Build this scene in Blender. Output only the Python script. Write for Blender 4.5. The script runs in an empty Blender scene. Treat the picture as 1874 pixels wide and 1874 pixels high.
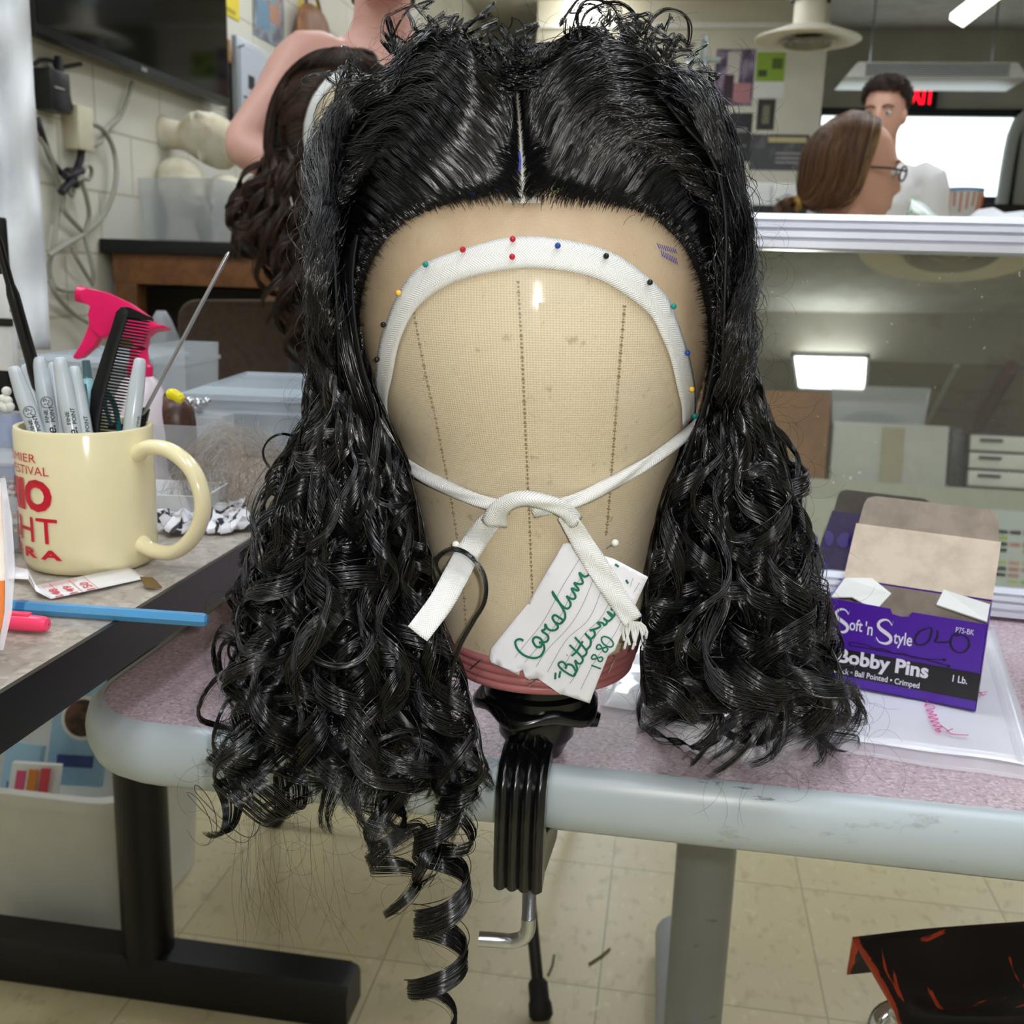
import bpy, bmesh, math, random
import numpy as np
from mathutils import Vector, Matrix

scene = bpy.context.scene
COL = scene.collection
rnd = random.Random(7)
NR = np.random.RandomState(11)

# ------------------------------------------------------------------ camera
FPX = 1900.0
PITCH, ROLL, AZ = math.radians(13.0), math.radians(1.9), math.radians(8.5)
CAM = np.array([0.0, 0.0, 0.98])
FWD = np.array([-math.sin(AZ)*math.cos(PITCH), math.cos(AZ)*math.cos(PITCH), -math.sin(PITCH)])
_r0 = np.array([math.cos(AZ), math.sin(AZ), 0.0])
_u0 = np.cross(_r0, FWD)
RGT = math.cos(ROLL)*_r0 + math.sin(ROLL)*_u0
UPV = -math.sin(ROLL)*_r0 + math.cos(ROLL)*_u0
cam = bpy.data.cameras.new('camera')
cam.sensor_width = 36.0
cam.lens = 36.0*FPX/1874.0
cam.clip_start, cam.clip_end = 0.02, 60
cam.dof.use_dof = True
cam.dof.focus_distance = 0.48
cam.dof.aperture_fstop = 19.0
camo = bpy.data.objects.new('camera', cam)
COL.objects.link(camo)
_m = Matrix.Identity(4)
for i in range(3):
    _m[i][0], _m[i][1], _m[i][2], _m[i][3] = RGT[i], UPV[i], -FWD[i], CAM[i]
camo.matrix_world = _m
scene.camera = camo

# ------------------------------------------------------------------ world, exposure, flash
scene.view_settings.view_transform = 'Standard'
scene.view_settings.look = 'None'
scene.view_settings.gamma = 1.0
scene.view_settings.use_curve_mapping = False
scene.view_settings.exposure = 0.0
scene.cycles.use_denoising = True
scene.cycles.max_bounces = 8
scene.cycles.transparent_max_bounces = 16
scene.cycles.caustics_reflective = False
scene.cycles.caustics_refractive = False
scene.cycles.sample_clamp_indirect = 6.0
w = bpy.data.worlds.new('world'); scene.world = w; w.use_nodes = True
w.node_tree.nodes['Background'].inputs[0].default_value = (0.75, 0.86, 1.0, 1)
w.node_tree.nodes['Background'].inputs[1].default_value = 1.4
FLASH_W, PANEL_E = 6.0, 13.0
fl = bpy.data.lights.new('phone_flash', 'POINT')
fl.energy = FLASH_W; fl.shadow_soft_size = 0.006; fl.color = (1.0, 0.97, 0.93)
flo = bpy.data.objects.new('phone_flash', fl); COL.objects.link(flo)
flo.location = CAM + 0.022*RGT + 0.016*UPV - 0.004*FWD

# ------------------------------------------------------------------ pixel helpers
def ray(x, y): return FWD + (x-937.0)/FPX*RGT - (y-937.0)/FPX*UPV
def P(x, y, d): return CAM + d*ray(x, y)
def on_z(x, y, z):
    q = ray(x, y); return CAM + (z-CAM[2])/q[2]*q
def on_x(x, y, X):
    q = ray(x, y); return CAM + (X-CAM[0])/q[0]*q
def on_y(x, y, Y):
    q = ray(x, y); return CAM + (Y-CAM[1])/q[1]*q
def V(*a): return np.array(a, float)
def nrm(a):
    a = np.asarray(a, float); return a/(np.linalg.norm(a)+1e-12)

# ------------------------------------------------------------------ materials
def lin(h):
    h = h.lstrip('#'); c = [int(h[i:i+2], 16)/255 for i in (0, 2, 4)]
    return tuple((x/12.92 if x <= .04045 else ((x+.055)/1.055)**2.4) for x in c)+(1.0,)
class NT:
    """small node-tree helper"""
    def __init__(s, name):
        s.m = bpy.data.materials.new(name); s.m.use_nodes = True
        s.t = s.m.node_tree; s.b = s.t.nodes['Principled BSDF']; s.out = s.t.nodes['Material Output']
    def n(s, typ, **kw):
        nd = s.t.nodes.new('ShaderNode'+typ)
        for k, v in kw.items():
            if k.startswith('i_'):
                k = k[2:]; nd.inputs[int(k) if k.isdigit() else k.replace('_', ' ')].default_value = v
            else: setattr(nd, k, v)
        return nd
    def l(s, a, b): s.t.links.new(a, b)
    def val(s, sock, v):
        if hasattr(v, 'is_linked') or hasattr(v, 'links'): s.l(v, sock)
        else: sock.default_value = v
    def math(s, op, a, b=0.0, c=None):
        nd = s.n('Math', operation=op); s.val(nd.inputs[0], a); s.val(nd.inputs[1], b)
        if c is not None: s.val(nd.inputs[2], c)
        return nd.outputs[0]
    def mix(s, f, a, b):
        nd = s.n('Mix', data_type='RGBA'); s.val(nd.inputs['Factor'], f); s.val(nd.inputs[6], a); s.val(nd.inputs[7], b)
        return nd.outputs[2]
    def co(s, which='Object', scale=(1, 1, 1), loc=(0, 0, 0), rot=(0, 0, 0)):
        tc = s.n('TexCoord'); mp = s.n('Mapping')
        mp.inputs['Scale'].default_value = scale; mp.inputs['Location'].default_value = loc; mp.inputs['Rotation'].default_value = rot
        s.l(tc.outputs[which], mp.inputs[0]); return mp.outputs[0]
    def noise(s, co, scale, detail=4, rough=.55, lo=None, hi=None):
        nd = s.n('TexNoise'); s.l(co, nd.inputs['Vector']); nd.inputs['Scale'].default_value = scale
        nd.inputs['Detail'].default_value = detail; nd.inputs['Roughness'].default_value = rough
        if lo is None: return nd.outputs[0]
        mr = s.n('MapRange'); s.l(nd.outputs[0], mr.inputs[0]); mr.inputs[1].default_value = lo; mr.inputs[2].default_value = hi
        return mr.outputs[0]
    def bump(s, h, strength=.3, dist=.001):
        nd = s.n('Bump'); nd.inputs['Strength'].default_value = strength; nd.inputs['Distance'].default_value = dist
        s.l(h, nd.inputs['Height']); s.l(nd.outputs[0], s.b.inputs['Normal'])
    def color(s, c): s.val(s.b.inputs['Base Color'], c)
    def set(s, **kw):
        for k, v in kw.items(): s.b.inputs[k.replace('_', ' ')].default_value = v
        return s
_mc = {}
def mat(name, col, rough=.5, metal=0.0, spec=.5, var=None, bump=None, coat=0.0, alpha=1.0, trans=0.0, ior=1.45, emit=0.0, sheen=0.0):
    """plain procedural material; var=(hex2, scale, lo, hi), bump=(scale, strength)"""
    if name in _mc: return _mc[name]
    t = NT(name); b = t.b
    c = lin(col); t.color(c)
    t.set(Roughness=rough, Metallic=metal, IOR=ior, Alpha=alpha)
    b.inputs['Specular IOR Level'].default_value = spec
    b.inputs['Coat Weight'].default_value = coat
    b.inputs['Transmission Weight'].default_value = trans
    b.inputs['Sheen Weight'].default_value = sheen
    if emit:
        b.inputs['Emission Color'].default_value = c; b.inputs['Emission Strength'].default_value = emit
    co = t.co()
    if var is None: var = (None, 18.0, .35, .7)
    f = t.noise(co, var[1], 5, .6, var[2], var[3])
    c2 = lin(var[0]) if var[0] else tuple(x*.93 for x in c[:3])+(1,)
    t.color(t.mix(f, c, c2))
    if bump: t.bump(t.noise(co, bump[0], 3), bump[1])
    _mc[name] = t.m
    return t.m

# ------------------------------------------------------------------ mesh builder
class MB:
    def __init__(s): s.v, s.f, s.uv, s.mi = [], [], [], []
    def add(s, v, f, uv=None, mi=0):
        o = len(s.v); s.v += [tuple(float(c) for c in p) for p in v]
        s.uv += [tuple(u) for u in uv] if uv is not None else [(0.0, 0.0)]*len(v)
        s.f += [tuple(i+o for i in q) for q in f]; s.mi += [mi]*len(f); return s
    def grid(s, rows, closed=False, uv=None, mi=0, flip=False):
        nr, nc = len(rows), len(rows[0]); v = [p for r in rows for p in r]; f = []
        for i in range(nr-1):
            for j in range(nc if closed else nc-1):
                k = (j+1) % nc; q = (i*nc+j, i*nc+k, (i+1)*nc+k, (i+1)*nc+j)
                f.append(q[::-1] if flip else q)
        u = [p for r in uv for p in r] if uv is not None else None
        return s.add(v, f, u, mi)
    def loft(s, rings, cap=True, mi=0):
        o = len(s.v); n = len(rings[0]); s.grid(rings, True, mi=mi)
        if cap:
            s.f.append(tuple(o+i for i in range(n))[::-1]); s.mi.append(mi)
            e = o+(len(rings)-1)*n; s.f.append(tuple(e+i for i in range(n))); s.mi.append(mi)
        return s
    def tube(s, path, r, seg=10, cap=True, flat=1.0, up=None, mi=0):
        path = [np.asarray(p, float) for p in path]; n = len(path)
        rs = [r]*n if np.isscalar(r) else list(r); rings = []; prev = None
        for i in range(n):
            t = nrm(path[min(i+1, n-1)]-path[max(i-1, 0)])
            if prev is None:
                a = np.asarray(up, float) if up is not None else (V(0, 0, 1) if abs(t[2]) < .9 else V(1, 0, 0))
            else: a = prev
            if up is not None: a = np.asarray(up, float)
            a = nrm(a-t*(a@t)); b = np.cross(t, a); prev = a
            rings.append([path[i]+rs[i]*(math.cos(k*2*math.pi/seg)*a*flat+math.sin(k*2*math.pi/seg)*b) for k in range(seg)])
        return s.loft(rings, cap, mi)
    def box(s, c, sx, sy, sz, ax=None, ay=None, az=None, mi=0):
        c = np.asarray(c, float); ax = V(1, 0, 0) if ax is None else nrm(ax); ay = V(0, 1, 0) if ay is None else nrm(ay)
        az = V(0, 0, 1) if az is None else nrm(az); v = []
        for z in (-1, 1):
            for x, y in ((-1, -1), (1, -1), (1, 1), (-1, 1)): v.append(c+ax*x*sx/2+ay*y*sy/2+az*z*sz/2)
        return s.add(v, [(3, 2, 1, 0), (4, 5, 6, 7), (0, 1, 5, 4), (1, 2, 6, 5), (2, 3, 7, 6), (3, 0, 4, 7)], mi=mi)
    def bb(s, x0, x1, y0, y1, z0, z1, mi=0): return s.box(((x0+x1)/2, (y0+y1)/2, (z0+z1)/2), x1-x0, y1-y0, z1-z0, mi=mi)
    def prism(s, poly, vec, mi=0):
        n = len(poly); vec = np.asarray(vec, float); v = [np.asarray(p, float) for p in poly]+[np.asarray(p, float)+vec for p in poly]
        f = [tuple(range(n))[::-1], tuple(range(n, 2*n))]+[(i, (i+1) % n, n+(i+1) % n, n+i) for i in range(n)]
        return s.add(v, f, mi=mi)
    def sphere(s, c, r, seg=14, rings=9, mi=0):
        r = (r, r, r) if np.isscalar(r) else r; c = np.asarray(c, float); R = []
        for i in range(rings+1):
            a = math.pi*i/rings; a = min(max(a, .02), math.pi-.02)
            R.append([c+V(r[0]*math.sin(a)*math.cos(2*math.pi*j/seg), r[1]*math.sin(a)*math.sin(2*math.pi*j/seg), r[2]*math.cos(a)) for j in range(seg)])
        return s.loft(R[::-1], True, mi)
    def lathe(s, prof, c=(0, 0, 0), ax=None, seg=32, cap=False, mi=0, uvm=False):
        c = np.asarray(c, float); az = V(0, 0, 1) if ax is None else nrm(ax)
        a = V(1, 0, 0) if abs(az[0]) < .9 else V(0, 1, 0); a = nrm(a-az*(a@az)); b = np.cross(az, a)
        R = [[c+az*z+r*(math.cos(2*math.pi*k/seg)*a+math.sin(2*math.pi*k/seg)*b) for k in range(seg)] for r, z in prof]
        return s.loft(R, cap, mi)
    def build(s, name, m, parent=None, base=None, smooth=40, bevel=0.0, bseg=2, remesh=0.0, solid=0.0, sub=0, clean=False):
        root = parent
        while root is not None and root.parent is not None: root = root.parent
        if base is None:
            base = np.array(root.location) if root is not None else None
        if base is None:
            a = np.array(s.v); base = V((a[:, 0].min()+a[:, 0].max())/2, (a[:, 1].min()+a[:, 1].max())/2, a[:, 2].min())
        base = np.asarray(base, float)
        me = bpy.data.meshes.new(name)
        me.from_pydata([tuple(np.array(p)-base) for p in s.v], [], s.f)
        if any(u != (0.0, 0.0) for u in s.uv):
            ul = me.uv_layers.new(name='UVMap'); vi = np.empty(len(me.loops), np.int32); me.loops.foreach_get('vertex_index', vi)
            ul.data.foreach_set('uv', np.array(s.uv, np.float32)[vi].ravel())
        ms = m if isinstance(m, (list, tuple)) else [m]
        for k in ms: me.materials.append(k)
        if len(ms) > 1: me.polygons.foreach_set('material_index', np.array(s.mi, np.int32))
        if bevel or clean:
            bm = bmesh.new(); bm.from_mesh(me)
            if clean: bmesh.ops.remove_doubles(bm, verts=bm.verts, dist=1e-6)
            bmesh.ops.recalc_face_normals(bm, faces=bm.faces)
            if bevel:
                es = [e for e in bm.edges if len(e.link_faces) == 2 and e.calc_face_angle(0) > math.radians(35)]
                bmesh.ops.bevel(bm, geom=es, offset=bevel, segments=bseg, profile=.6, affect='EDGES', clamp_overlap=True)
            bm.to_mesh(me); bm.free()
        me.update()
        if smooth:
            me.polygons.foreach_set('use_smooth', np.ones(len(me.polygons), bool)); me.set_sharp_from_angle(angle=math.radians(smooth))
        o = bpy.data.objects.new(name, me); COL.objects.link(o)
        if parent is not None: o.parent = parent
        else: o.location = base
        if remesh:
            md = o.modifiers.new('remesh', 'REMESH'); md.mode = 'VOXEL'; md.voxel_size = remesh; md.use_smooth_shade = True
            ms_ = o.modifiers.new('smooth', 'SMOOTH'); ms_.iterations = 3; ms_.factor = .5
        if solid:
            md = o.modifiers.new('solid', 'SOLIDIFY'); md.thickness = solid; md.offset = 0
        if sub:
            md = o.modifiers.new('sub', 'SUBSURF'); md.levels = sub; md.render_levels = sub
        return o

def tag(o, label, cat, group=None, kind=None):
    if label: o['label'] = label
    if cat: o['category'] = cat
    if group: o['group'] = group
    if kind: o['kind'] = kind
    return o
def thing(name, label, cat, base, group=None):
    o = bpy.data.objects.new(name, None); o.empty_display_size = .02; COL.objects.link(o)
    o.location = tuple(float(c) for c in base); return tag(o, label, cat, group)
def one(name, label, cat, mb, m, group=None, **kw): return tag(mb.build(name, m, **kw), label, cat, group)
def struct(name, mb, m, parent=None, **kw):
    o = mb.build(name, m, parent, **kw)
    if parent is None: o['kind'] = 'structure'
    return o

def spline(pts, n, closed=False):
    """Catmull-Rom through pts, n samples evenly spaced by length"""
    p = np.asarray(pts, float); q = np.vstack([2*p[0]-p[1], p, 2*p[-1]-p[-2]]); out = []
    for i in range(len(p)-1):
        p0, p1, p2, p3 = q[i:i+4]
        t = np.linspace(0, 1, 16, endpoint=False)[:, None]
        out.append(.5*((2*p1)+(-p0+p2)*t+(2*p0-5*p1+4*p2-p3)*t*t+(-p0+3*p1-3*p2+p3)*t**3))
    c = np.vstack(out+[p[-1:]]); s = np.r_[0, np.cumsum(np.linalg.norm(np.diff(c, axis=0), axis=1))]
    u = np.linspace(0, s[-1], n); return np.stack([np.interp(u, s, c[:, k]) for k in range(c.shape[1])], 1)

def text2d(body, bold=0.0, shear=0.0, spacing=1.0):
    """flat glyph mesh of body: vertices (n,2) in a unit-free frame, and faces"""
    cu = bpy.data.curves.new('tmp_text', 'FONT'); cu.body = body; cu.size = 1.0; cu.offset = bold; cu.shear = shear
    cu.space_character = spacing; cu.resolution_u = 3
    o = bpy.data.objects.new('tmp_text', cu); COL.objects.link(o); bpy.context.view_layer.update()
    me = o.to_mesh(); v = np.array([x.co[:2] for x in me.vertices]); f = [tuple(p.vertices) for p in me.polygons]
    o.to_mesh_clear(); bpy.data.objects.remove(o); bpy.data.curves.remove(cu); return v, f
def letters(mb, body, fn, u0, u1, v0, v1, **kw):
    """glyphs stretched into the box u0..u1, v0..v1 and carried into space by fn(u, v)"""
    v, f = text2d(body, **kw); lo, hi = v.min(0), v.max(0)
    t = (v-lo)/(hi-lo); mb.add([fn(u0+(u1-u0)*a, v0+(v1-v0)*b) for a, b in t], f)
def strokes(mb, lines, fn, wid, seg=4):
    """pen lines given as 2-D polylines, laid flat on the surface fn(u, v)"""
    for ln in lines:
        n = max(3, len(ln)*seg); c = spline(ln, n) if len(ln) > 2 else np.linspace(ln[0], ln[1], n)
        d = np.gradient(c, axis=0); d /= (np.linalg.norm(d, axis=1)[:, None]+1e-9); no = np.stack([-d[:, 1], d[:, 0]], 1)
        mb.grid([[fn(*(a+no_*wid/2)), fn(*(a-no_*wid/2))] for a, no_ in zip(c, no)])

# ------------------------------------------------------------------ room shell
XL, XR, YF, YB, ZC = -1.75, 3.3, 9.5, -9.0, 3.0
def floor_mat():
    t = NT('vinyl_tile'); co = t.co(loc=(.046+.3135*10, -1.285+.3135*20, 0))
    br = t.n('TexBrick'); t.l(co, br.inputs['Vector']); br.offset = 0
    for k, v in (('Scale', 1.0), ('Mortar Size', .0016), ('Mortar Smooth', .3), ('Brick Width', .3135), ('Row Height', .3135), ('Bias', 0)): br.inputs[k].default_value = v
    br.inputs['Color1'].default_value = lin('d6cca6'); br.inputs['Color2'].default_value = lin('d0c59d'); br.inputs['Mortar'].default_value = lin('a89f7e')
    c2 = t.co(scale=(1, .55, 1)); n = t.noise(c2, 60, 3, .5, .56, .68); n2 = t.noise(c2, 75, 3, .5, .62, .7); c3 = t.co(scale=(1, 1, 1), loc=(4, 2, 0)); n3 = t.noise(c3, 5, 3, .5, .4, .75)
    c = t.mix(t.math('MULTIPLY', n, .55), br.outputs[0], lin('b3a684')); c = t.mix(t.math('MULTIPLY', n2, .5), c, lin('e6dfc4'))
    c = t.mix(t.math('MULTIPLY', n3, .25), c, lin('a99d78'))
    t.color(c); t.set(Roughness=.32); return t.m
def block_mat(name, col, mortar, loc, rotx, roty=0):
    t = NT(name); co = t.co(loc=loc, rot=(rotx, 0, roty))
    br = t.n('TexBrick'); t.l(co, br.inputs['Vector']); br.offset = .5
    for k, v in (('Scale', 1.0), ('Mortar Size', .006), ('Mortar Smooth', .5), ('Brick Width', .406), ('Row Height', .1825), ('Bias', 0)): br.inputs[k].default_value = v
    br.inputs['Color1'].default_value = lin(col); br.inputs['Color2'].default_value = lin(col); br.inputs['Mortar'].default_value = lin(mortar)
    n = t.noise(t.co(), 3, 4, .6, .4, .7); t.color(t.mix(t.math('MULTIPLY', n, .25), br.outputs[0], lin(mortar)))
    t.set(Roughness=.45); t.bump(br.outputs['Fac'], -.6, .004); return t.m
m_floor = floor_mat()
wl = NT('painted_block_left')
# left wall runs along y: brick coordinates are (y, z)
tc = wl.n('TexCoord'); sx = wl.n('SeparateXYZ'); cx = wl.n('CombineXYZ'); wl.l(tc.outputs['Object'], sx.inputs[0])
wl.l(sx.outputs[1], cx.inputs[0]); wl.l(wl.math('ADD', sx.outputs[2], -.995+.1825*20), cx.inputs[1])
br = wl.n('TexBrick'); wl.l(cx.outputs[0], br.inputs['Vector']); br.offset = .5
for k, v in (('Scale', 1.0), ('Mortar Size', .006), ('Mortar Smooth', .5), ('Brick Width', .406), ('Row Height', .1825), ('Bias', 0)): br.inputs[k].default_value = v
br.inputs['Color1'].default_value = lin('dedbce'); br.inputs['Color2'].default_value = lin('d9d6c8'); br.inputs['Mortar'].default_value = lin('b9b49f')
n_ = wl.noise(wl.co(), 3, 4, .6, .4, .7); wl.color(wl.mix(wl.math('MULTIPLY', n_, .2), br.outputs[0], lin('c9c3aa')))
wl.set(Roughness=.4); wl.bump(br.outputs['Fac'], -.5, .004)
m_cream = mat('cream_paint', 'd8d4c4', .5, var=('ccc7b5', 2, .4, .7))
m_grey = mat('grey_paint', 'c4c1b6', .55, var=('b7b3a8', 2, .4, .7))
m_ceil = mat('ceiling_tile', 'c6c4ba', .8, var=('b4b1a5', 6, .4, .7))
m_dkceil = mat('stained_ceiling', 'b3ada0', .6, var=('8d8066', 3.2, .52, .75))
m_white = mat('white_paint', 'e6e6e2', .4)
m_black = mat('black_plastic', '0c0c0d', .32)
m_blackm = mat('matte_black', '0e0e10', .55)
m_steel = mat('bright_steel', 'b9bcc0', .28, 1.0)
m_alu = mat('white_aluminium', 'dfe2ee', .33, .25, .6)

struct('floor', MB().bb(XL-.1, XR+.1, YB-.1, YF+.1, -.1, 0), m_floor, base=(0, 0, 0))
struct('ceiling', MB().bb(XL-.1, XR+.1, -5.2, YF+.1, ZC, ZC+.1), m_ceil, base=(0, 0, 0))
struct('ceiling_rear', MB().bb(XL-.1, XR+.1, YB-.1, -5.2, 2.67, ZC+.1), m_dkceil, base=(0, 0, 0))
struct('wall_left', MB().bb(XL-.1, XL, YB, YF, 0, ZC), wl.m, base=(0, 0, 0))
struct('wall_right', MB().bb(XR, XR+.1, YB, YF, 0, ZC), m_cream, base=(0, 0, 0))
struct('wall_rear', MB().bb(XL, XR, YB-.1, YB, 0, ZC), m_cream, base=(0, 0, 0))
# far wall round the window opening
WX0, WX1, WZ0, WZ1 = 1.03, 2.68, 1.66, 2.40
wf = MB(); wf.bb(XL, WX0, YF, YF+.1, 0, ZC); wf.bb(WX1, XR, YF, YF+.1, 0, ZC); wf.bb(WX0, WX1, YF, YF+.1, 0, WZ0); wf.bb(WX0, WX1, YF, YF+.1, WZ1, ZC)
struct('wall_far', wf, m_grey, base=(0, 0, 0))
struct('wall_partition', MB().bb(-1.2, .967, 8.5, 8.66, 0, ZC), m_cream, base=(0, 0, 0))
wn = MB()
fw = .06
for a in ((WX0, WX1, WZ0, WZ0+fw), (WX0, WX1, WZ1-fw, WZ1), (WX0, WX0+fw, WZ0, WZ1), (WX1-fw, WX1, WZ0, WZ1)): wn.bb(a[0], a[1], YF-.03, YF+.08, a[2], a[3])
win = struct('window_1', wn, mat('window_black', '141719', .4), base=(WX0, YF, WZ0))
m_glass_sky = mat('bright_frosted_pane', 'e4f2f4', .3, emit=2.6)
struct('window_pane', MB().bb(WX0+fw, WX1-fw, YF+.03, YF+.04, WZ0+fw, WZ1-fw), m_glass_sky, win)
struct('trim_1', MB().bb(-1.2, .975, 8.47, 8.5, 2.8, 2.84), m_white)
struct('baseboard_left', MB().bb(XL, XL+.012, YB, YF, 0, .1), mat('brown_base', '3c3028', .5))

# ------------------------------------------------------------------ ceiling panels (lit)
m_panel = mat('lit_diffuser', 'eef5ff', .4, emit=PANEL_E)
def panel(x, y, z, sx, sy, label, group=None):
    t = thing('ceiling_light', label, 'ceiling light', (x, y, z), group)
    f = MB(); h = .03
    for a in ((-sx/2, sx/2, -sy/2, -sy/2+.025), (-sx/2, sx/2, sy/2-.025, sy/2), (-sx/2, -sx/2+.025, -sy/2, sy/2), (sx/2-.025, sx/2, -sy/2, sy/2)):
        f.bb(x+a[0], x+a[1], y+a[2], y+a[3], z-h, z)
    f.build('frame', m_white, t)
    MB().bb(x-sx/2+.02, x+sx/2-.02, y-sy/2+.02, y+sy/2-.02, z-.018, z-.012).build('diffuser', m_panel, t)
    return t
for x, y, l in ((-1.25, .9, 'lit ceiling panel over the brown table by the wall'), (.75, .1, 'added lit ceiling panel above the pink table'),
             (-.15, -1.2, 'added lit ceiling panel overhead just behind the viewer'), (1.9, -2.2, 'added lit ceiling panel nearest the right wall'),  # unseen panels above and behind the viewer, added to light the head's front
             (-.9, 3.6, 'lit ceiling panel over the television wall'), (.9, 3.2, 'lit ceiling panel in the middle of the room'), (2.1, 5.2, 'lit ceiling panel over the standing man'), (-.3, 6.6, 'lit ceiling panel in front of the poster wall')):
    panel(x, y, ZC, .6, 1.2, l, 'lit ceiling panels')
# the panel the mirror shows, on the lower ceiling at the rear

# ------------------------------------------------------------------ far end of the room
def disc_diffuser(x, y, z, r, label):
    t = thing('air_diffuser', label, 'air vent', (x, y, z), 'round hanging air diffusers')
    a = MB(); a.lathe([(r*.30, .22), (r*.30, .07), (r*.42, .06), (r*.98, -.005), (r, -.012), (r*.97, -.02), (r*.62, -.015), (r*.55, .0), (r*.3, .02)], (x, y, z), seg=40)
    a.build('cone', mat('vent_cream', 'd9d2bd', .45), t)
    b = MB()
    for k in range(3): b.lathe([(r*(.50-.13*k), -.035+.008*k), (r*(.46-.13*k), -.045+.008*k), (r*(.40-.13*k), -.02)], (x, y, z), seg=32)
    b.build('ring', mat('vent_grey', '8f8b80', .5), t)
    MB().lathe([(r*.38, .2), (r*.38, ZC-z)], (x, y, z), seg=28).build('duct', mat('galvanised_duct', 'a9b4ba', .35, .8), t)
    return t
disc_diffuser(.663, 6.86, 2.40, .31, 'round cream ceiling diffuser hanging from a short steel duct')
# slotted fixture hung under the far ceiling
t = thing('slot_diffuser', 'long pale slotted air unit hanging over the bright window', 'air unit', (1.6, 7.8, 2.38))
a = MB(); a.prism([V(1.02, 7.78, 2.34), V(2.2, 7.78, 2.34), V(2.12, 7.78, 2.44), V(1.10, 7.78, 2.44)], (0, .5, 0)); a.build('housing', m_white, t, bevel=.006)
b = MB()
for k in range(6): b.bb(1.15, 2.07, 7.77, 7.785, 2.352+.014*k, 2.358+.014*k)
b.build('slots', mat('slot_grey', '8d9196', .5), t)
for xx in (1.2, 2.0): MB().bb(xx, xx+.012, 8.0, 8.012, 2.44, ZC).build('hanger', m_steel, t)
# ducts and pipes under the ceiling at right
one('rectangular_duct', 'blue-grey sheet metal duct under the ceiling at the top', 'duct', MB().bb(1.05, 3.2, 6.6, 7.3, 2.76, ZC-.002), mat('blue_metal', '8fa9b6', .3, .6), bevel=.004)
one('duct_flange', 'dark steel duct box beside the hanging diffuser', 'duct', MB().bb(.28, .72, 6.05, 6.5, 2.74, ZC-.002), mat('dark_metal', '4d565c', .4, .6), bevel=.004)
one('pipe', 'rusty brown pipe running under the ceiling duct', 'pipe', MB().tube([(.5, 6.4, 2.71), (XR-.002, 6.2, 2.71)], .025), mat('rust_pipe', '6e5448', .5))
one('round_duct', 'round spiral steel duct end at the right edge', 'duct', MB().lathe([(.2, 0), (.205, .01), (.2, .02)]+[(.2+.006*(k % 2), .04+.06*k) for k in range(17)], (2.2, 6.6, 2.28), (1, 0, 0), seg=28), mat('spiral_duct', '9fb3bd', .3, .8))
t = thing('strip_light', 'long bare strip light tube hanging high at right', 'light fitting', (1.65, 5.5, 2.52))
MB().prism([P(1738, 36, 5.6), P(1762, 50, 5.6), P(1874, -35, 4.6), P(1850, -50, 4.6)], (0, 0, .03)).build('tube_cover', mat('tube_glow', 'fff8ea', .4, emit=3.2), t)
MB().tube([P(1775, -2, 5.4), P(1775, -2, 5.4)*V(1, 1, 0)+V(0, 0, ZC-.001)], .008).build('hanger', m_steel, t)
# exit sign
t = thing('exit_sign', 'red glowing EXIT sign in a black case above the window', 'sign', (1.8, 9.45, 2.42))
MB().bb(1.70, 1.985, 9.43, 9.495, 2.40, 2.60).build('case', m_blackm, t, bevel=.006)
a = MB(); letters(a, 'EXIT', lambda u, v: (u, 9.427, v), 1.725, 1.96, 2.425, 2.575, bold=.03)
a.build('lettering', mat('exit_red', 'ff1028', .4, emit=2.4), t, smooth=0)
# posters on the partition
def poster(label, x0, x1, z0, z1, bg, patches, y=8.5, cat='poster', name='poster', grp=None):
    t = thing(name, label, cat, ((x0+x1)/2, y-.004, z0), grp)
    MB().bb(x0, x1, y-.004, y-.0005, z0, z1).build('sheet', bg, t)
    for i, (u0, u1, v0, v1, hx) in enumerate(patches):
        MB().bb(x0+(x1-x0)*u0, x0+(x1-x0)*u1, y-.0055-.0002*i, y-.0042, z0+(z1-z0)*v0, z0+(z1-z0)*v1).build('printed_area', mat('ink_'+hx, hx, .5), t)
    return t
poster('dark purple theatre poster with a pale beam, on the far partition', .165, .455, 2.26, 2.66, mat('poster_purple', '4a3f5e', .5, var=('a08fa6', 9, .45, .62)), [(.3, .62, .3, .95, 'cfc6c4'), (.25, .5, .02, .55, '3a1f2c'), (.5, .95, .05, .4, 'b97f86')])
poster('green and white poster with dark marks, right of the purple one', .46, .68, 2.32, 2.645, m_white, [(.02, .98, .35, .98, '8fae3a'), (.1, .4, .45, .6, '3c5524'), (.55, .9, .62, .85, '51682c')])
poster('small dark poster with a pale figure under the green one', .50, .63, 2.09, 2.31, mat('poster_dark', '35332f', .5), [(.3, .7, .2, .8, '7f7a63')])
poster('wide dark poster with lines of pale lettering', .47, .90, 1.80, 2.06, mat('poster_grey', '4a4a4c', .5, var=('77747a', 7, .5, .65)), [(.3, .95, .78, .92, 'c9b98a'), (.45, .9, .45, .5, '9a9a98'), (.45, .9, .32, .37, '9a9a98'), (.45, .9, .2, .25, '9a9a98')])
poster('narrow black poster half hidden behind the wig', .30, .47, 1.86, 2.21, mat('poster_black', '2a2a2e', .5), [(.2, .8, .6, .7, '8a8a88'), (.3, .8, .3, .35, '777777')])
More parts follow.
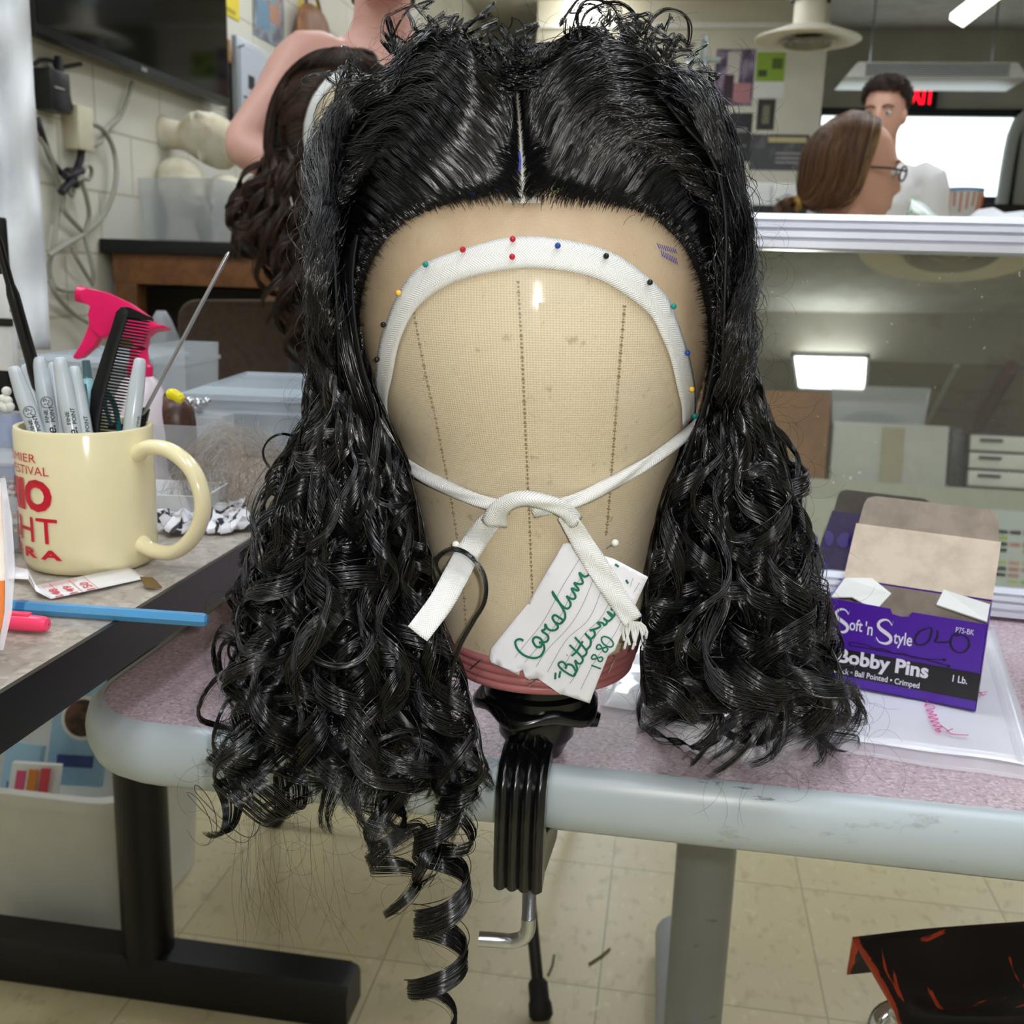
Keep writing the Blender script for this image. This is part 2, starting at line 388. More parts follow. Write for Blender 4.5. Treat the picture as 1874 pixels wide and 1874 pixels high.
# low furniture against the partition and window wall
def cab(name, label, cat, x0, x1, y0, y1, z0, z1, m, ndoor=2, m2=None, handle=True):
    t = thing(name, label, cat, ((x0+x1)/2, (y0+y1)/2, z0))
    MB().bb(x0, x1, y0, y1, z0, z1).build('carcass', m, t, bevel=.004)
    for k in range(ndoor):
        a, b = x0+(x1-x0)*k/ndoor, x0+(x1-x0)*(k+1)/ndoor
        yy, s = (y0, -1)
        d = MB().bb(a+.006, b-.006, y0-.018, y0-.001, z0+.05, z1-.02).build('door', m2 or m, t, bevel=.003)
        if handle: MB().bb(b-.05, b-.03, y0-.035, y0-.018, (z0+z1)/2, (z0+z1)/2+.12).build('handle', m_steel, d)
    return t
cab('white_cabinet', 'low white cabinet under the wide dark poster', 'cabinet', .36, .86, 7.9, 8.45, 0, 1.66, m_white)
one('equipment_case', 'black equipment case in front of the white cabinet', 'case', MB().bb(.40, .98, 6.6, 7.2, 0, 1.42), m_blackm, bevel=.02)
cab('dark_shelf_unit', 'dark shelf unit standing below the bright window', 'shelf unit', 1.9, 2.75, 8.9, 9.4, 0, 1.62, mat('dark_wood', '2a211b', .5))
one('wall_pipe', 'thick pale pipe bent down the wall right of the window', 'pipe', MB().tube(spline([(2.95, 9.3, 2.35), (2.72, 9.3, 2.36), (2.60, 9.3, 2.28), (2.56, 9.3, 2.1), (2.55, 9.3, 1.6), (2.55, 9.3, .4)], 24), .05, 14), mat('pale_pipe', 'c9cdc9', .4))
t = thing('striped_bucket', 'white tub with orange drips standing on the far shelf', 'tub', (1.73, 6.9, 1.25))
b0 = P(1758, 396, 7.0); r_ = .125; b0[2] -= .03
a = MB(); a.lathe([(.001, 0), (r_*.86, 0), (r_, .19), (r_*.96, .19), (r_*.84, .01)], b0, seg=28); a.build('tub', m_white, t)
a = MB()
for k in range(9):
    an = -math.pi/2+(k-4)*.33; rr = r_*1.012
    for s_ in (0,):
        p0 = b0+V(rr*math.cos(an), rr*math.sin(an), .18); p1 = b0+V(rr*.93*math.cos(an), rr*.93*math.sin(an), .05+.02*(k % 3)); a.tube([p0, p1], .006, 6)
a.build('drip_pattern', mat('drip_orange', 'd9743a', .5), t)
a = MB(); a.lathe([(r_*1.03, .185), (r_*1.05, .2), (r_*1.03, .21), (r_*.9, .212)], b0, seg=28); a.build('rim', mat('rim_blue', '8fb0cf', .4), t)
one('work_counter', 'long grey counter in front of the far window', 'counter', MB().bb(float(b0[0])-.9, XR-.02, float(b0[1])-.35, float(b0[1])+.45, 0, float(b0[2])-.0005), mat('counter_grey', '9b9a94', .5), bevel=.01)
# glowing lamp high on the far wall behind the wig
t = thing('wall_lamp', 'bright white globe lamp glowing high on the far partition', 'lamp', (-.35, 8.3, 2.78))
gp = on_y(1070, 12, 8.25)
MB().sphere(gp, .15, 20, 12).build('globe', mat('globe_glow', 'fffdf5', .4, emit=9.0), t)
MB().lathe([(.06, 0), (.06, .02), (.02, .03), (.02, .25)], gp+V(0, 0, 0), (0, 1, 0), seg=16).build('bracket', m_steel, t)
t = thing('clear_bottle_rack', 'clear glassy rod stand by the poster wall, right of the wig', 'stand', (.12, 6.0, 0))
q = on_y(1287, 110, 6.0)
MB().tube([V(q[0], 6.0, .0), V(q[0], 6.0, q[2]+.12)], .022, 12).build('pole', mat('clear_acrylic', 'd6e2e6', .15, trans=.6), t)
MB().lathe([(.16, 0), (.16, .02), (.03, .03)], (q[0], 6.0, 0), seg=20, cap=True).build('base', m_blackm, t)
MB().tube([q+V(-.09, 0, 0), q+V(.09, 0, .0)], .016, 10).build('crossbar', mat('clear_acrylic', 'd6e2e6', .15), t)

# ------------------------------------------------------------------ left wall: television, cables, papers
def wl_pt(x, y, off=.0): return on_x(x, y, XL+off)
tz0, ty0, ty1 = 1.54, 2.70, 3.846
tv = thing('television', 'large black flat television on the left wall', 'television', (XL+.05, (ty0+ty1)/2, tz0))
MB().bb(XL+.03, XL+.075, ty0-.05, ty1, tz0, tz0+.68).build('case', m_black, tv, bevel=.004)
MB().bb(XL+.0751, XL+.077, ty0-.04, ty1-.01, tz0+.028, tz0+.67).build('screen', mat('tv_glass', '050506', .06, spec=.7), tv)
MB().bb(XL+.075, XL+.079, 3.19, 3.225, tz0+.006, tz0+.018).build('maker_badge', m_steel, tv)
MB().bb(XL, XL+.03, 3.1, 3.5, tz0+.2, tz0+.5).build('wall_mount', m_blackm, tv)
m_ck, m_cg = mat('black_cable', '151517', .45), mat('grey_cable', '9b998c', .45)
def cable(label, pts, r, m, offs=.02):
    c = spline([wl_pt(x, y, offs+.006*math.sin(i*1.7)) for i, (x, y) in enumerate(pts)], len(pts)*7)
    return one('cable', label, 'cable', MB().tube(c, r, 8), m, 'cables hanging under the television')
cable('grey cable dropping from the right of the television bottom', [(242, 150), (232, 185), (218, 215), (195, 236), (186, 255), (172, 266), (155, 267)], .007, m_cg)
cable('grey cable swinging wide to the right in a long bow', [(152, 222), (175, 228), (193, 243), (208, 275), (213, 315), (207, 355), (188, 395), (158, 425), (120, 448), (90, 468)], .0075, m_cg, .03)
cable('black cable dropping straight to the bundle', [(106, 104), (110, 135), (120, 165), (127, 195), (143, 215), (149, 250), (147, 290), (134, 325)], .011, m_ck, .03)
cable('short black loop over the power supply', [(62, 118), (75, 110), (97, 112), (106, 124), (148, 117)], .006, m_ck)
cable('black cable from the supply down to the bundle', [(68, 215), (75, 240), (87, 275), (100, 303), (122, 325)], .009, m_ck)
cable('grey cable hanging furthest left under the bundle', [(72, 250), (92, 285), (102, 320), (109, 360), (103, 410), (97, 455), (90, 485), (94, 512), (110, 530), (150, 534)], .007, m_cg)
cable('grey cable from bundle crossing right then falling', [(147, 325), (158, 360), (163, 395), (156, 430), (163, 465), (171, 500), (168, 520)], .007, m_cg, .035)
cable('grey cable crossing from bundle to lower right', [(116, 355), (118, 385), (138, 410), (158, 430)], .007, m_cg, .03)
cable('grey cable ending behind the pink spray bottle', [(131, 452), (140, 472), (155, 498), (170, 522)], .006, m_cg, .03)
cable('grey cable sagging along the table to the spray bottle', [(90, 512), (100, 535), (118, 558), (140, 578), (165, 592)], .007, m_cg, .025)
cable('small grey coil right of the cable bundle', [(150, 318), (160, 302), (168, 312), (163, 328), (150, 326), (138, 334), (134, 352), (131, 358), (124, 350)], .006, m_cg, .045)
a = MB()
for pts in ([(118, 322), (135, 318), (150, 312)], [(122, 312), (134, 326), (140, 342)], [(112, 352), (124, 338), (136, 330)], [(130, 308), (128, 330), (120, 345)]): a.tube(spline([wl_pt(x, y, .05) for x, y in pts], 10), .011, 8)
one('cable_tie', 'black knot of tied cables gathering the cable bundle', 'cable tie', a, m_ck)
t = thing('power_supply', 'black power supply box with a white label on the wall', 'power supply', wl_pt(80, 202))
p0, p1 = wl_pt(64, 200), wl_pt(97, 135)
MB().bb(XL+.0, XL+.05, p0[1], p1[1], p0[2], p1[2]).build('case', m_black, t, bevel=.004)
MB().bb(XL+.0495, XL+.0515, p0[1]+.02, p0[1]+.065, p0[2]+.06, p1[2]-.045).build('sticker', m_white, t)
p0, p1 = wl_pt(117, 272), wl_pt(140, 198)
one('outlet_box', 'cream surface outlet box behind the cables', 'outlet', MB().bb(XL, XL+.05, p0[1], p1[1], p0[2], p1[2]), mat('outlet_cream', 'd3ccb0', .4), bevel=.004)
def wall_sheet(label, name, cat, x0, y0, x1, y1, m, parts=(), th=.004, grp=None):
    a, b = wl_pt(x0, y1), wl_pt(x1, y0); t = thing(name, label, cat, (XL, (a[1]+b[1])/2, a[2]), grp)
    MB().bb(XL+.0005, XL+th, a[1], b[1], a[2], b[2]).build('sheet', m, t)
    for i, (u0, u1, v0, v1, hx) in enumerate(parts):
        MB().bb(XL+th+.0002, XL+th+.0012+.0002*i, a[1]+(b[1]-a[1])*u0, a[1]+(b[1]-a[1])*u1, a[2]+(b[2]-a[2])*v0, a[2]+(b[2]-a[2])*v1).build('printed_area', mat('ink_'+hx, hx, .5), t)
    return t
m_yel = mat('yellow_paper', 'f2d920', .5)
wall_sheet('yellow paper sheet beside the television', 'paper_sheet', 'paper', 396, -30, 435, 16, m_yel, [(.3, .8, .1, .2, 'b59d12')])
wall_sheet('yellow-edged sheet with a white picture above the leather pouch', 'paper_sheet', 'paper', 546, -25, 580, 36, m_yel, [(.2, .85, .15, .75, 'e9e2da')])
wall_sheet('blue and grey patterned poster on the left wall', 'poster', 'poster', 463, -40, 517, 62, mat('poster_blue', '9fb3bd', .5, var=('6f6a72', 14, .4, .6)), [(.1, .5, .15, .5, '6f93ad'), (.5, .85, .3, .8, 'c08f74'), (.3, .75, .55, .9, '7fa0b0')])
p0, p1 = wl_pt(404, 118), wl_pt(440, 76)
a_rail = wl_pt(438, 150, .06)[1]-.01
t = thing('peg_rail', 'short pale wooden rail fixed to the left wall', 'rail', (XL, p0[1], p0[2]))
MB().bb(XL, XL+.035, p0[1], a_rail, p0[2]+.01, p1[2]-.03).build('board', mat('pale_wood', 'b98f5f', .45, var=('a57d50', 30, .4, .65)), t, bevel=.003)
MB().tube([(XL+.035, p0[1]+.03, p0[2]+.06), (XL+.085, p0[1]+.03, p0[2]+.075)], .004, 8).build('peg', m_steel, t)
a0, a1 = wl_pt(438, 215, .06), wl_pt(515, 108, .06)
t = thing('whiteboard', 'small grey framed whiteboard with printed notices leaning on the left wall', 'whiteboard', (XL+.05, (a0[1]+a1[1])/2, a0[2]))
MB().bb(XL+.036, XL+.055, a0[1], a1[1]+.15, a0[2]-.05, a1[2]).build('frame', mat('board_alu', 'aab0b4', .35, .6), t, bevel=.003)
MB().bb(XL+.0552, XL+.058, a0[1]+.03, a1[1]+.12, a0[2]-.02, a1[2]-.03).build('panel', mat('board_white', 'c6cdd8', .3), t)
a = MB()
for k in range(2): a.bb(XL+.058, XL+.0592, a0[1]+.1+.12*k, a0[1]+.16+.12*k, a0[2]+.12, a0[2]+.17)
for k in range(4): a.bb(XL+.058, XL+.0592, a0[1]+.05, a0[1]+.32, a0[2]+.02+.02*k, a0[2]+.027+.02*k)
a.build('printed_notice', m_blackm, t)
q = wl_pt(575, 62, .05)
a = MB(); a.loft([[q+V(.0+.05*math.cos(k*math.pi/6)*s, (.24*s)*math.sin(k*math.pi/6), z) for k in range(12)] for z, s in ((-.16, .5), (-.12, .85), (-.02, 1.0), (.08, .8), (.12, .3))])
t = thing('leather_pouch', 'tan leather pouch hanging on the left wall behind the person', 'bag', q)
a.build('pouch', mat('tan_leather', '9a6a44', .5, var=('7c5234', 12, .4, .65)), t, sub=1)
MB().tube([q+V(0, -.1, .1), q+V(-.03, 0, .3), q+V(0, .1, .1)], .008, 8).build('strap', mat('dark_leather', '5c3a28', .5), t)

# ------------------------------------------------------------------ pink work table
def speckle(name, base, c1, c2, scale, rough):
    t = NT(name); co = t.co(); n = t.noise(co, scale, 2, .5, .52, .6); n2 = t.noise(t.co(loc=(3, 1, 0)), scale*.8, 2, .5, .55, .62)
    n3 = t.noise(co, 5, 3, .5, .35, .7)
    c = t.mix(t.math('MULTIPLY', n, .75), lin(base), lin(c1)); c = t.mix(t.math('MULTIPLY', n2, .7), c, lin(c2)); c = t.mix(t.math('MULTIPLY', n3, .12), c, lin(c1))
    t.color(c); t.set(Roughness=rough); return t.m
m_pink = speckle('pink_laminate', 'b9a3ac', 'd6c6cc', '8d767f', 420, .36)
m_brown = speckle('brown_laminate', '9c948a', 'b1a89d', '857b70', 160, .38)
def scuffed(name, col, c2, c3, rough):
    t = NT(name); co = t.co(scale=(1, 1, 2.2)); n = t.noise(co, 26, 6, .62, .62, .69); n2 = t.noise(t.co(loc=(7, 0, 3)), 6, 4, .6, .5, .75); n3 = t.noise(t.co(scale=(.5, .5, 3), loc=(2, 5, 0)), 34, 6, .7, .645, .69)
    c = t.mix(t.math('MULTIPLY', n2, .35), lin(col), lin(c3)); c = t.mix(t.math('MULTIPLY', n, .7), c, lin(c2)); c = t.mix(t.math('MULTIPLY', n3, .8), c, lin('3c4244'))
    t.color(c); t.set(Roughness=rough); return t.m
m_bump = scuffed('grey_edge_plastic', 'a9b3b8', '868a86', 'b6bfc3', .34)
m_legg = scuffed('grey_leg_paint', '8f9496', '6f6f70', '9a9ea0', .4)
TZ, TY0, TX0 = .72, .518, -.336
def rrect(x0, x1, y0, y1, r, n=8, off=0.0):
    pts = []
    for cx, cy, a0 in ((x1-r, y0+r, -90), (x1-r, y1-r, 0), (x0+r, y1-r, 90), (x0+r, y0+r, 180)):
        for k in range(n+1):
            a = math.radians(a0+90*k/n); pts.append((cx+(r+off)*math.cos(a), cy+(r+off)*math.sin(a)))
    return pts
tb = thing('work_table', 'pink speckled table with a thick grey bumper edge carrying the black wig', 'table', (.4, .95, 0))
o_ = rrect(TX0, 1.25, TY0, 1.40, .055)
a = MB(); a.prism([V(x, y, TZ-.028) for x, y in o_], (0, 0, .028)); a.build('tabletop', m_pink, tb, smooth=30)
prof = [(0, .0006), (.004, .0), (.009, -.005), (.0115, -.014), (.011, -.024), (.007, -.034), (.0, -.039), (-.012, -.039)]
a = MB(); rows = []
for off, dz in prof: rows.append([V(x, y, TZ+dz) for x, y in rrect(TX0, 1.25, TY0, 1.40, .055, 8, off)])
a.grid(rows, True, flip=True); a.build('edge_band', m_bump, tb, smooth=60)
lgp = on_y(1296, 1520, 1.05)
a = MB(); a.lathe([(.0325, .055), (.0325, TZ-.03)], (lgp[0], 1.05, 0), seg=28); a.build('leg', m_legg, tb)
a = MB(); a.tube(spline([(lgp[0]-.004, .70, .03), (lgp[0]-.004, .72, .038), (lgp[0]-.006, 1.05, .045), (lgp[0]-.012, 1.36, .038), (lgp[0]-.012, 1.385, .03)], 16), .03, 16); a.build('foot', mat('foot_grey', 'a7adb0', .4), tb)
a = MB(); a.bb(lgp[0]-.05, lgp[0]+.05, .78, 1.32, TZ-.04, TZ-.028); a.build('bracket', m_legg, tb)
a = MB(); a.lathe([(.0325, .055), (.0325, TZ-.03)], (1.05, 1.05, 0), seg=24); a.build('leg', m_legg, tb)
a = MB(); a.tube(spline([(1.05, .70, .03), (1.05, 1.05, .045), (1.05, 1.385, .03)], 12), .03, 14); a.build('foot', mat('foot_grey', 'a7adb0', .4), tb)

# ------------------------------------------------------------------ brown table at left
BZ, BX1 = .79, -.285
bt = thing('side_table', 'brown laminate table with a thick black edge and black leg at left', 'table', (-.65, .75, 0))
MB().bb(-1.02, BX1-.003, -.35, 1.42, BZ-.026, BZ).build('tabletop', m_brown, bt, bevel=.001)
a = MB(); z0 = BZ-.027
a.bb(BX1-.003, BX1, -.352, 1.422, z0, BZ+.0006); a.bb(-1.022, BX1-.003, 1.4201, 1.423, z0, BZ+.0006); a.bb(-1.025, -1.0201, -.352, 1.422, z0, BZ+.0006)
t_ = NT('worn_black_edge'); nn = t_.noise(t_.co(scale=(1, .5, 3)), 18, 6, .7, .66, .70); t_.color(t_.mix(t_.math('MULTIPLY', nn, .3), lin('121113'), lin('3a3836'))); t_.set(Roughness=.42)
a.build('edge_band', t_.m, bt)
m_legb = mat('black_leg_paint', '0d0d0e', .38)
a = MB(); a.lathe([(.034, .05), (.034, BZ-.027)], (-.66, 1.17, 0), seg=28); a.build('leg', m_legb, bt)
a = MB(); a.loft([[V(x, 1.17+sy*(.035-.012*e), z) for sy, z in ((-1, .002), (1, .002), (1, .045-e*.01), (.72, .06-e*.01), (-.72, .06-e*.01), (-1, .045-e*.01))] for x, e in ((-.95, 1), (-.94, 0), (-.38, 0), (-.368, .3))]); a.build('foot', m_legb, bt)
a = MB(); a.lathe([(.034, .05), (.034, BZ-.027)], (-.66, -.1, 0), seg=20); a.build('leg', m_legb, bt)
a = MB(); a.bb(-.95, -.37, -.135, -.065, .002, .06); a.build('foot', m_legb, bt)

# ------------------------------------------------------------------ bin with packs under the brown table
wb = thing('wastebasket', 'large off-white plastic bin standing under the brown table', 'bin', (-.955, 1.372, 0))
def rr3(cx, cy, hx, hy, r, z): return [V(x, y, z) for x, y in rrect(cx-hx, cx+hx, cy-hy, cy+hy, r, 5)]
bc = (-.955, 1.372); a = MB(); H = .235
rings = [rr3(*bc, .222, .125, .05, .002), rr3(*bc, .236, .137, .06, H-.02), rr3(*bc, .248, .149, .06, H-.018), rr3(*bc, .248, .149, .06, H), rr3(*bc, .233, .134, .06, H), rr3(*bc, .218, .121, .05, .006)]
a.loft(rings); a.build('tub', mat('offwhite_plastic', 'd9d9d4', .45), wb, smooth=50)
m_skyp = mat('sky_blue_card', '9cc3dc', .5)
def pack(label, c, ang, hx, hz, circ, tilt=.35):
    t = thing('hair_pack', label, 'package', c, 'hair packs in the bin')
    ex = V(math.cos(ang), math.sin(ang), 0); ez = nrm(V(-math.sin(ang)*0, tilt, 1)); en = np.cross(ex, ez)
    c = np.asarray(c, float)+ez*hz
    MB().box(c, 2*hx, .012, 2*hz, ex, -en, ez).build('card', m_skyp, t, bevel=.001)
    q = c+en*.0068+ez*hz*circ[1]+ex*hx*circ[0]
    MB().lathe([(.0005, .001), (circ[2], .001), (circ[2], 0), (circ[2]*1.18, 0), (circ[2]*1.18, -.001)], q, en, seg=24).build('window_ring', m_white, t)
    MB().lathe([(.0005, .0025), (circ[2]*.98, .0018)], q, en, seg=24).build('hair_window', mat('brown_hair_swatch', '3a211a', .5, var=('6a4433', 30, .45, .6)), t)
    MB().box(c-ez*hz*.55+en*.0065, hx*1.3, .001, hz*.22, ex, -en, ez).build('title_band', mat('ink_navy', '44508a', .5), t)
    return t
pack('light blue hair pack with a round brown window, right in the bin', (-.895, 1.385, .165), .1, .045, .085, (.1, .25, .030))
pack('light blue hair pack leaning left of the other in the bin', (-.952, 1.33, .165), -.1, .032, .042, (.2, -.15, .019))
t = thing('candy_packet', 'white packet with pink and orange print lying in the bin', 'packet', (-.905, 1.30, .17))
MB().box((-.905, 1.30, .205), .075, .008, .07, V(1, .1, 0), None, V(0, .4, 1)).build('packet', m_white, t, bevel=.001)
for k, hx_ in enumerate(('e0567f', 'e08a3c', 'd2474f')): MB().box((-.925+.02*k, 1.2945, .207+.004*k), .014, .002, .045, V(1, .1, 0), None, V(0, .4, 1)).build('printed_area', mat('ink_'+hx_, hx_, .5), t)

# ------------------------------------------------------------------ the canvas block head
HS = [(1204, 824, 1150), (1165, 812, 1164), (1150, 808, 1168), (1100, 800, 1178), (1000, 782, 1192), (900, 757, 1217), (800, 722, 1245), (750, 700, 1262), (700, 682, 1278), (650, 668, 1289),
      (600, 659, 1296), (550, 654, 1299), (500, 654, 1298), (450, 662, 1290), (400, 680, 1272), (350, 705, 1250), (300, 735, 1220), (250, 772, 1183), (210, 812, 1143), (175, 858, 1092), (155, 905, 1040), (148, 960, 985)]
FH = V(-math.sin(AZ), math.cos(AZ), 0); EX = _r0
_z, _c, _a, _b = [], [], [], []
for y, xl, xr in HS:
    k = (1204-y)/1050.0; D = .537+.012*min(1, k*1.6); q = ray((xl+xr)/2, y); d = D/(q@FH); p = CAM+d*q
    aa = (xr-xl)/2*d/FPX*.988; _z.append(p[2]); _c.append(p[:2]); _a.append(aa); _b.append(aa*(1.0+.16*min(1, k*1.8)))
_z, _c, _a, _b = map(np.array, (_z, _c, _a, _b))
def sec(z): return V(np.interp(z, _z, _c[:, 0]), np.interp(z, _z, _c[:, 1])), np.interp(z, _z, _a), np.interp(z, _z, _b)
ZW = _z[11]
def hull_f(p, e=0.0):
    p = np.atleast_2d(p); z = p[:, 2].copy(); up = z > ZW; h = _z[-1]-ZW; z[up] = ZW+(z[up]-ZW)*h/(h+e)
    cx, cy = np.interp(z, _z, _c[:, 0]), np.interp(z, _z, _c[:, 1]); a, b = np.interp(z, _z, _a), np.interp(z, _z, _b)
    over = np.maximum(0, z-_z[-1])*60; under = np.maximum(0, _z[0]-z)*6
    dx, dy = p[:, 0]-cx, p[:, 1]-cy; u = dx*EX[0]+dy*EX[1]; v = dx*FH[0]+dy*FH[1]
    return np.sqrt((u/(a+e))**2+(v/(b+e))**2)+over+under
_ds = np.linspace(.36, .72, 361)
def hull_hit(x, y, e=0.0):
    q = ray(x, y); pts = CAM+_ds[:, None]*q; f = hull_f(pts, e); k = np.where(f < 1)[0]
    if len(k) == 0: return pts[int(np.argmin(f))]
    k = k[0]
    if k == 0: return pts[0]
    t = (f[k-1]-1)/(f[k-1]-f[k]); return pts[k-1]+(pts[k]-pts[k-1])*t
def hull_n(p):
    e = 5e-4; p = np.asarray(p, float)
    return nrm([hull_f(p+V(e, 0, 0))[0]-hull_f(p-V(e, 0, 0))[0], hull_f(p+V(0, e, 0))[0]-hull_f(p-V(0, e, 0))[0], hull_f(p+V(0, 0, e))[0]-hull_f(p-V(0, 0, e))[0]])
def canvas_mat():
    t = NT('canvas_weave'); tc = t.n('TexCoord'); sp = t.n('SeparateXYZ'); t.l(tc.outputs['UV'], sp.inputs[0])
    f_ = 2*math.pi/.00105
    wx = t.math('SINE', t.math('MULTIPLY', sp.outputs[0], f_)); wy = t.math('SINE', t.math('MULTIPLY', sp.outputs[1], f_))
    wv = t.math('MAXIMUM', wx, wy); wn_ = t.math('MULTIPLY_ADD', wv, .5, .5)
    co = t.co(); n = t.noise(co, 7, 4, .6, .4, .75); n2 = t.noise(co, 120, 3, .6, .64, .72); n3 = t.noise(co, 900, 2, .5, .35, .7)
    c = t.mix(wn_, lin('b3a48b'), lin('cabca2')); c = t.mix(t.math('MULTIPLY', n, .28), c, lin('a6937c')); c = t.mix(t.math('MULTIPLY', n2, .45), c, lin('7d6c52'))
    c = t.mix(t.math('MULTIPLY', n3, .18), c, lin('d8c9a6')); t.color(c); t.set(Roughness=.75); t.b.inputs['Specular IOR Level'].default_value = .25
    t.bump(wv, .35, .0003); return t.m
m_canvas = canvas_mat()
def hull_ring(z, e=0.0, n=72, a0=0.0, a1=2*math.pi):
    c, a, b = sec(z); out = []
    for k in range(n):
        t = a0+(a1-a0)*k/(n-1); q = c+EX[:2]*(a+e)*math.sin(t)-FH[:2]*(b+e)*math.cos(t); out.append(V(q[0], q[1], z))
    return out
zc = sec_z = _z[2]
hd = thing('wig_head', 'tan canvas block head with a rose ribbed collar, wearing the black wig', 'wig head', (_c[0][0], _c[0][1], _z[0]))
zs = np.r_[np.linspace(_z[0]+.002, _z[-2], 70), _z[-1]]; rows, uvs = [], []
for z in zs:
    rows.append(hull_ring(z)); aa = sec(z)[1]; uvs.append([((k/71-.5)*2*math.pi*.072, z) for k in range(72)])
a = MB(); a.grid(rows, uv=uvs); n0 = len(a.v); a.add([V(_c[-1][0], _c[-1][1], _z[-1]+.0004)], []); a.f += [((len(zs)-1)*72+k, (len(zs)-1)*72+k+1, n0) for k in range(71)]; a.mi += [0]*71
a.build('canvas_block', m_canvas, hd, smooth=180)
# collar: ribbed vinyl band and black base
zb, zt = _z[0]-.001, _z[2]+.001; rows = []
n_r = 4
for k in range(n_r*8+1):
    u = k/(n_r*8); z = zb+(zt-zb)*u; rib = abs(math.sin(u*n_r*math.pi)); rows.append(hull_ring(z, .0006+.0016*rib**.6, 73))
rows = [hull_ring(zb, -.012, 73)]+rows+[hull_ring(zt, -.003, 73)]
a = MB(); a.grid(rows); a.build('collar', mat('rose_vinyl', 'a8696a', .35, var=('96595c', 40, .4, .7)), hd, smooth=60)
a = MB(); a.grid([hull_ring(_z[0], -.03, 49), hull_ring(_z[0]-.003, -.004, 49), hull_ring(_z[0]+.0005, -.0005, 49)]); a.build('base_ring', m_blackm, hd)
for pts in ([(948, 515), (955, 640), (962, 800), (968, 930), (975, 1110)], [(757, 572), (778, 680), (802, 790), (830, 940), (848, 1080), (853, 1150)], [(1143, 560), (1133, 680), (1124, 800), (1113, 940), (1108, 985)]):
    c = spline(pts, 150); a = MB()
    for i in range(0, 148, 2):
        p = hull_hit(*(c[i]), .0001); q = hull_hit(*(c[i+1]), .0001); a.tube([p, q], .00045, 5)
    for i in range(0, 148, 5):
        p = hull_hit(c[i][0]-3, c[i][1], .0001); q = hull_hit(c[i][0]+3, c[i][1]+1, .0001); a.tube([p, q], .0003, 4)
    a.build('seam_stitching', mat('seam_thread', '8b7a5d', .8), hd)
m_stap = m_steel
for (x0, y0, x1, y1) in ((861, 1224, 881, 1207), (1113, 1231, 1127, 1203), (968, 1254, 984, 1243)):
    p, q = hull_hit(x0, y0, .0032), hull_hit(x1, y1, .0032); n = hull_n((p+q)/2)
    MB().tube([p-n*.002, p, q, q-n*.002], .00045, 6).build('staple', m_stap, hd)
t_ = NT('clear_tape'); t_.color(lin('e8e2d2')); t_.set(Roughness=.12, Alpha=.16); t_.b.inputs['Specular IOR Level'].default_value = 1.0; m_ctape = t_.m
def hull_patch(poly4, nu, nv, e):
    (p00, p10, p11, p01) = [np.array(q, float) for q in poly4]; rows = []
    for j in range(nv+1):
        v = j/nv; rows.append([hull_hit(*((1-v)*((1-i/nu)*p00+i/nu*p10)+v*((1-i/nu)*p01+i/nu*p11)), e) for i in range(nu+1)])
    return MB().grid(rows)
hull_patch([(938, 492), (1090, 510), (1066, 556), (940, 552)], 10, 6, .0006).build('clear_tape', m_ctape, hd)
hull_patch([(945, 552), (985, 552), (984, 618), (952, 605)], 4, 6, .0006).build('clear_tape', m_ctape, hd)
hull_patch([(742, 722), (802, 755), (778, 850), (728, 800)], 6, 6, .0006).build('clear_tape', m_ctape, hd)
hull_patch([(1118, 700), (1212, 680), (1240, 760), (1140, 850)], 6, 6, .0006).build('clear_tape', m_ctape, hd)

# ------------------------------------------------------------------ table clamp holding the head
m_gbk = mat('gloss_black', '09090a', .22, spec=.6)
hc = V(*_c[0], 0); cl = thing('table_clamp', 'glossy black table clamp holding the wig head on the table edge', 'clamp', (hc[0], hc[1], TZ))
zd = _z[0]
rows = []
for r, z in ((.012, -.0075), (.026, -.0075), (.0295, -.0085), (.0325, -.0085), (.0345, -.0105), (.0348, -.0125), (.0335, -.0150), (.029, -.0158), (.0215, -.0150), (.0205, -.0145)):
    ring = []
    for k in range(64):
        t = 2*math.pi*k/64; wv = .0016*math.cos(5*t+1.2) if r > .028 else 0; q = hc[:2]+(r+wv)*V(math.sin(t), -math.cos(t)); ring.append(V(q[0], q[1], zd-.012+z-.0022*(wv/.0016)*(r > .03)))
    rows.append(ring)
a = MB(); a.grid(rows, True, flip=True); a.build('mounting_disc', m_gbk, cl, smooth=70)
MB().lathe([(.030, -.002), (.0295, .004), (.0265, .006), (.0255, .017), (.020, .0178), (.001, .0178)], (hc[0], hc[1], zd-.020), seg=40).build('head_socket', m_gbk, cl)
zr0 = TZ+.0115
a = MB(); a.lathe([(.0195, zr0+.014), (.0195, zd-.024)], (hc[0], hc[1], 0), seg=40); a.build('swivel_post', m_gbk, cl)
a = MB(); a.lathe([(.001, zr0-.0112), (.015, zr0-.0112), (.0185, zr0-.003), (.0208, zr0), (.0212, zr0+.012), (.0200, zr0+.0155), (.0195, zr0+.0155)], (hc[0], hc[1], 0), seg=40); a.build('ring_base', m_gbk, cl)
# tightening lever sticking out behind
pk = P(1096, 1318, .575); a = MB(); a.tube(spline([V(hc[0]+.015, hc[1]+.01, zd-.028), pk+V(-.012, 0, .003), pk], 8), [.004]*3+[.0045]*2+[.005]*2+[.004], 10); a.build('lever', m_gbk, cl)
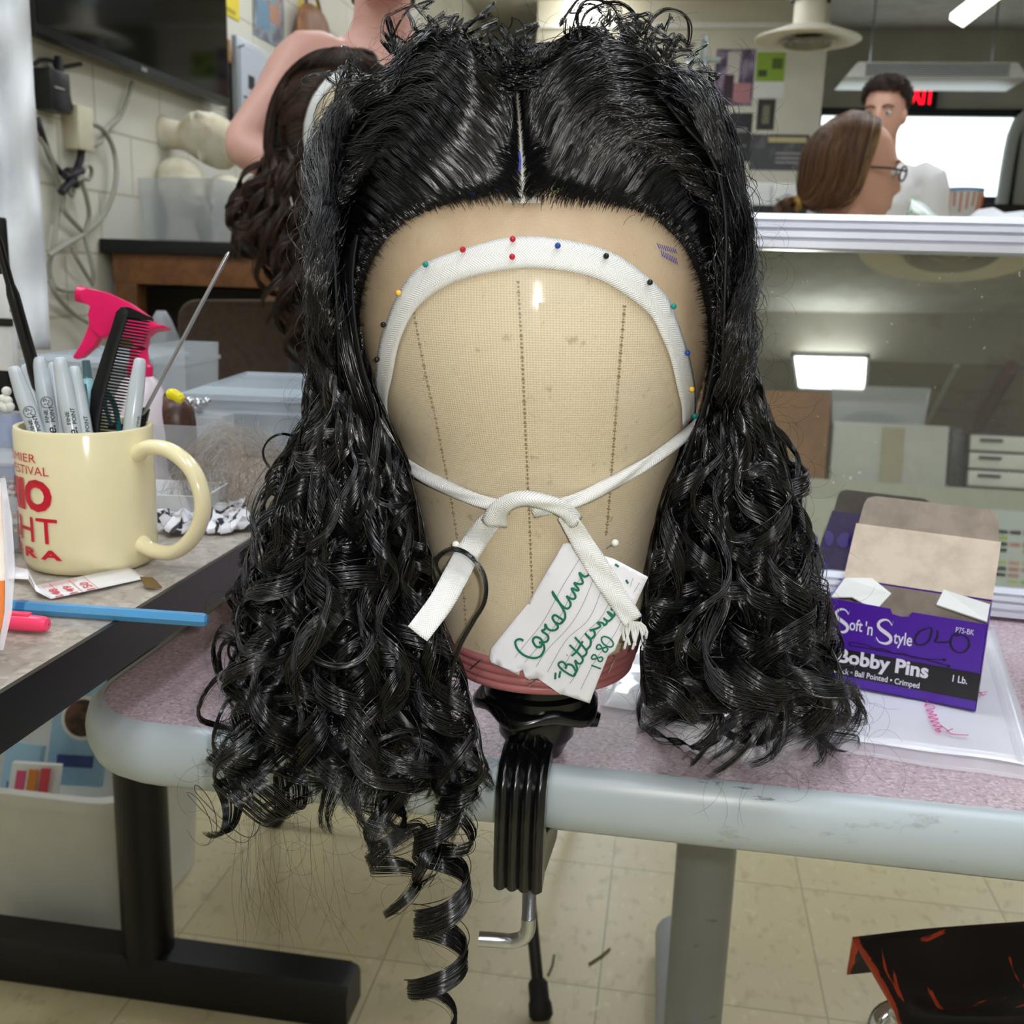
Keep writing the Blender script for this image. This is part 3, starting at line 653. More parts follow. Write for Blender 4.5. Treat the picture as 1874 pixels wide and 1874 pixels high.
# C bracket with ridged front
yb = .486; bl, brr = on_y(905, 1500, yb)[0], on_y(996, 1500, yb)[0]; zb_ = on_y(950, 1636, yb)[2]; zt_ = zr0-.001
bw = brr-bl; rows = []
def bsec(y, z, dep, ny):
    pr = []
    for k in range(29):
        u = k/28; rid = .0022*abs(math.sin(u*4*math.pi)) if .02 < u < .98 else 0
        pr.append((bl+bw*u, -rid))
    pts = [V(x, y, z)+ny*(-r_) for x, r_ in pr]+[V(bl+bw, y, z)-ny*dep, V(bl, y, z)-ny*dep]; return pts
path = [(hc[1]-.012, zt_+.002, V(0, -.2, 1)), (.508, zt_+.002, V(0, -.25, 1)), (.496, zt_-.002, V(0, -.7, .7)), (.488, zt_-.012, V(0, -1, .15)), (yb, zt_-.03, V(0, -1, 0)), (yb, (zt_+zb_)/2, V(0, -1, 0)), (yb+.001, zb_+.012, V(0, -1, 0)), (yb+.004, zb_, V(0, -1, -.3))]
a = MB(); a.loft([bsec(y, z, .0115, nrm(n)) for y, z, n in path]); a.build('bracket', m_gbk, cl, smooth=38)
a = MB(); jz0, jz1 = zb_+.002, zb_+.026
a.loft([[V(bl+bw*.30, y, z0), V(brr+dx, y, z0), V(brr+dx, y, z1), V(bl+bw*.30, y, z1)] for y, z0, z1, dx in ((yb+.006, jz0, jz1+.02, -.001), (yb+.02, jz0, jz1, .0005), (yb+.045, jz0+.004, jz1, .003), (yb+.062, jz0+.012, jz1, .003))]); a.build('lower_jaw', m_gbk, cl, bevel=.003)
# screw with bent handle
sx_ = on_y(968, 1660, yb+.03)[0]; sy_ = yb+.03
th = []
a = MB(); z1_, z0_ = TZ-.045, on_y(962, 1712, sy_)[2]
prf = []
nz = 56
zlo = z0_+.008
for k in range(nz*2): prf.append((.0040 if k % 2 else .0034, zlo+(z1_-zlo)*k/(nz*2-1)))
a.lathe(prf, (sx_, sy_, 0), seg=14); a.build('threaded_screw', m_steel, cl, smooth=20)
he = on_y(876, 1718, sy_-.004)
a = MB(); a.tube(spline([V(sx_, sy_, zlo+.004), V(sx_, sy_, zlo-.004), V(sx_-.003, sy_, z0_-.002), V(sx_-.010, sy_, z0_-.005), (V(sx_, sy_, z0_)+he)/2+V(0, 0, -.002), he], 20), .0042, 14); a.build('screw_handle', m_steel, cl)
MB().lathe([(.001, TZ-.04), (.008, TZ-.04), (.010, TZ-.045), (.004, TZ-.049)], (sx_, sy_, 0), seg=20).build('pressure_pad', m_gbk, cl)

# ------------------------------------------------------------------ twill tape on the head
def twill(name, col):
    t = NT(name); tc = t.n('TexCoord'); sp = t.n('SeparateXYZ'); t.l(tc.outputs['UV'], sp.inputs[0])
    zg = t.math('PINGPONG', sp.outputs[1], .0038); v = t.math('SINE', t.math('MULTIPLY', t.math('ADD', sp.outputs[0], zg), 2*math.pi/.0012))
    h = t.math('MULTIPLY_ADD', v, .5, .5); n = t.noise(t.co(), 60, 3, .5, .4, .7)
    c = t.mix(h, lin('c3c4c4'), lin('e6e6e4')); c = t.mix(t.math('MULTIPLY', n, .15), c, lin('d2cfc6')); t.color(c); t.set(Roughness=.8)
    t.b.inputs['Specular IOR Level'].default_value = .2; t.bump(v, .4, .0004); return t.m
m_twill = twill('white_twill', 'e4e4e2')
outer = [(702, 768), (693, 735), (687, 691), (696, 623), (707, 589), (732, 533), (771, 487), (839, 459), (933, 435), (1018, 437), (1112, 459), (1172, 497), (1219, 542), (1240, 589), (1262, 657), (1272, 713), (1273, 760)]
inner = [(713, 797), (709, 734), (717, 692), (732, 623), (760, 568), (800, 533), (856, 508), (950, 491), (1027, 495), (1091, 510), (1142, 538), (1189, 576), (1210, 615), (1227, 657), (1240, 713), (1247, 743), (1249, 783)]
co_, ci_ = spline(outer, 90), spline(inner, 90); rows, uvs = [], []; prev, L = None, 0
for i in range(90):
    r_ = [hull_hit(*((1-k/6)*co_[i]+k/6*ci_[i]), .0022 if 0 < k < 6 else .0014) for k in range(7)]; m_ = r_[3]
    if prev is not None: L += np.linalg.norm(m_-prev)
    prev = m_; wd = np.linalg.norm(r_[0]-r_[6]); rows.append(r_); uvs.append([(L, .05+(k/6-.5)*wd) for k in range(7)])
a = MB(); a.grid(rows, uv=uvs)
one('twill_tape', 'wide white twill tape pinned in an arch across the canvas head', 'tape', a, m_twill, smooth=60, solid=.0006)
def ribbon(a, px, wid, e, K, fold=.0, endfray=False, lift=None):
    c2 = spline(px, K); wd = np.interp(np.linspace(0, 1, K), np.linspace(0, 1, len(wid)), wid); ee = np.interp(np.linspace(0, 1, K), np.linspace(0, 1, len(e)), e)
    c = np.array([hull_hit(x, y, q) for (x, y), q in zip(c2, ee)]); L = np.r_[0, np.cumsum(np.linalg.norm(np.diff(c, axis=0), axis=1))]
    for _ in range(4): c[1:-1] = (c[:-2]+2*c[1:-1]+c[2:])/4
    rows, uvs = [], []
    for i in range(K):
        t = nrm(c[min(i+1, K-1)]-c[max(i-1, 0)]); vw = nrm(CAM-c[i]); n = nrm(hull_n(c[i])*.6+vw); s = nrm(np.cross(t, n)); n = np.cross(s, t)
        rows.append([c[i]+s*wd[i]*(k/6-.5)+n*(fold*(1-((k/3-1)**2))+.0009*math.sin(i*.35+k)) for k in range(7)]); uvs.append([(L[i], .05+wd[i]*(k/6-.5)) for k in range(7)])
    a.grid(rows, uv=uvs); return c
tt = thing('tie_tape', 'narrow white tape strung across the head and knotted at the front', 'tape', hull_hit(960, 925, .003))
a = MB(); ribbon(a, [(668, 716), (676, 765), (700, 808), (745, 848), (800, 884), (870, 913), (935, 930)], [.0022, .0048, .0056, .0062, .0062, .0058, .0055], [.006, .004, .002, .002, .002, .0025, .003], 50, .0014)
a.build('left_strand', m_twill, tt, smooth=80, solid=.0012)
a = MB(); ribbon(a, [(1300, 704), (1294, 745), (1262, 792), (1215, 826), (1150, 868), (1090, 900), (1030, 923), (975, 936)], [.0035, .0062, .0058, .0055, .0058, .0062, .0062, .0058], [.006, .005, .003, .002, .002, .0025, .003, .004], 50, .0014)
a.build('right_strand', m_twill, tt, smooth=80, solid=.0012)
a = MB(); ribbon(a, [(905, 958), (915, 928), (950, 912), (995, 918), (1035, 932), (1052, 955)], [.012, .0078, .0062, .0065, .007, .0075], [.006, .008, .0095, .0095, .008, .006], 30, .002)
a.build('knot', m_twill, tt, smooth=80, solid=.0014)
LEFT_TAIL = [(915, 935, None), (888, 965, None), (860, 1005, None), (835, 1052, .470), (806, 1104, .459), (764, 1160, .452)]
# ------------------------------------------------------------------ ball-headed pins
PC = {'red': ('b0122c', 'red'), 'green': ('06807a', 'green'), 'yellow': ('eebb3c', 'yellow'), 'black': ('121214', 'black'), 'blue': ('1d3f92', 'blue'), 'white': ('e8e6da', 'white')}
pins = [('red', 939, 439, 'red ball pin at the upper edge of the tape over the centre seam'), ('red', 849, 458, 'red ball pin on the tape left of the centre pair'), ('red', 938, 471, 'red ball pin mid tape just below another red pin'),
        ('green', 782, 485, 'green ball pin at the upper left bend of the tape'), ('green', 1229, 561, 'green ball pin between a black and a blue pin at the right'), ('green', 1267, 760, 'green ball pin lowest on the tape at right'),
        ('yellow', 733, 536, 'yellow ball pin on the left side of the tape'), ('yellow', 1262, 711, 'yellow ball pin on the right side of the tape'),
        ('black', 706, 594, 'black ball pin right under the yellow pin, left side'), ('black', 694, 657, 'middle one of three black ball pins on the left side'), ('black', 688, 713, 'lowest of three black ball pins on the left side'),
        ('black', 1107, 470, 'black ball pin at the top, next to the blue pin'), ('black', 1186, 517, 'black ball pin at the upper right bend of the tape'),
        ('blue', 1020, 451, 'blue ball pin at the top of the tape'), ('blue', 1254, 645, 'blue ball pin on the right side above the yellow pin'), ('blue', 694, 765, 'blue ball pin at the lower left end of the tape')]
pin_mats = {k: mat('pin_head_'+k, v[0], .12, spec=.6) for k, v in PC.items()}
def make_pin(r):
    h = MB().sphere((0, 0, r*.9), r, 16, 10); s = MB().tube([(0, 0, -.009), (0, 0, r*.5)], .0003, 6); return h, s
pin_src = {}
def pin(col, pos, n, label, r=.0013):
    root = thing('ball_pin', label, 'pin', pos, 'ball-headed pins in the head')
    z = nrm(n); x = nrm(np.cross(V(.3, .2, 1), z)); y = np.cross(z, x)
    R = Matrix(((x[0], y[0], z[0]), (x[1], y[1], z[1]), (x[2], y[2], z[2])))
    if (col, r) not in pin_src:
        hm, sm = make_pin(r); h = hm.build('pin_head', pin_mats[col], None, base=(0, 0, 0)); s = sm.build('shank', m_steel, None, base=(0, 0, 0)); pin_src[(col, r)] = (h, s)
        pc = (h, s)
    else:
        pc = []
        for o in pin_src[(col, r)]: c = o.copy(); COL.objects.link(c); pc.append(c)
    for o in pc: o.parent = root; o.location = (0, 0, 0)
    root.rotation_euler = R.to_euler()
for col, x, y, lb in pins:
    p = hull_hit(x, y, .0028); pin(col, p, hull_n(p), lb)
p = hull_hit(1256, 835, .005); pin('yellow', p+V(0, -.004, 0), V(.1, -.3, -1), 'yellow ball pin hanging head down under the right end of the tape')
p = hull_hit(744, 903, .003); pin('blue', p+V(-.0005, -.002, 0), V(-1, -.2, .02), 'blue ball pin sticking out sideways at the left of the neck')
p = hull_hit(836, 1000, .009); pin('white', p, V(-.25, -.6, .8), 'white ball pin through the left loose end of the knotted tape', .0018)
p = hull_hit(1122, 996, .004); pin('white', p, V(.55, -.6, .55), 'white ball pin holding the note at the upper right', .0019)

# ------------------------------------------------------------------ handwritten note
A_, B_, C_ = hull_hit(1040, 1000, .0045), hull_hit(905, 1205, .0055), P(1078, 1288, np.dot(hull_hit(1075, 1235, .008)-CAM, FWD)-.004)
nn_ = nrm(np.cross(B_-A_, C_-A_))
if nn_ @ (CAM-A_) < 0: nn_ = -nn_
def note(x, y, off=0.0):
    q = ray(x, y); d = ((A_-CAM)@nn_)/(q@nn_); p = CAM+d*q
    return p+nn_*(off+.0012*math.sin((x*.8-y*.5)/38.0))
z8 = lambda l: [(880+x*.17076, 980+y*.17076) for x, y in l]
def eight(cx, cy, v, h): return [(cx+v[0]*math.cos(t)+h[0]*.8*math.sin(2*t), cy+v[1]*math.cos(t)+h[1]*.8*math.sin(2*t)) for t in np.linspace(.6, .6+2*math.pi, 24)]
outl = z8([(885, 85), (940, 75), (1050, 140), (1420, 255), (1790, 455), (1700, 650), (1590, 890), (1530, 1000), (1440, 1220), (1370, 1270), (1270, 1520), (1200, 1700), (1165, 1805), (870, 1715), (855, 1720), (600, 1540), (510, 1555), (470, 1530), (445, 1445), (412, 1460), (405, 1505), (190, 1395), (110, 1365), (90, 1310), (110, 1215), (340, 930), (500, 740), (530, 740), (525, 700)])
nt = thing('paper_note', 'torn white ruled note with green handwriting pinned to the head and collar', 'note', note(1040, 1200))
bm = bmesh.new(); vs = [bm.verts.new((x, -y, 0)) for x, y in outl]; f = bm.faces.new(vs); bmesh.ops.triangulate(bm, faces=[f])
for _ in range(4): bmesh.ops.subdivide_edges(bm, edges=[e for e in bm.edges if e.calc_length() > 18], cuts=1); bmesh.ops.triangulate(bm, faces=bm.faces[:])
bm.verts.index_update(); a = MB(); a.add([note(v.co.x, -v.co.y) for v in bm.verts], [tuple(v.index for v in f.verts) for f in bm.faces]); bm.free()
a.build('paper', mat('white_paper', 'dfdfe6', .6), nt, smooth=80, solid=.0002)
a = MB()
strokes(a, [z8(l) for l in ([(1065, 235), (875, 545), (670, 920), (490, 1150), (360, 1315)], [(1120, 390), (1010, 540), (870, 830), (760, 1010), (600, 1210), (470, 1360)], [(1240, 385), (1100, 720), (950, 965), (700, 1240), (590, 1415)], [(1330, 480), (1170, 870), (920, 1110), (710, 1470)],
   [(1440, 580), (1290, 870), (1100, 1060), (840, 1480)], [(1500, 720), (1465, 830), (1250, 1040), (1020, 1480), (950, 1590)], [(1560, 790), (1440, 1040), (1240, 1310), (1070, 1650)], [(1630, 460), (1600, 550)], [(1700, 510), (1640, 610)])], lambda x, y: note(x, y, .0007), .7)
a.build('ruled_lines', mat('ruled_ink', '55525c', .6), nt, smooth=0)
a = MB()
strokes(a, [z8(l) for l in ([(455, 1130), (420, 1113), (380, 1125), (368, 1160), (400, 1230), (470, 1290), (560, 1316), (630, 1300), (668, 1250), (680, 1195), (650, 1120), (620, 1095), (580, 1092), (556, 1130), (590, 1190), (640, 1195), (660, 1150)],
   [(620, 1150), (660, 1145), (705, 1135), (725, 1100), (712, 1062), (655, 1020), (690, 1000), (693, 945), (715, 990), (750, 1010), (800, 1005), (832, 968), (790, 910), (772, 868), (800, 842), (850, 870), (890, 900), (850, 935), (800, 920)],
   [(860, 930), (905, 880), (905, 810), (850, 710), (795, 640), (772, 582), (815, 650), (870, 730), (930, 768), (968, 735), (962, 690), (925, 630)], [(925, 630), (965, 655), (1005, 662), (1022, 630), (980, 550), (1040, 572), (1055, 560), (1008, 492), (1060, 505), (1100, 488), (1062, 385), (1110, 425), (1150, 418), (1175, 380), (1155, 340)])], lambda x, y: note(x, y, .0009), 4.2, 6)
a.build('green_writing', mat('green_marker_ink', '0d6b52', .6), nt, smooth=0)
a = MB()
strokes(a, [z8(l) for l in ([(800, 1470), (795, 1545)], [(852, 1455), (838, 1528)], [(905, 1425), (915, 1390), (880, 1352), (842, 1362), (835, 1395), (890, 1450), (990, 1502), (1018, 1455), (985, 1390), (930, 1378), (908, 1425)],
   [(1000, 1490), (1035, 1430), (1012, 1330), (1050, 1365), (1090, 1345), (1085, 1290), (955, 1162)], [(1085, 1290), (1130, 1260), (1130, 1210), (1012, 1075)], [(975, 1285), (1030, 1230), (1100, 1115)], [(1135, 1210), (1180, 1160), (1180, 1090), (1140, 1050), (1125, 1030), (1180, 1090), (1228, 1045), (1215, 1000), (1170, 1000), (1225, 985), (1255, 975), (1290, 950), (1255, 915), (1310, 920), (1330, 945), (1360, 910), (1320, 870), (1375, 900), (1420, 850), (1360, 800), (1420, 860), (1440, 800), (1395, 775), (1440, 780), (1470, 760), (1425, 690), (1480, 720), (1495, 680), (1462, 620)],
   [(925, 1278), (930, 1274)], [(1555, 475), (1580, 515)], [(1438, 308), (1478, 335)])], lambda x, y: note(x, y, .0009), 4.0, 6)
strokes(a, [z8(l) for l in ([(1188, 1375), (1292, 1412)], eight(1253, 1297, (56, 18), (16, -30)), eight(1306, 1190, (56, 22), (16, -30)), [(1362+62*math.cos(t)+14*math.sin(t), 1120+36*math.cos(t)-42*math.sin(t)) for t in np.linspace(3.3, 9.7, 18)])], lambda x, y: note(x, y, .0009), 3.0, 6)
a.build('green_writing', mat('green_marker_ink', '0d6b52', .6), nt, smooth=0)
a = MB(); s0 = note(1078, 1030, .001)

# the right loose end of the tie lies over the note
def over_note(x, y, e):
    p, q = hull_hit(x, y, e), note(x, y, .0016); return q if (q-CAM)@FWD < (p-CAM)@FWD else p
def ribbon3(a, pts, wid, amp=.0006):
    K = len(pts); pts = np.array(pts)
    for _ in range(3): pts[1:-1] = (pts[:-2]+2*pts[1:-1]+pts[2:])/4
    L = np.r_[0, np.cumsum(np.linalg.norm(np.diff(pts, axis=0), axis=1))]; wd = np.interp(np.linspace(0, 1, K), np.linspace(0, 1, len(wid)), wid); rows, uvs = [], []
    for i in range(K):
        t = nrm(pts[min(i+1, K-1)]-pts[max(i-1, 0)]); s_ = nrm(np.cross(t, CAM-pts[i])); n = np.cross(s_, t)
        rows.append([pts[i]+s_*wd[i]*(k/6-.5)+n*amp*math.sin(i*.35+k) for k in range(7)]); uvs.append([(L[i], .05+wd[i]*(k/6-.5)) for k in range(7)])
    a.grid(rows, uv=uvs); return pts
a = MB(); c = ribbon3(a, [over_note(x, y, .0075) for x, y in spline([(1035, 942), (1062, 985), (1098, 1040), (1130, 1090), (1160, 1134)], 40)], [.0078, .0100, .0106, .0102, .0094])
for k in range(9):
    b_ = c[-1]+V(.0008*(k-4), 0, -.0005); a.tube(spline([b_, b_+V(.0006*(k-4)+.001, 0, -.004), b_+V(.0004*(k-4)+.001+.002*math.sin(k*2.3), -.001, -.009-.002*(k % 3))], 6), .00022, 4)
a.build('loose_end', m_twill, tt, smooth=80, solid=.0008)
lt = spline([hull_hit(x, y, .0055) if d is None else P(x, y, d) for x, y, d in LEFT_TAIL], 44)
a = MB(); ribbon3(a, lt, [.0085, .0112, .0114, .0114, .0110, .0106], .0004); a.build('loose_end', m_twill, tt, smooth=80, solid=.0008)

# ------------------------------------------------------------------ plastic bag with paper, and the bobby pin carton
def bagp(u, v, z=0.0):
    FL, FR, BR, BL = on_z(1098, 1296, TZ), on_z(1900, 1408, TZ), on_z(1818, 1150, TZ), on_z(1180, 1105, TZ)
    p = (1-v)*((1-u)*FL+u*FR)+v*((1-u)*BL+u*BR); p[2] = TZ+.0012+z+.0012*(1+math.sin(u*23+v*9)*math.sin(v*17-u*5))*(.5 if u < .97 else .1); return p
bg = thing('plastic_bag', 'flat clear plastic bag holding white paper with pink handwriting, under the purple carton', 'bag', bagp(.5, .4))
MB().grid([[bagp(i/44, j/22) for i in range(45)] for j in range(23)]).build('paper_insert', mat('bag_paper', 'dcdce4', .32, coat=.4), bg, smooth=180, solid=.0004)
a = MB()
for u0, u1 in (((-.0), .012), (.955, .97), (.985, 1.0)): a.grid([[bagp(u0, j/22, .0012), bagp(u1, j/22, .0012)] for j in range(23)])
for v0, v1 in ((-.06, -.004), (-.075, -.065)): a.grid([[bagp(i/44, v0, -.0006), bagp(i/44, v1, .0006)] for i in range(45)])
t_ = NT('clear_film'); t_.color(lin('e8e6ee')); t_.set(Roughness=.15, Alpha=.35); m_film = t_.m
a.build('clear_edge', m_film, bg, smooth=80)
zz = lambda l: [(1050+x*.4397, 1230+y*.4397) for x, y in l]
def onbag(x, y): p = on_z(x, y, TZ); p[2] += .0042; return p
a = MB()
strokes(a, [zz(l) for l in ([(1440, 118), (1500, 130), (1550, 142)], [(1445, 128), (1470, 150), (1455, 165), (1480, 160), (1500, 175), (1460, 185), (1495, 190), (1475, 200), (1510, 205), (1470, 215), (1515, 222), (1480, 232), (1520, 238), (1490, 250), (1530, 255), (1500, 268), (1525, 278), (1510, 262)], [(1520, 245), (1550, 268), (1570, 285), (1640, 290)], [(1545, 275), (1575, 262)], [(1678, 112), (1718, 106)], [(1684, 106), (1702, 126)])], onbag, 1.6, 5)
a.build('pink_writing', mat('pink_ink', 'd8388c', .5), bg, smooth=0)

# carton
bBR, bBL = V(.200, .640, TZ+.0035), V(.110, .669, TZ+.0035)
BW = bBR-bBL; bw_ = np.linalg.norm(BW); bu = BW/bw_; bn = V(bu[1], -bu[0], 0); bdv = -bn; BH, BD = .0575, .054
bx = thing('hairpin_carton', 'open purple and black cardboard carton of hairpins on the plastic bag', 'carton', (bBL+bBR)/2+bdv*BD/2)
m_pur, m_kraft, m_wcard = mat('purple_print', '4a1c96', .32, spec=.5), mat('grey_kraft', 'a3968a', .8, var=('8f8378', 60, .4, .65)), mat('white_card', 'dfe0de', .5)
m_kraft2 = mat('cream_kraft', 'c6b6a4', .8, var=('b3a392', 60, .4, .65))
a = MB(); th_ = .0007; Z = V(0, 0, 1)
def cpt(u, w, z): return bBL+bu*u*bw_+bdv*w*BD+Z*z*BH
lipf = [(0, 1), (.40, .985), (.415, .93), (.47, .915), (.52, .93), (.535, .985), (1, .985)]
front = [cpt(0, 0, 0), cpt(1, 0, 0)]+[cpt(u, 0, z) for u, z in lipf[::-1]]
a.prism(front, bdv*th_, mi=0); a.prism([cpt(0, 0, 0), cpt(0, 1, 0), cpt(0, 1, 1), cpt(0, 0, 1)], bu*th_); a.prism([cpt(1, 0, 0), cpt(1, 1, 0), cpt(1, 1, 1), cpt(1, 0, 1)], -bu*th_)
a.prism([cpt(0, 1, 0), cpt(1, 1, 0), cpt(1, 1, 1), cpt(0, 1, 1)], -bdv*th_); a.prism([cpt(0, 0, 0), cpt(1, 0, 0), cpt(1, 1, 0), cpt(0, 1, 0)], Z*th_)
a.build('carton_body', m_pur, bx, smooth=0)
a = MB(); e = .0008
def lin_(u, w, z): return bBL+bu*(e+u*(bw_-2*e))+bdv*(e+w*(BD-2*e))+Z*(e+z*BH)
for q in ([(0, 0), (1, 0)], [(1, 0), (1, 1)], [(1, 1), (0, 1)], [(0, 1), (0, 0)]): a.add([lin_(*q[0], 0), lin_(*q[1], 0), lin_(*q[1], .90 if q[0][1] == 0 and q[1][1] == 0 else .97), lin_(*q[0], .90 if q[0][1] == 0 and q[1][1] == 0 else .97)], [(0, 1, 2, 3)])
a.add([lin_(0, 0, 0), lin_(1, 0, 0), lin_(1, 1, 0), lin_(0, 1, 0)], [(0, 1, 2, 3)])
a.build('kraft_lining', m_kraft, bx, smooth=0, solid=.0003)
# back lid with tuck flap
hl, hr = cpt(0, 1, 1), cpt(1, 1, 1)
ld = nrm(bdv*.72+Z*.70); lidL = .046
f0, f1 = hl+ld*lidL, hr+ld*lidL; td = nrm(bdv*.18+Z*1.0); tk = .021
a = MB(); a.add([hl, hr, f1, f0], [(0, 1, 2, 3)])
lid = a.build('lid_panel', m_kraft2, bx, smooth=0, solid=.0008)
lo_n = nrm(np.cross(hr-hl, ld)); lo_n = lo_n if lo_n[1] > 0 else -lo_n
MB().add([q_+lo_n*.0007 for q_ in (hl, hr, f1, f0)], [(0, 1, 2, 3)]).build('printed_lid_back', m_pur, lid, smooth=0)
ins = .0015; rr_ = .006
pf = [f0+bu*ins, f1-bu*ins]+[f1-bu*(ins+.002)+td*(tk-rr_), f1-bu*(ins+.004)+td*(tk-.002), f1-bu*(ins+.009)+td*tk, f0+bu*(ins+.009)+td*tk, f0+bu*(ins+.004)+td*(tk-.002), f0+bu*(ins+.002)+td*(tk-rr_)]
MB().add(pf, [tuple(range(len(pf)))]).build('tuck_flap', m_kraft, bx, smooth=0, solid=.0008)
# side dust flaps folded in
def dust(s, pts, nm='side_flap'):
    q = []
    for u, w, z in pts: q.append(cpt(u, w, z))
    MB().add(q, [tuple(range(len(q)))]).build(nm, m_wcard, bx, smooth=0, solid=.0007)
dust(0, [(.01, .03, 1.0), (.01, .97, 1.0), (.20, .93, 1.06), (.36, .62, .99), (.30, .15, .90), (.14, .1, 1.02)])
dust(1, [(.99, .05, 1.0), (.99, .70, 1.02), (.69, .74, 1.10), (.665, .42, 1.0)])
def fr(u, v, off=.00035): return bBL+bu*u*bw_+Z*v*BH+bn*off
def frect(a, u0, u1, v0, v1, off=.0003): a.add([fr(u0, v0, off), fr(u1, v0, off), fr(u1, v1, off), fr(u0, v1, off)], [(0, 1, 2, 3)])
a = MB(); frect(a, .055, 1, .115, .43, .0003); a.build('black_band', mat('black_print', '0f0e14', .4), bx, smooth=0)
m_ltr = mat('white_print', 'd9d6e2', .45)
a = MB(); fo = lambda u, v: fr(u, v, .0006)
def serif_s(u0, u1, v0, v1):
    pts = [(.88, .80), (.70, .95), (.45, .98), (.18, .88), (.10, .72), (.25, .58), (.55, .47), (.85, .34), (.92, .18), (.75, .05), (.48, .02), (.22, .07), (.06, .22)]
    c = spline(pts, 40); wds = [.05+.16*max(0, math.sin(math.pi*i/39))**1.5 for i in range(40)]; rows = []
    d = np.gradient(c, axis=0); d /= np.linalg.norm(d, axis=1)[:, None]
    for i in range(40):
        n_ = V(-d[i, 1], d[i, 0])*wds[i]/2; rows.append([fo(u0+(u1-u0)*(c[i, 0]+n_[0]), v0+(v1-v0)*(c[i, 1]+n_[1]*.8)), fo(u0+(u1-u0)*(c[i, 0]-n_[0]), v0+(v1-v0)*(c[i, 1]-n_[1]*.8))])
    a.grid(rows)
    for (sx, sy, dx, dy) in ((.88, .80, .07, .22), (.06, .22, -.04, -.25)): a.add([fo(u0+(u1-u0)*sx, v0+(v1-v0)*(sy-.05*np.sign(dy))), fo(u0+(u1-u0)*(sx+dx), v0+(v1-v0)*(sy+dy)), fo(u0+(u1-u0)*(sx+dx*.2), v0+(v1-v0)*(sy+dy*.3))], [(0, 1, 2)])
serif_s(.045, .150, .62, .90); serif_s(.325, .435, .575, .86)
letters(a, 'oft', fo, .152, .238, .665, .805, bold=.012); letters(a, "'n", fo, .255, .305, .645, .80, bold=.012); letters(a, 'tyle', fo, .442, .56, .555, .745, bold=.012)
letters(a, 'P75-BK', fo, .815, .925, .845, .905); letters(a, '1 Lb.', fo, .835, .925, .285, .365, bold=.02)
letters(a, 'Bobby Pins', fo, .10, .685, .215, .435, bold=.035); letters(a, 'Black \u2022 Ball Pointed \u2022 Crimped', fo, .085, .64, .115, .205, bold=.014)
a.build('white_lettering', m_ltr, bx, smooth=0)
a = MB(); fk = lambda u, v: fr(u, v, .0005)
strokes(a, [[(.20, .53), (.17, .525), (.165, .50), (.18, .485), (.25, .487), (.45, .487), (.63, .482), (.80, .452)], [(.20, .53), (.27, .525), (.33, .50), (.39, .515), (.45, .485), (.52, .50), (.58, .475), (.66, .485), (.72, .5), (.77, .515)]], fk, .010, 6)
for u, v in ((.80, .452), (.77, .515)): a.add([fk(u+.012*math.cos(t), v+.016*math.sin(t)) for t in np.linspace(0, 6, 12)], [tuple(range(12))])
strokes(a, [[(.645, .85), (.67, .83), (.66, .70), (.62, .635), (.585, .64), (.575, .70), (.595, .78), (.64, .835)], [(.705, .83), (.71, .76), (.70, .70), (.75, .71), (.795, .73)], [(.84, .86), (.80, .80), (.795, .70), (.83, .63), (.88, .64), (.905, .72), (.89, .80), (.85, .825), (.815, .80)]], fk, .014, 6)
a.build('black_drawing', mat('black_marker_ink', '140b26', .4), bx, smooth=0)

# ------------------------------------------------------------------ mug
MX, MY, MR, MH = -.362, .597, .041, .089
mg = thing('mug', 'cream ceramic mug with red lettering, full of grey markers and combs', 'mug', (MX, MY, BZ))
m_mug = mat('cream_glaze', 'eadfb4', .14, spec=.55)
a = MB(); a.lathe([(.001, .0005), (MR*.86, .0003), (MR*.93, .0015), (MR*.97, .006), (MR, .016), (MR, MH-.002), (MR-.0006, MH-.0004), (MR-.002, MH), (MR-.0036, MH-.0006), (MR-.0042, MH-.003), (MR-.0042, .008), (MR-.01, .005), (.001, .005)], (MX, MY, BZ), seg=72)
a.build('body', m_mug, mg, smooth=50)
hd_ = nrm(V(1, -.20, 0)); hc_ = V(MX, MY, BZ)
a = MB(); a.tube(spline([hc_+hd_*r+Z*z for r, z in ((MR-.003, .073), (MR+.009, .0785), (MR+.025, .077), (MR+.040, .066), (MR+.046, .047), (MR+.040, .028), (MR+.025, .0145), (MR+.009, .0125), (MR-.003, .0165))], 40), [.0068]*2+[.0058]*36+[.0068]*2, 16, flat=.82); a.build('handle', m_mug, mg)
def mugp(s, z, off=.0008):
    """s = distance round the wall, in metres, from the point facing the viewer; z above the foot"""
    t = s/MR-.09; d0 = nrm(V(-MX, -MY, 0)); d1 = V(-d0[1], d0[0], 0); q = hc_+(MR+off)*(math.cos(t)*d0+math.sin(t)*d1); return V(q[0], q[1], BZ+z)
a = MB()
letters(a, 'PREMIER', mugp, -.064, -.026, .0705, .0755); letters(a, 'FILM FESTIVAL', mugp, -.072, -.018, .0630, .0683)
a.build('red_lettering', mat('mug_red_thin', 'c0303a', .3), mg, smooth=0)
a = MB(); letters(a, 'OHIO', mugp, -.082, -.017, .0405, .0605, bold=.05); letters(a, 'LIGHT', mugp, -.085, -.0148, .0210, .0370); letters(a, 'O P E R A', mugp, -.091, -.0130, .0112, .0175, bold=.04)
a.build('red_lettering', mat('mug_red', 'c8102e', .3), mg, smooth=0)
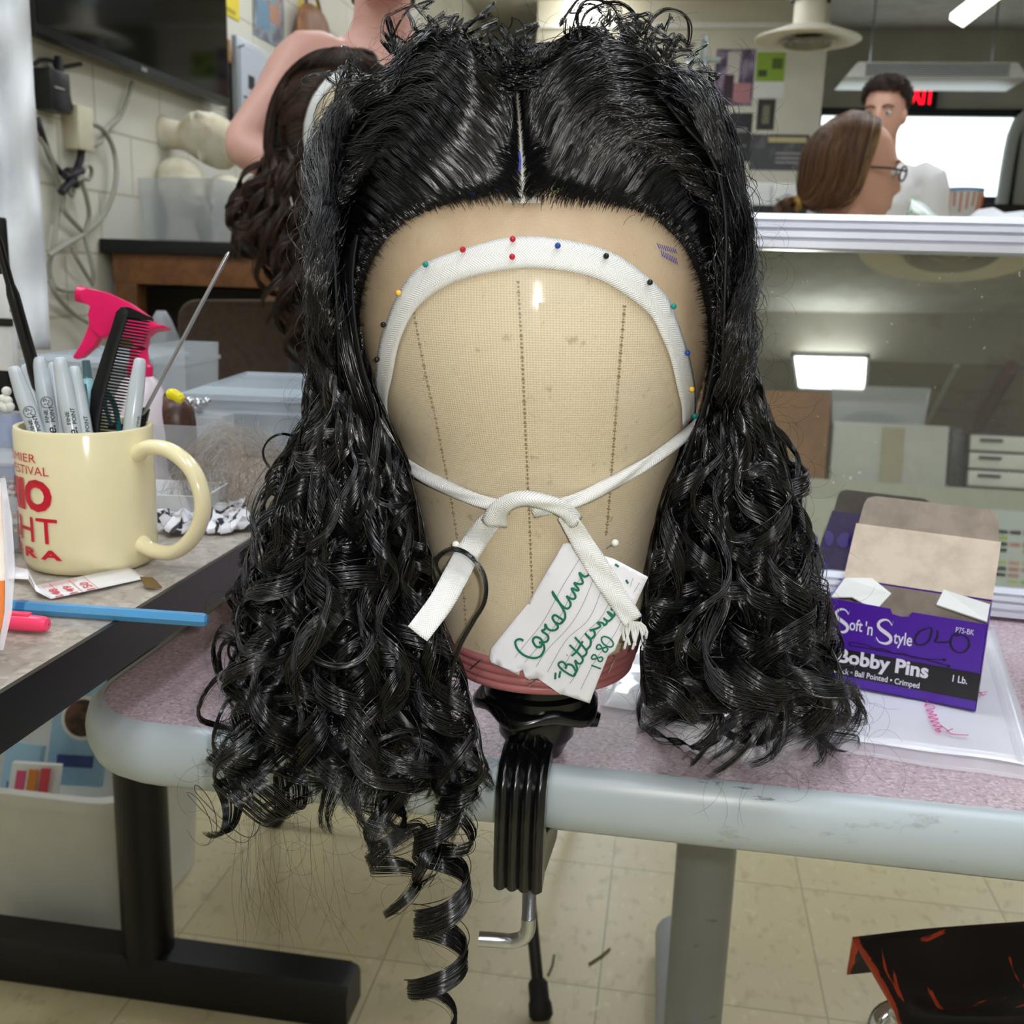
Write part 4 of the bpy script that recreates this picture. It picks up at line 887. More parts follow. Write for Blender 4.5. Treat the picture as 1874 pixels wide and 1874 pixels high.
# markers, combs, pencil in the mug
m_mk, m_ink = mat('marker_grey', 'bbc3c8', .2, spec=.55), mat('marker_print', '14141a', .5)
def marker(x0, y0, x1, y1, d0, d1, label, r=.0051, prints=()):
    d0, d1 = d0+.040, d1+.040; top, rim = P(x0, y0, d0), P(x1, y1, d1); ax = nrm(rim-top); zf = BZ+.012; L_ = (top[2]-zf)/-ax[2]
    q = top+ax*L_; dv = q[:2]-V(MX, MY); R_ = MR-.012
    if np.linalg.norm(dv) > R_: q[:2] = V(MX, MY)+dv/np.linalg.norm(dv)*R_; ax = nrm(q-top); L_ = np.linalg.norm(q-top)
    t = thing('marker', label, 'marker', q, 'grey markers in the mug')
    a = MB(); a.lathe([(.0004, 0), (r*.55, .0004), (r*.72, .0016), (r*.80, .006), (r*.98, .018), (r, .03), (r*1.0, .062), (r*.99, .0621), (r*.93, .0625)], top, ax, 24); a.build('cap', m_mk, t, smooth=50)
    MB().lathe([(r*.93, .0625), (r*.93, L_), (.0004, L_)], top, ax, 20).build('barrel', m_mk, t)
    vw = nrm(CAM-top); s = nrm(np.cross(ax, vw)); n = np.cross(s, ax)
    def fn(u, v, rot=0.0):  # u along the marker from the tip, v round it
        return top+ax*u+(r+.00015)*(math.cos(v/r+rot)*n+math.sin(v/r+rot)*s)
    if prints:
        a = MB()
        for body, u0, u1, v0, v1, kw in prints: letters(a, body, fn, u1, u0, v0, v1, **kw)
        if any(p[0] == 'AP' for p in prints):
            for rr in (.0033, .0036): strokes(a, [[(.030+rr*math.cos(t), rr*math.sin(t)) for t in np.linspace(0, 6.28, 20)]], fn, .0002, 2)
        a.build('printed_lettering', m_ink, t, smooth=0)
    return t
SC = ('Sharpie.', .0445, .072, -.0044, .0030, dict(shear=.3, bold=.02)); FPb = [('FINE', .0345, .0425, .0003, .0026, dict(bold=.02)), ('POINT', .0325, .0425, -.0032, -.0006, dict(bold=.02))]
AP = ('AP', .0275, .0325, -.0018, .0018, {})
marker(70, 653, 97, 800, .612, .612, 'grey marker with a round seal, standing third from the left in the mug', prints=[AP]+FPb+[SC])
marker(47, 668, 84, 800, .625, .615, 'grey marker tucked behind the leftmost one')
marker(24, 670, 70, 800, .600, .605, 'grey marker leaning furthest left in the mug', prints=[AP]+FPb+[SC])
marker(98, 664, 112, 800, .625, .615, 'grey marker mostly hidden behind the tallest marker')
marker(108, 654, 136, 800, .600, .600, 'tallest grey marker in the middle front of the mug', .0054, prints=FPb+[SC])
marker(135, 670, 160, 800, .607, .603, 'grey marker leaning on the black comb', .0048, prints=FPb[1:]+[SC])
marker(257, 655, 252, 800, .607, .603, 'grey marker standing alone at the right rim of the mug', .0050, prints=[('FINE', .036, .0425, -.0046, -.0028, {}), ('Sharpie.', .046, .070, -.0062, -.001, dict(shear=.3, bold=.02))])
# wide-tooth comb
cb = thing('comb', 'black wide-tooth comb standing tilted in the mug', 'comb', (MX+.01, MY, BZ+.01))
dC = .652; sp_pts = [(222, 561), (238, 563), (232, 580), (213, 640), (196, 700), (186, 740), (181, 775), (178, 812), (160, 812), (163, 760), (166, 715), (183, 660), (203, 600), (212, 570)]
a = MB(); a.prism([P(x, y, dC) for x, y in sp_pts], FWD*.0032); a.build('spine', m_black, cb, bevel=.0006)
a = MB(); sp = spline([(230, 577), (213, 640), (196, 700), (187, 740), (182, 775), (178, 812)], 42); tipc = spline([(277, 584), (268, 622), (247, 685), (228, 740), (214, 780), (206, 815)], 42)
for i in range(42):
    w_ = .0007 if i else .0016; p, q = P(*sp[i], dC+.0014), P(*tipc[i], dC+.0014); a.tube([p+(p-q)*.1, p, q-(q-p)*.15, q], [w_, w_, w_*.8, w_*.3], 6)
a.prism([P(x, y, dC) for x, y in ((228, 561), (238, 563), (279, 582), (277, 587), (240, 576))], FWD*.0032)
a.build('teeth', m_black, cb)
t = thing('mechanical_pencil', 'pale teal clear pencil behind the comb in the mug', 'pencil', (MX, MY+.015, BZ+.01))
p, q = P(157, 660, .672), P(170, 790, .668); ax = nrm(q-p); L_ = (p[2]-BZ-.03)/-ax[2]
MB().lathe([(.0005, 0), (.0026, .0003), (.0028, .011), (.0034, .0115), (.0035, .0125)], p, ax, 16).build('eraser_cap', mat('smoky_clear', '5f7f86', .1, trans=.5), t)
MB().lathe([(.0036, .0125), (.0036, .015), (.0039, .016), (.0039, .08), (.0039, L_)], p, ax, 16).build('barrel', mat('pale_teal', '8fb9c2', .2), t)
MB().box(p+ax*.03-FWD*.005, .0012, .0012, .028, None, None, ax).build('clip', mat('teal_plastic', '1c5d6c', .3), t)
t = thing('teal_clip', 'dark teal hair clip behind the comb teeth in the mug', 'hair clip', (MX+.02, MY+.01, BZ+.04))
a = MB(); a.tube(spline([P(196, 718, .668), P(208, 738, .668), P(216, 770, .668), P(219, 805, .666)], 10), .0018, 8); a.tube(spline([P(196, 718, .668), P(192, 740, .67), P(204, 780, .668)], 8), .0014, 8); a.build('prongs', mat('teal_plastic', '1c5d6c', .3), t)
t = thing('tail_comb', 'thin steel-tailed comb pointing up right out of the mug', 'comb', (MX+.025, MY+.01, BZ+.03))
p0, p1 = P(419, 461, .640), P(268, 748, .668); MB().tube([p0, p0+(p1-p0)*.02, p1, p1+(p1-p0)*.12], [.0006, .0012, .0013, .0013], 10).build('steel_tail', m_steel, t)
a = MB(); a.prism([P(x, y, .668) for x, y in ((262, 745), (272, 748), (262, 792), (236, 796), (196, 782), (205, 776), (250, 776))], FWD*.003)
a.build('comb_end', m_black, t)
t = thing('tint_brush', 'long black tapered brush handle at the left of the mug', 'brush', (MX-.02, MY, BZ+.02))
p0, p1 = P(-8, 425, .615), P(63, 680, .655); p2 = p1+(p1-p0)*.36
MB().tube(spline([p0, p0+(p1-p0)*.3, p0+(p1-p0)*.75, p1, p2], 20), [.0016]+[.0026]*5+[.0038]*8+[.0042]*6, 12).build('handle', m_black, t)
MB().tube([P(40, 560, .648), P(70, 665, .658)], .0007, 6).build('clip_wire', m_black, t)

# ------------------------------------------------------------------ on the brown table, front
tz = BZ+.0012
def tp(x, y, z=tz): return on_z(x, y, z)
tm = thing('tape_measure', 'white tape measure with red marks lying folded at the foot of the mug', 'tape measure', tp(160, 1075))
m_tm, m_red = mat('tape_white', 'e2e0e0', .35), mat('tape_red', 'd0455a', .5)
a = MB(); TM = [V(67, 1072), V(235, 1037), V(268, 1058), V(93, 1096)]
def tmp(u, v, z=tz): q = (1-v)*((1-u)*TM[3]+u*TM[2])+v*((1-u)*TM[0]+u*TM[1]); return tp(q[0], q[1], z+.0010*math.sin(u*3.1)+.0015*v)
a.grid([[tmp(i/20, j/3) for i in range(21)] for j in range(4)])
fold = [tp(67, 1072, tz+.0015), tp(93, 1096, tz), tp(66, 1082, tz+.003), tp(52, 1060, tz+.0035), tp(51, 1042, tz+.0055)]
a.add(fold, [(0, 1, 2, 3, 4)]); a.add([tp(51, 1042, tz+.0055), tp(52, 1060, tz+.0035), tp(10, 1059, tz+.0005), tp(10, 1034, tz+.002)], [(0, 1, 2, 3)])
a.build('tape', m_tm, tm, solid=.0003)
a = MB(); tf = lambda u, v: tmp(u, v, tz+.0006)
for k in range(30):
    u = .04+k*.0125
    if u < .50: a.add([tf(u, .995), tf(u+.0025, .995), tf(u+.0025, .995-(.40 if k % 5 == 0 else .24)), tf(u, .995-(.40 if k % 5 == 0 else .24))], [(0, 1, 2, 3)])
for u in (.13, .335, .50): a.add([tf(u, .99), tf(u+.006, .99), tf(u+.006, .03), tf(u, .03)], [(0, 1, 2, 3)])
for s_, u in (('148', .06), ('149', .21), ('150', .39)): letters(a, s_, lambda p_, q_, u=u: tf(u+.088*(1-q_), .06+.56*p_), 0, 1, 0, 1, bold=.01)
for k in range(8):
    x = 22+k*3.2; a.add([tp(x, 1037, tz+.0028), tp(x+.9, 1037, tz+.0028), tp(x+1.2, 1044, tz+.0023), tp(x+.3, 1044, tz+.0023)], [(0, 1, 2, 3)])
a.build('red_marks', m_red, tm, smooth=0)
a = MB(); a.prism([tp(256, 1057, tz+.002), tp(280, 1058, tz+.003), tp(297, 1076, tz), tp(268, 1077, tz)], (0, 0, .0006)); a.build('metal_end', mat('bronze_metal', '8a7350', .3, .9), tm)
pz = BZ+.0040; p0, p1 = on_z(14, 1109, pz), on_z(381, 1135, pz); ax = nrm(p1-p0)
t = thing('blue_pencil', 'light blue pencil lying across the table edge and pointing right', 'pencil', (p0+p1)/2-V(0, 0, .0039))
L_ = np.linalg.norm(p1-p0); MB().lathe([(.0005, -.0), (.0036, .0), (.0037, .001), (.0037, L_-.004), (.0032, L_-.0012), (.0018, L_-.0002), (.0003, L_)], p0, ax, 6).build('shaft', mat('pencil_blue', '4f93c4', .25), t, smooth=25)
s_ = nrm(np.cross(ax, V(0, 0, 1))); nz_ = nrm(nrm(CAM-p0)-ax*(nrm(CAM-p0)@ax)); sv = np.cross(nz_, ax)
a = MB(); letters(a, 'Design & Complementary', lambda u, v: p0+ax*u+nz_*.00345+sv*(-v), L_*.28, L_*.60, -.0012, .0012); a.build('gold_lettering', mat('pencil_gold', '6f9a9c', .4), t, smooth=0)
MB().lathe([(.0039, L_*.055), (.0039, L_*.10)], p0, ax, 6).build('band', mat('pencil_dark', '2b6ea6', .3), t, smooth=25)
pz = BZ+.0050; p0, p1 = on_z(-60, 1131, pz), on_z(89, 1143, pz); ax = nrm(p1-p0); L_ = np.linalg.norm(p1-p0)
t = thing('pink_highlighter', 'neon pink marker lying at the left edge of the brown table', 'marker', (p0+p1)/2-V(0, 0, .0049))
m_neon = mat('neon_pink', 'ff4a74', .25)
MB().lathe([(.0003, 0), (.0045, .0005), (.0045, L_*.7), (.0042, L_-.003), (.0032, L_-.0006), (.0005, L_)], p0, ax, 18).build('cap', m_neon, t)
MB().box(p0+ax*L_*.60+V(0, 0, .0046), L_*.36, .004, .0018, ax).build('clip', m_neon, t, bevel=.0006)
# packet at the far left edge
t = thing('foil_packet', 'clear packet with white and orange print standing at the left edge', 'packet', tp(-40, 1150))
def pk_(x, y, d=.505): return P(x, y, d)
a = MB(); a.prism([P(-120, 880, .52), P(2, 885, .515), P(6, 950, .51), P(12, 1040, .50), P(10, 1130, .49), P(-2, 1185, .482), P(-120, 1215, .478)], nrm(V(-.3, 1, 0))*.004)
a.build('card', mat('packet_white', 'dcd4c8', .4, var=('e29a66', 9, .5, .7)), t, bevel=.001)
a = MB(); a.prism([P(-110, 1075, .4955), P(9, 1062, .497), P(8, 1130, .489), P(-4, 1175, .482), P(-110, 1200, .478)], -FWD*.0006); a.build('orange_print', mat('packet_orange', 'd9752f', .4), t)
a = MB(); a.grid([[P(x0+(x1-x0)*k/4, y, d) for k in range(5)] for x0, x1, y, d in ((0, 10, 875, .507), (4, 22, 950, .502), (10, 28, 1040, .492), (8, 22, 1120, .484), (-4, 6, 1190, .475))]); a.build('clear_sleeve', m_film, t, solid=.0002)

# ------------------------------------------------------------------ clutter behind the mug
def clearmat(name, col, alpha, rough=.12):
    if name in _mc: return _mc[name]
    t = NT(name); t.color(lin(col)); t.set(Roughness=rough, Alpha=alpha); t.b.inputs['Specular IOR Level'].default_value = .8; _mc[name] = t.m; return t.m
m_clr, m_frost, m_frost2 = clearmat('clear_plastic', 'd5dade', .22), clearmat('frosted_plastic', 'bfcad3', .52, .25), clearmat('milky_plastic', 'ccd2d6', .38, .25)
def open_box(a, c, sx, sy, h, ex, ey, tp_=1.0, th=.0016, mi=0):
    c = np.asarray(c, float); ex, ey = nrm(ex), nrm(ey)
    def ring(k, z, o=0): return [c+ex*(s*(sx/2*k-o))+ey*(q*(sy/2*k-o))+V(0, 0, z) for s, q in ((-1, -1), (1, -1), (1, 1), (-1, 1))]
    return a.loft([ring(1, 0), ring(tp_, h), ring(tp_, h, th), ring(1, th, th)], mi=mi)
# pink spray bottle
SBc = P(255, 660, .86); t = thing('spray_bottle', 'spray bottle with a hot pink trigger head behind the mug', 'spray bottle', (SBc[0], SBc[1], BZ))
m_hot = mat('hot_pink', 'e2105f', .32, spec=.5); dS = .86
a = MB(); a.lathe([(.001, .001), (.024, .001), (.0265, .004), (.0265, .05), (.0225, .075), (.0145, .092), (.0105, .096)], (SBc[0], SBc[1], BZ), seg=32); a.build('bottle', mat('bottle_white', 'd9cdd4', .3), t)
def pxprism(a, pts, d, th): a.prism([P(x, y, d) for x, y in pts], FWD*th); return a
a = MB(); pxprism(a, [(148, 530), (160, 527), (200, 536), (236, 553), (262, 572), (282, 592), (300, 594), (302, 598), (275, 602), (262, 612), (258, 634), (246, 640), (240, 620), (205, 610), (185, 618), (170, 606), (163, 592), (160, 575), (164, 560), (150, 552), (146, 541)], dS-.008, .018)
a.build('spray_head', m_hot, t, bevel=.004, bseg=3)
a = MB(); pxprism(a, [(163, 590), (182, 596), (184, 612), (172, 632), (150, 652), (134, 656), (133, 652), (148, 628), (158, 606)], dS-.004, .009); a.build('trigger', m_hot, t, bevel=.0025)
a = MB(); n0_, n1_ = P(158, 541, dS+.001), P(143, 538, dS+.001); a.tube([n0_, n1_], .0068, 18); a.build('nozzle', m_hot, t)
a = MB(); a.lathe([(.0105, .090), (.0105, .104), (.0085, .106), (.007, .118)], (SBc[0], SBc[1], BZ), seg=24); a.build('collar', m_hot, t)
# clear acrylic box holding a brown hair piece
q = on_z(318, 905, BZ); cbx = V(q[0]-.004, q[1]+.02, BZ); exb, eyb = V(1, .06, 0), V(-.06, 1, 0)
t = thing('acrylic_box', 'small clear acrylic box behind the mug handle', 'box', cbx)
a = MB(); open_box(a, cbx+V(0, 0, .0012), .062, .05, .058, exb, eyb); a.build('walls', m_clr, t, smooth=0)
t = thing('brown_hairpiece', 'rolled dark brown hairpiece standing in the clear acrylic box', 'hairpiece', cbx+V(-.008, 0, .003))
a = MB(); a.loft([[cbx+V(-.006+r*math.cos(k*math.pi/8), r*.75*math.sin(k*math.pi/8), z) for k in range(16)] for z, r in ((.004, .018), (.03, .022), (.06, .0225), (.072, .020), (.080, .013), (.083, .004))]); a.build('roll', mat('brown_hair_roll', '3b261f', .35, var=('5a3d31', 70, .45, .6)), t, sub=1)
t = thing('yellow_clip', 'bright yellow clip lying on the brown hairpiece', 'clip', P(322, 728, .80))
MB().tube(spline([P(306, 722, .80), P(318, 722, .80), P(334, 733, .80)], 8), [.003, .0042, .0045, .0045, .0045, .0045, .004, .003], 10).build('clip', mat('clip_yellow', 'e6d512', .3), t)
# low white tray and hair clump
q = on_z(318, 955, BZ); t = thing('white_tray', 'small white plastic tray behind the mug handle', 'tray', q)
a = MB(); open_box(a, q+V(-.012, .012, .0012), .075, .05, .022, V(1, .1, 0), V(-.1, 1, 0), 1.08); a.build('tray', mat('tray_white', 'd7dadd', .4), t, smooth=30)
t = thing('hair_clump', 'loose clump of pale taupe hair on the brown table', 'hair', on_z(410, 950, BZ)); cc = on_z(408, 948, BZ)+V(.004, .022, 0)
paths = []
for i in range(420):
    cen = cc+V(NR.normal(0, .024), NR.normal(0, .014), 0); rr = .015+.024*NR.rand(); a0 = NR.rand()*6.28; ax1 = nrm(NR.normal(0, 1, 3)*V(1, .5, .8)); ax2 = nrm(np.cross(ax1, NR.normal(0, 1, 3)))
    s_ = np.linspace(0, 2.2+2.5*NR.rand(), 16)[:, None]; p = cen+V(0, 0, .027)+rr*(np.cos(s_+a0)*ax1*1.2+np.sin(s_+a0)*ax2)
    p[:, 2] = BZ+.0015+np.abs(p[:, 2]-BZ-.0015)*np.clip(1.15-((p[:, 0]-cc[0])/.06)**2, .25, 1.1); p[:, 0] = np.minimum(p[:, 0], BX1+.02+.012*NR.rand()); paths.append(p)
HAIRCLUMP = (t, np.array(paths))
# crumpled striped wrappers
m_wrap = NT('striped_wrapper'); cw = m_wrap.co(rot=(.2, .1, .5)); wv_ = m_wrap.n('TexWave'); m_wrap.l(cw, wv_.inputs[0]); wv_.inputs['Scale'].default_value = 38; wv_.inputs['Distortion'].default_value = 2.5; wv_.inputs['Detail'].default_value = 1
mr = m_wrap.n('MapRange'); m_wrap.l(wv_.outputs[0], mr.inputs[0]); mr.inputs[1].default_value = .80; mr.inputs[2].default_value = .86; m_wrap.color(m_wrap.mix(mr.outputs[0], lin('dcdce2'), lin('26252c'))); m_wrap.set(Roughness=.45)
def crumple(label, x0, y0, x1, y1, wid, h, seed):
    rr = np.random.RandomState(seed); p0, p1 = on_z(x0, y0, BZ), on_z(x1, y1, BZ); s = nrm(np.cross(V(0, 0, 1), p1-p0)); rows = []
    for i in range(15):
        u = i/14; row = []
        for j in range(9):
            v = j/8; b_ = p0+(p1-p0)*u+s*wid*(v-.5)*(1+.25*math.sin(u*9+seed)); row.append(b_+V(rr.normal(0, .0016), rr.normal(0, .0016), .0015+h*max(0, math.sin(math.pi*v))*(.5+.5*math.sin(u*7+seed*1.3)**2)+abs(rr.normal(0, .0022))))
        rows.append(row)
    a = MB(); a.grid(rows); return one('wrapper', label, 'wrapper', a, m_wrap.m, 'striped wrappers by the mug handle', smooth=25, solid=.0003)
crumple('crumpled black striped white wrapper inside the mug handle', 292, 970, 365, 975, .030, .014, 3)
crumple('crumpled striped wrapper ending in torn white paper right of the handle', 370, 975, 480, 968, .026, .012, 5)
crumple('striped wrapper strip behind the mug handle', 330, 950, 450, 945, .022, .012, 8)
# translucent storage boxes at the rear of the brown table
def tote(label, x, y, sx, sy, h, m, ang=.08, lid=True, name='storage_box', zz=BZ):
    q = on_z(x, y, zz); ex, ey = V(math.cos(ang), math.sin(ang), 0), V(-math.sin(ang), math.cos(ang), 0); c = q+ey*sy/2
    t = thing(name, label, 'storage box', V(c[0], c[1], zz), 'translucent storage boxes on the brown table')
    a = MB(); open_box(a, c+V(0, 0, .0012), sx*.92, sy*.92, h, ex, ey, 1.09); a.build('tub', m, t, smooth=0)
    a = MB(); a.loft([[c+ex*s*sx*k/2+ey*r*sy*k/2+V(0, 0, z) for s, r in ((-1, -1), (1, -1), (1, 1), (-1, 1))] for k, z in ((1.02, h*.80), (1.05, h*.80), (1.05, h*.85), (1.02, h*.85))], False); a.build('rim', m, t, smooth=0)
    if lid:
        a = MB(); a.loft([[c+ex*s*sx*k/2+ey*r*sy*k/2+V(0, 0, z) for s, r in ((-1, -1), (1, -1), (1, 1), (-1, 1))] for k, z in ((1.04, h+.0015), (1.04, h+.007), (.8, h+.012), (.78, h+.009))]); a.build('lid', m_frost, t, smooth=0)
    return c, ex, ey
c1, e1, f1_ = tote('translucent lidded storage box between the mug and the black wig', 452, 838, .125, .20, .056, m_frost, .12)
one('hair_bundle', 'dark bundle inside the lidded storage box', 'bundle', MB().sphere(c1+V(-.03, -.02, .0215), (.03, .03, .018), 14, 8), mat('navy_bundle', '39465c', .6))
tote('tall translucent storage box behind the markers', 140, 800, .115, .16, .075, m_frost2, .02, True)
tote('translucent storage box behind the spray bottle', 305, 790, .05, .10, .095, m_frost2, .05, False)
# rolls of silver pins heap on the box
t = thing('silver_trinkets', 'small heap of silver foil trinkets behind the yellow clip', 'trinkets', P(355, 745, .92))
a = MB()
for k in range(14): a.sphere(P(342+rnd.random()*38, 734+rnd.random()*16, .92+.01*rnd.random()), .0035+.002*rnd.random(), 8, 5)
tag(a.build('foil_bits', m_steel, t), None, None, kind='stuff')
q0 = P(362, 752, .925); tag(MB().bb(q0[0]-.022, q0[0]+.025, q0[1]-.015, q0[1]+.02, BZ+.0005, q0[2]-.0035).build('clear_case', m_frost2, None), 'small clear case under the silver trinkets', 'case')
# blue bin and pearls at far left, clear pin organiser
t = thing('blue_bin', 'blue plastic bin at the left edge behind the mug', 'bin', on_z(10, 885, BZ)); q = on_z(8, 880, BZ)
a = MB(); open_box(a, q+V(-.010, .03, .0012), .056, .05, .047, V(1, .05, 0), V(-.05, 1, 0), 1.06); a.bb(q[0]-.042, q[0]+.021, q[1]-.001, q[1]+.003, BZ+.034, BZ+.038); a.build('tub', mat('bin_blue', '2a5fc4', .35), t, smooth=30)
pq = q+V(-.006, .03, .05)
one('pearl_tray', 'frosted tray of white pearls behind the blue bin', 'tray', MB().bb(*(lambda p: (p[0]-.012, p[0]+.010, p[1]-.008, p[1]+.012))(P(9, 746, .72)), BZ+.0488, P(9, 746, .72)[2]-.0036), m_frost2)
pearl_src = None
for k, (x, y) in enumerate(((12, 716), (6, 730), (14, 733), (2, 742), (10, 746), (18, 744))):
    p = P(x, y, .72); 
    if pearl_src is None: pearl_src = MB().sphere((0, 0, 0), .0033, 14, 8).build('pearl', mat('pearl_white', 'dcd8d0', .2), None, base=(0, 0, 0)); o = pearl_src
    else: o = pearl_src.copy(); COL.objects.link(o)
    o.location = tuple(p); tag(o, 'white pearl bead in the small heap above the blue bin', 'bead', 'white pearls at the left edge')
og = thing('pin_organiser', 'clear stacked plastic organiser full of coloured pins at the left edge', 'organiser', on_z(20, 1020, BZ)); q = on_z(30, 1018, BZ)
for k, (z0, z1) in enumerate(((.0012, .027), (.030, .058))):
    a = MB(); open_box(a, V(q[0]-.045, q[1]+.028, BZ+z0), .10, .045, z1-z0, V(1, 0, 0), V(0, 1, 0), 1.03); d = a.build('drawer', m_clr, og, smooth=0)
    MB().bb(q[0]-.096, q[0]+.006, q[1]+.004, q[1]+.052, BZ+z1, BZ+z1+.0025).build('lid', m_frost2, d, bevel=.0006)
    for hx in ('b0122c', '06807a', 'eebb3c', 'e8e6da', '22222a'):
        a = MB()
        for j in range(34): a.sphere((q[0]-.09+.09*rnd.random(), q[1]+.010+.034*rnd.random(), BZ+z0+.003+.012*rnd.random()), .0013, 7, 5)
        tag(a.build('pin_heads', mat('bead_'+hx, hx, .25), og), None, None, kind='stuff')
MB().bb(q[0]-.094, q[0]+.004, q[1]+.008, q[1]+.048, BZ+.0035, BZ+.006).build('steel_shanks', mat('dull_steel', '6e7074', .45, .6), og)

# ------------------------------------------------------------------ left edge: hanging white sheet, striped pad
t = thing('white_sheet', 'creased white plastic sheet hanging at the left edge', 'sheet', P(20, 640, 1.25)*V(1, 1, 0)+V(0, 0, .9)); rows = []
for j in range(41):
    y = -120+j*(760/40); xr_ = np.interp(y, [-120, 0, 150, 300, 500, 640], [50, 52, 62, 70, 86, 92]); row = []
    for i in range(17):
        u = i/16; x = -90+u*(xr_+90); row.append(P(x, y, 1.25+.010*math.sin(u*11+y*.004)+.008*math.sin(y*.031+u*5)*u+.006*math.sin(y*.013-u*13)))
    rows.append(row)
a = MB(); a.grid(rows); a.build('sheet', mat('sheet_white', 'd9dcdf', .45, var=('c4c8cc', 7, .45, .65)), t, smooth=180, solid=.002)
MB().tube([P(-90, -118, 1.25), P(-90, -118, 1.25)*V(1, 1, 0)+V(0, 0, ZC-.001)], .004, 6).build('hanging_cord', m_white, t)
t = thing('striped_pad', 'white pad with black bars at the left edge under the sheet', 'pad', P(5, 640, 1.1))
MB().box(P(-12, 590, 1.1), .045, .01, .10, None, None, None).build('pad', m_white, t, bevel=.001)
for y0, hh in ((566, .004), (589, .008)): MB().box(P(-12, y0, 1.094), .044, .002, hh).build('printed_bar', m_black, t)
one('black_post', 'slim black post at the left edge in front of the sheet', 'post', MB().bb(*(lambda p: (p[0]-.03, p[0], p[1]-.01, p[1]+.01))(P(6, 440, 1.12)), BZ+.001, 1.02), m_black, bevel=.003)

# ------------------------------------------------------------------ back table with foam heads, brown chair
wx = on_x(420, 470, -1.0); BTZ = .985
SZ = on_x(300, 437, XL+.3)[2]
shy0 = on_z(190, 440, SZ)[1]
sh = thing('workbench', 'wooden bench with a black top along the left wall holding foam heads', 'bench', (XL+.35, shy0+.9, 0))
bx0, bx1 = XL+.004, XL+.75; by0, by1 = 3.02, 5.2
q1, q2 = P(190, 437, 3.2), P(190, 462, 3.2); zt1 = q1[2]; zt0 = q2[2]
MB().bb(bx0, bx1, by0, by1, zt0, zt1).build('bench_top', m_blackm, sh, bevel=.004)
m_oak = mat('oak_wood', '7d5230', .45, var=('5f3d22', 22, .4, .65))
MB().bb(bx0+.03, bx1-.03, by0+.02, by1-.03, zt0-.09, zt0).build('apron', m_oak, sh, bevel=.003)
for lx, ly in ((bx0+.07, by0+.05), (bx1-.1, by0+.05), (bx1-.1, by1-.1), (bx0+.07, by1-.1), (bx0+.55, by0+.05)): MB().bb(lx-.035, lx+.035, ly-.03, ly+.03, 0, zt0-.09).build('leg', m_oak, sh, bevel=.003)
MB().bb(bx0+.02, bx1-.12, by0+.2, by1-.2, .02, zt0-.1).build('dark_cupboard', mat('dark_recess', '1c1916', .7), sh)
# bin of foam heads
m_foam = mat('foam_white', 'dcd6c2', .7, var=('c8bc98', 14, .45, .7))
bq = P(352, 436, 3.55); 
fb = thing('clear_bin', 'translucent plastic bin on the black bench with foam heads in it', 'bin', (bq[0], bq[1], zt1))
bcx, bcy = bq[0], bq[1]
a = MB(); open_box(a, (bcx, bcy, zt1+.001), .34, .32, .20, V(1, -.1, 0), V(.1, 1, 0), 1.12, .003); a.build('tub', m_frost2, fb, smooth=0)
def foam_head(label, base, up, face, s=1.0):
    up, face = nrm(up), nrm(face); face = nrm(face-up*(face@up)); sd = np.cross(face, up)
    t = thing('foam_head', label, 'foam head', base, 'white foam display heads'); base = np.asarray(base, float)
    L_ = lambda a_, b_, c_: base+s*(sd*a_+face*b_+up*c_)
    a = MB(); prof = [(.0, .062, .062, 0), (.012, .062, .062, 0), (.03, .05, .05, .002), (.075, .045, .046, .004), (.095, .05, .062, .016), (.125, .064, .083, .018), (.16, .072, .094, .010), (.20, .075, .098, .002), (.235, .068, .088, -.004), (.262, .048, .06, -.006), (.275, .02, .026, -.006)]
    a.loft([[L_(wx*math.cos(k*math.pi/10), off+dy*math.sin(k*math.pi/10), z) for k in range(20)] for z, wx, dy, off in prof])
    a.loft([[L_(w*math.cos(k*math.pi/4), off+d*math.sin(k*math.pi/4), z) for k in range(8)] for z, w, d, off in ((.135, .012, .008, .098), (.145, .016, .016, .104), (.165, .010, .012, .100), (.185, .008, .006, .094))])
    a.loft([[L_(w*math.cos(k*math.pi/4), off+d*math.sin(k*math.pi/4), z) for k in range(8)] for z, w, d, off in ((.112, .014, .006, .092), (.120, .020, .010, .095), (.127, .014, .006, .096))])
    for sx in (-1, 1): a.sphere(L_(sx*.030, .086, .183), .012*s, 10, 7); a.sphere(L_(sx*.074, .0, .16), (.008*s, .016*s, .024*s), 10, 7)
    a.build('head', m_foam, t, remesh=.006, smooth=60); return t
foam_head('foam head standing in the clear bin facing right', (bcx-.03, bcy-.02, zt1+.005), (0, .05, 1), (.9, -.5, 0), 1.0)
foam_head('second foam head inside the clear bin, at its right', (bcx+.10, bcy+.04, zt1+.005), (.05, 0, 1), (.9, -.4, 0), .82)
foam_head('foam head lying on its side on top of the others in the bin', (bcx-.115, bcy+.02, zt1+.36), (.93, .15, -.12), (.1, -.6, .6), 1.0)
foam_head('foam head tilted in the bin with its neck up at left', (bcx-.13, bcy+.10, zt1+.17), (.5, .1, -.5), (.5, -.6, .3), .72)
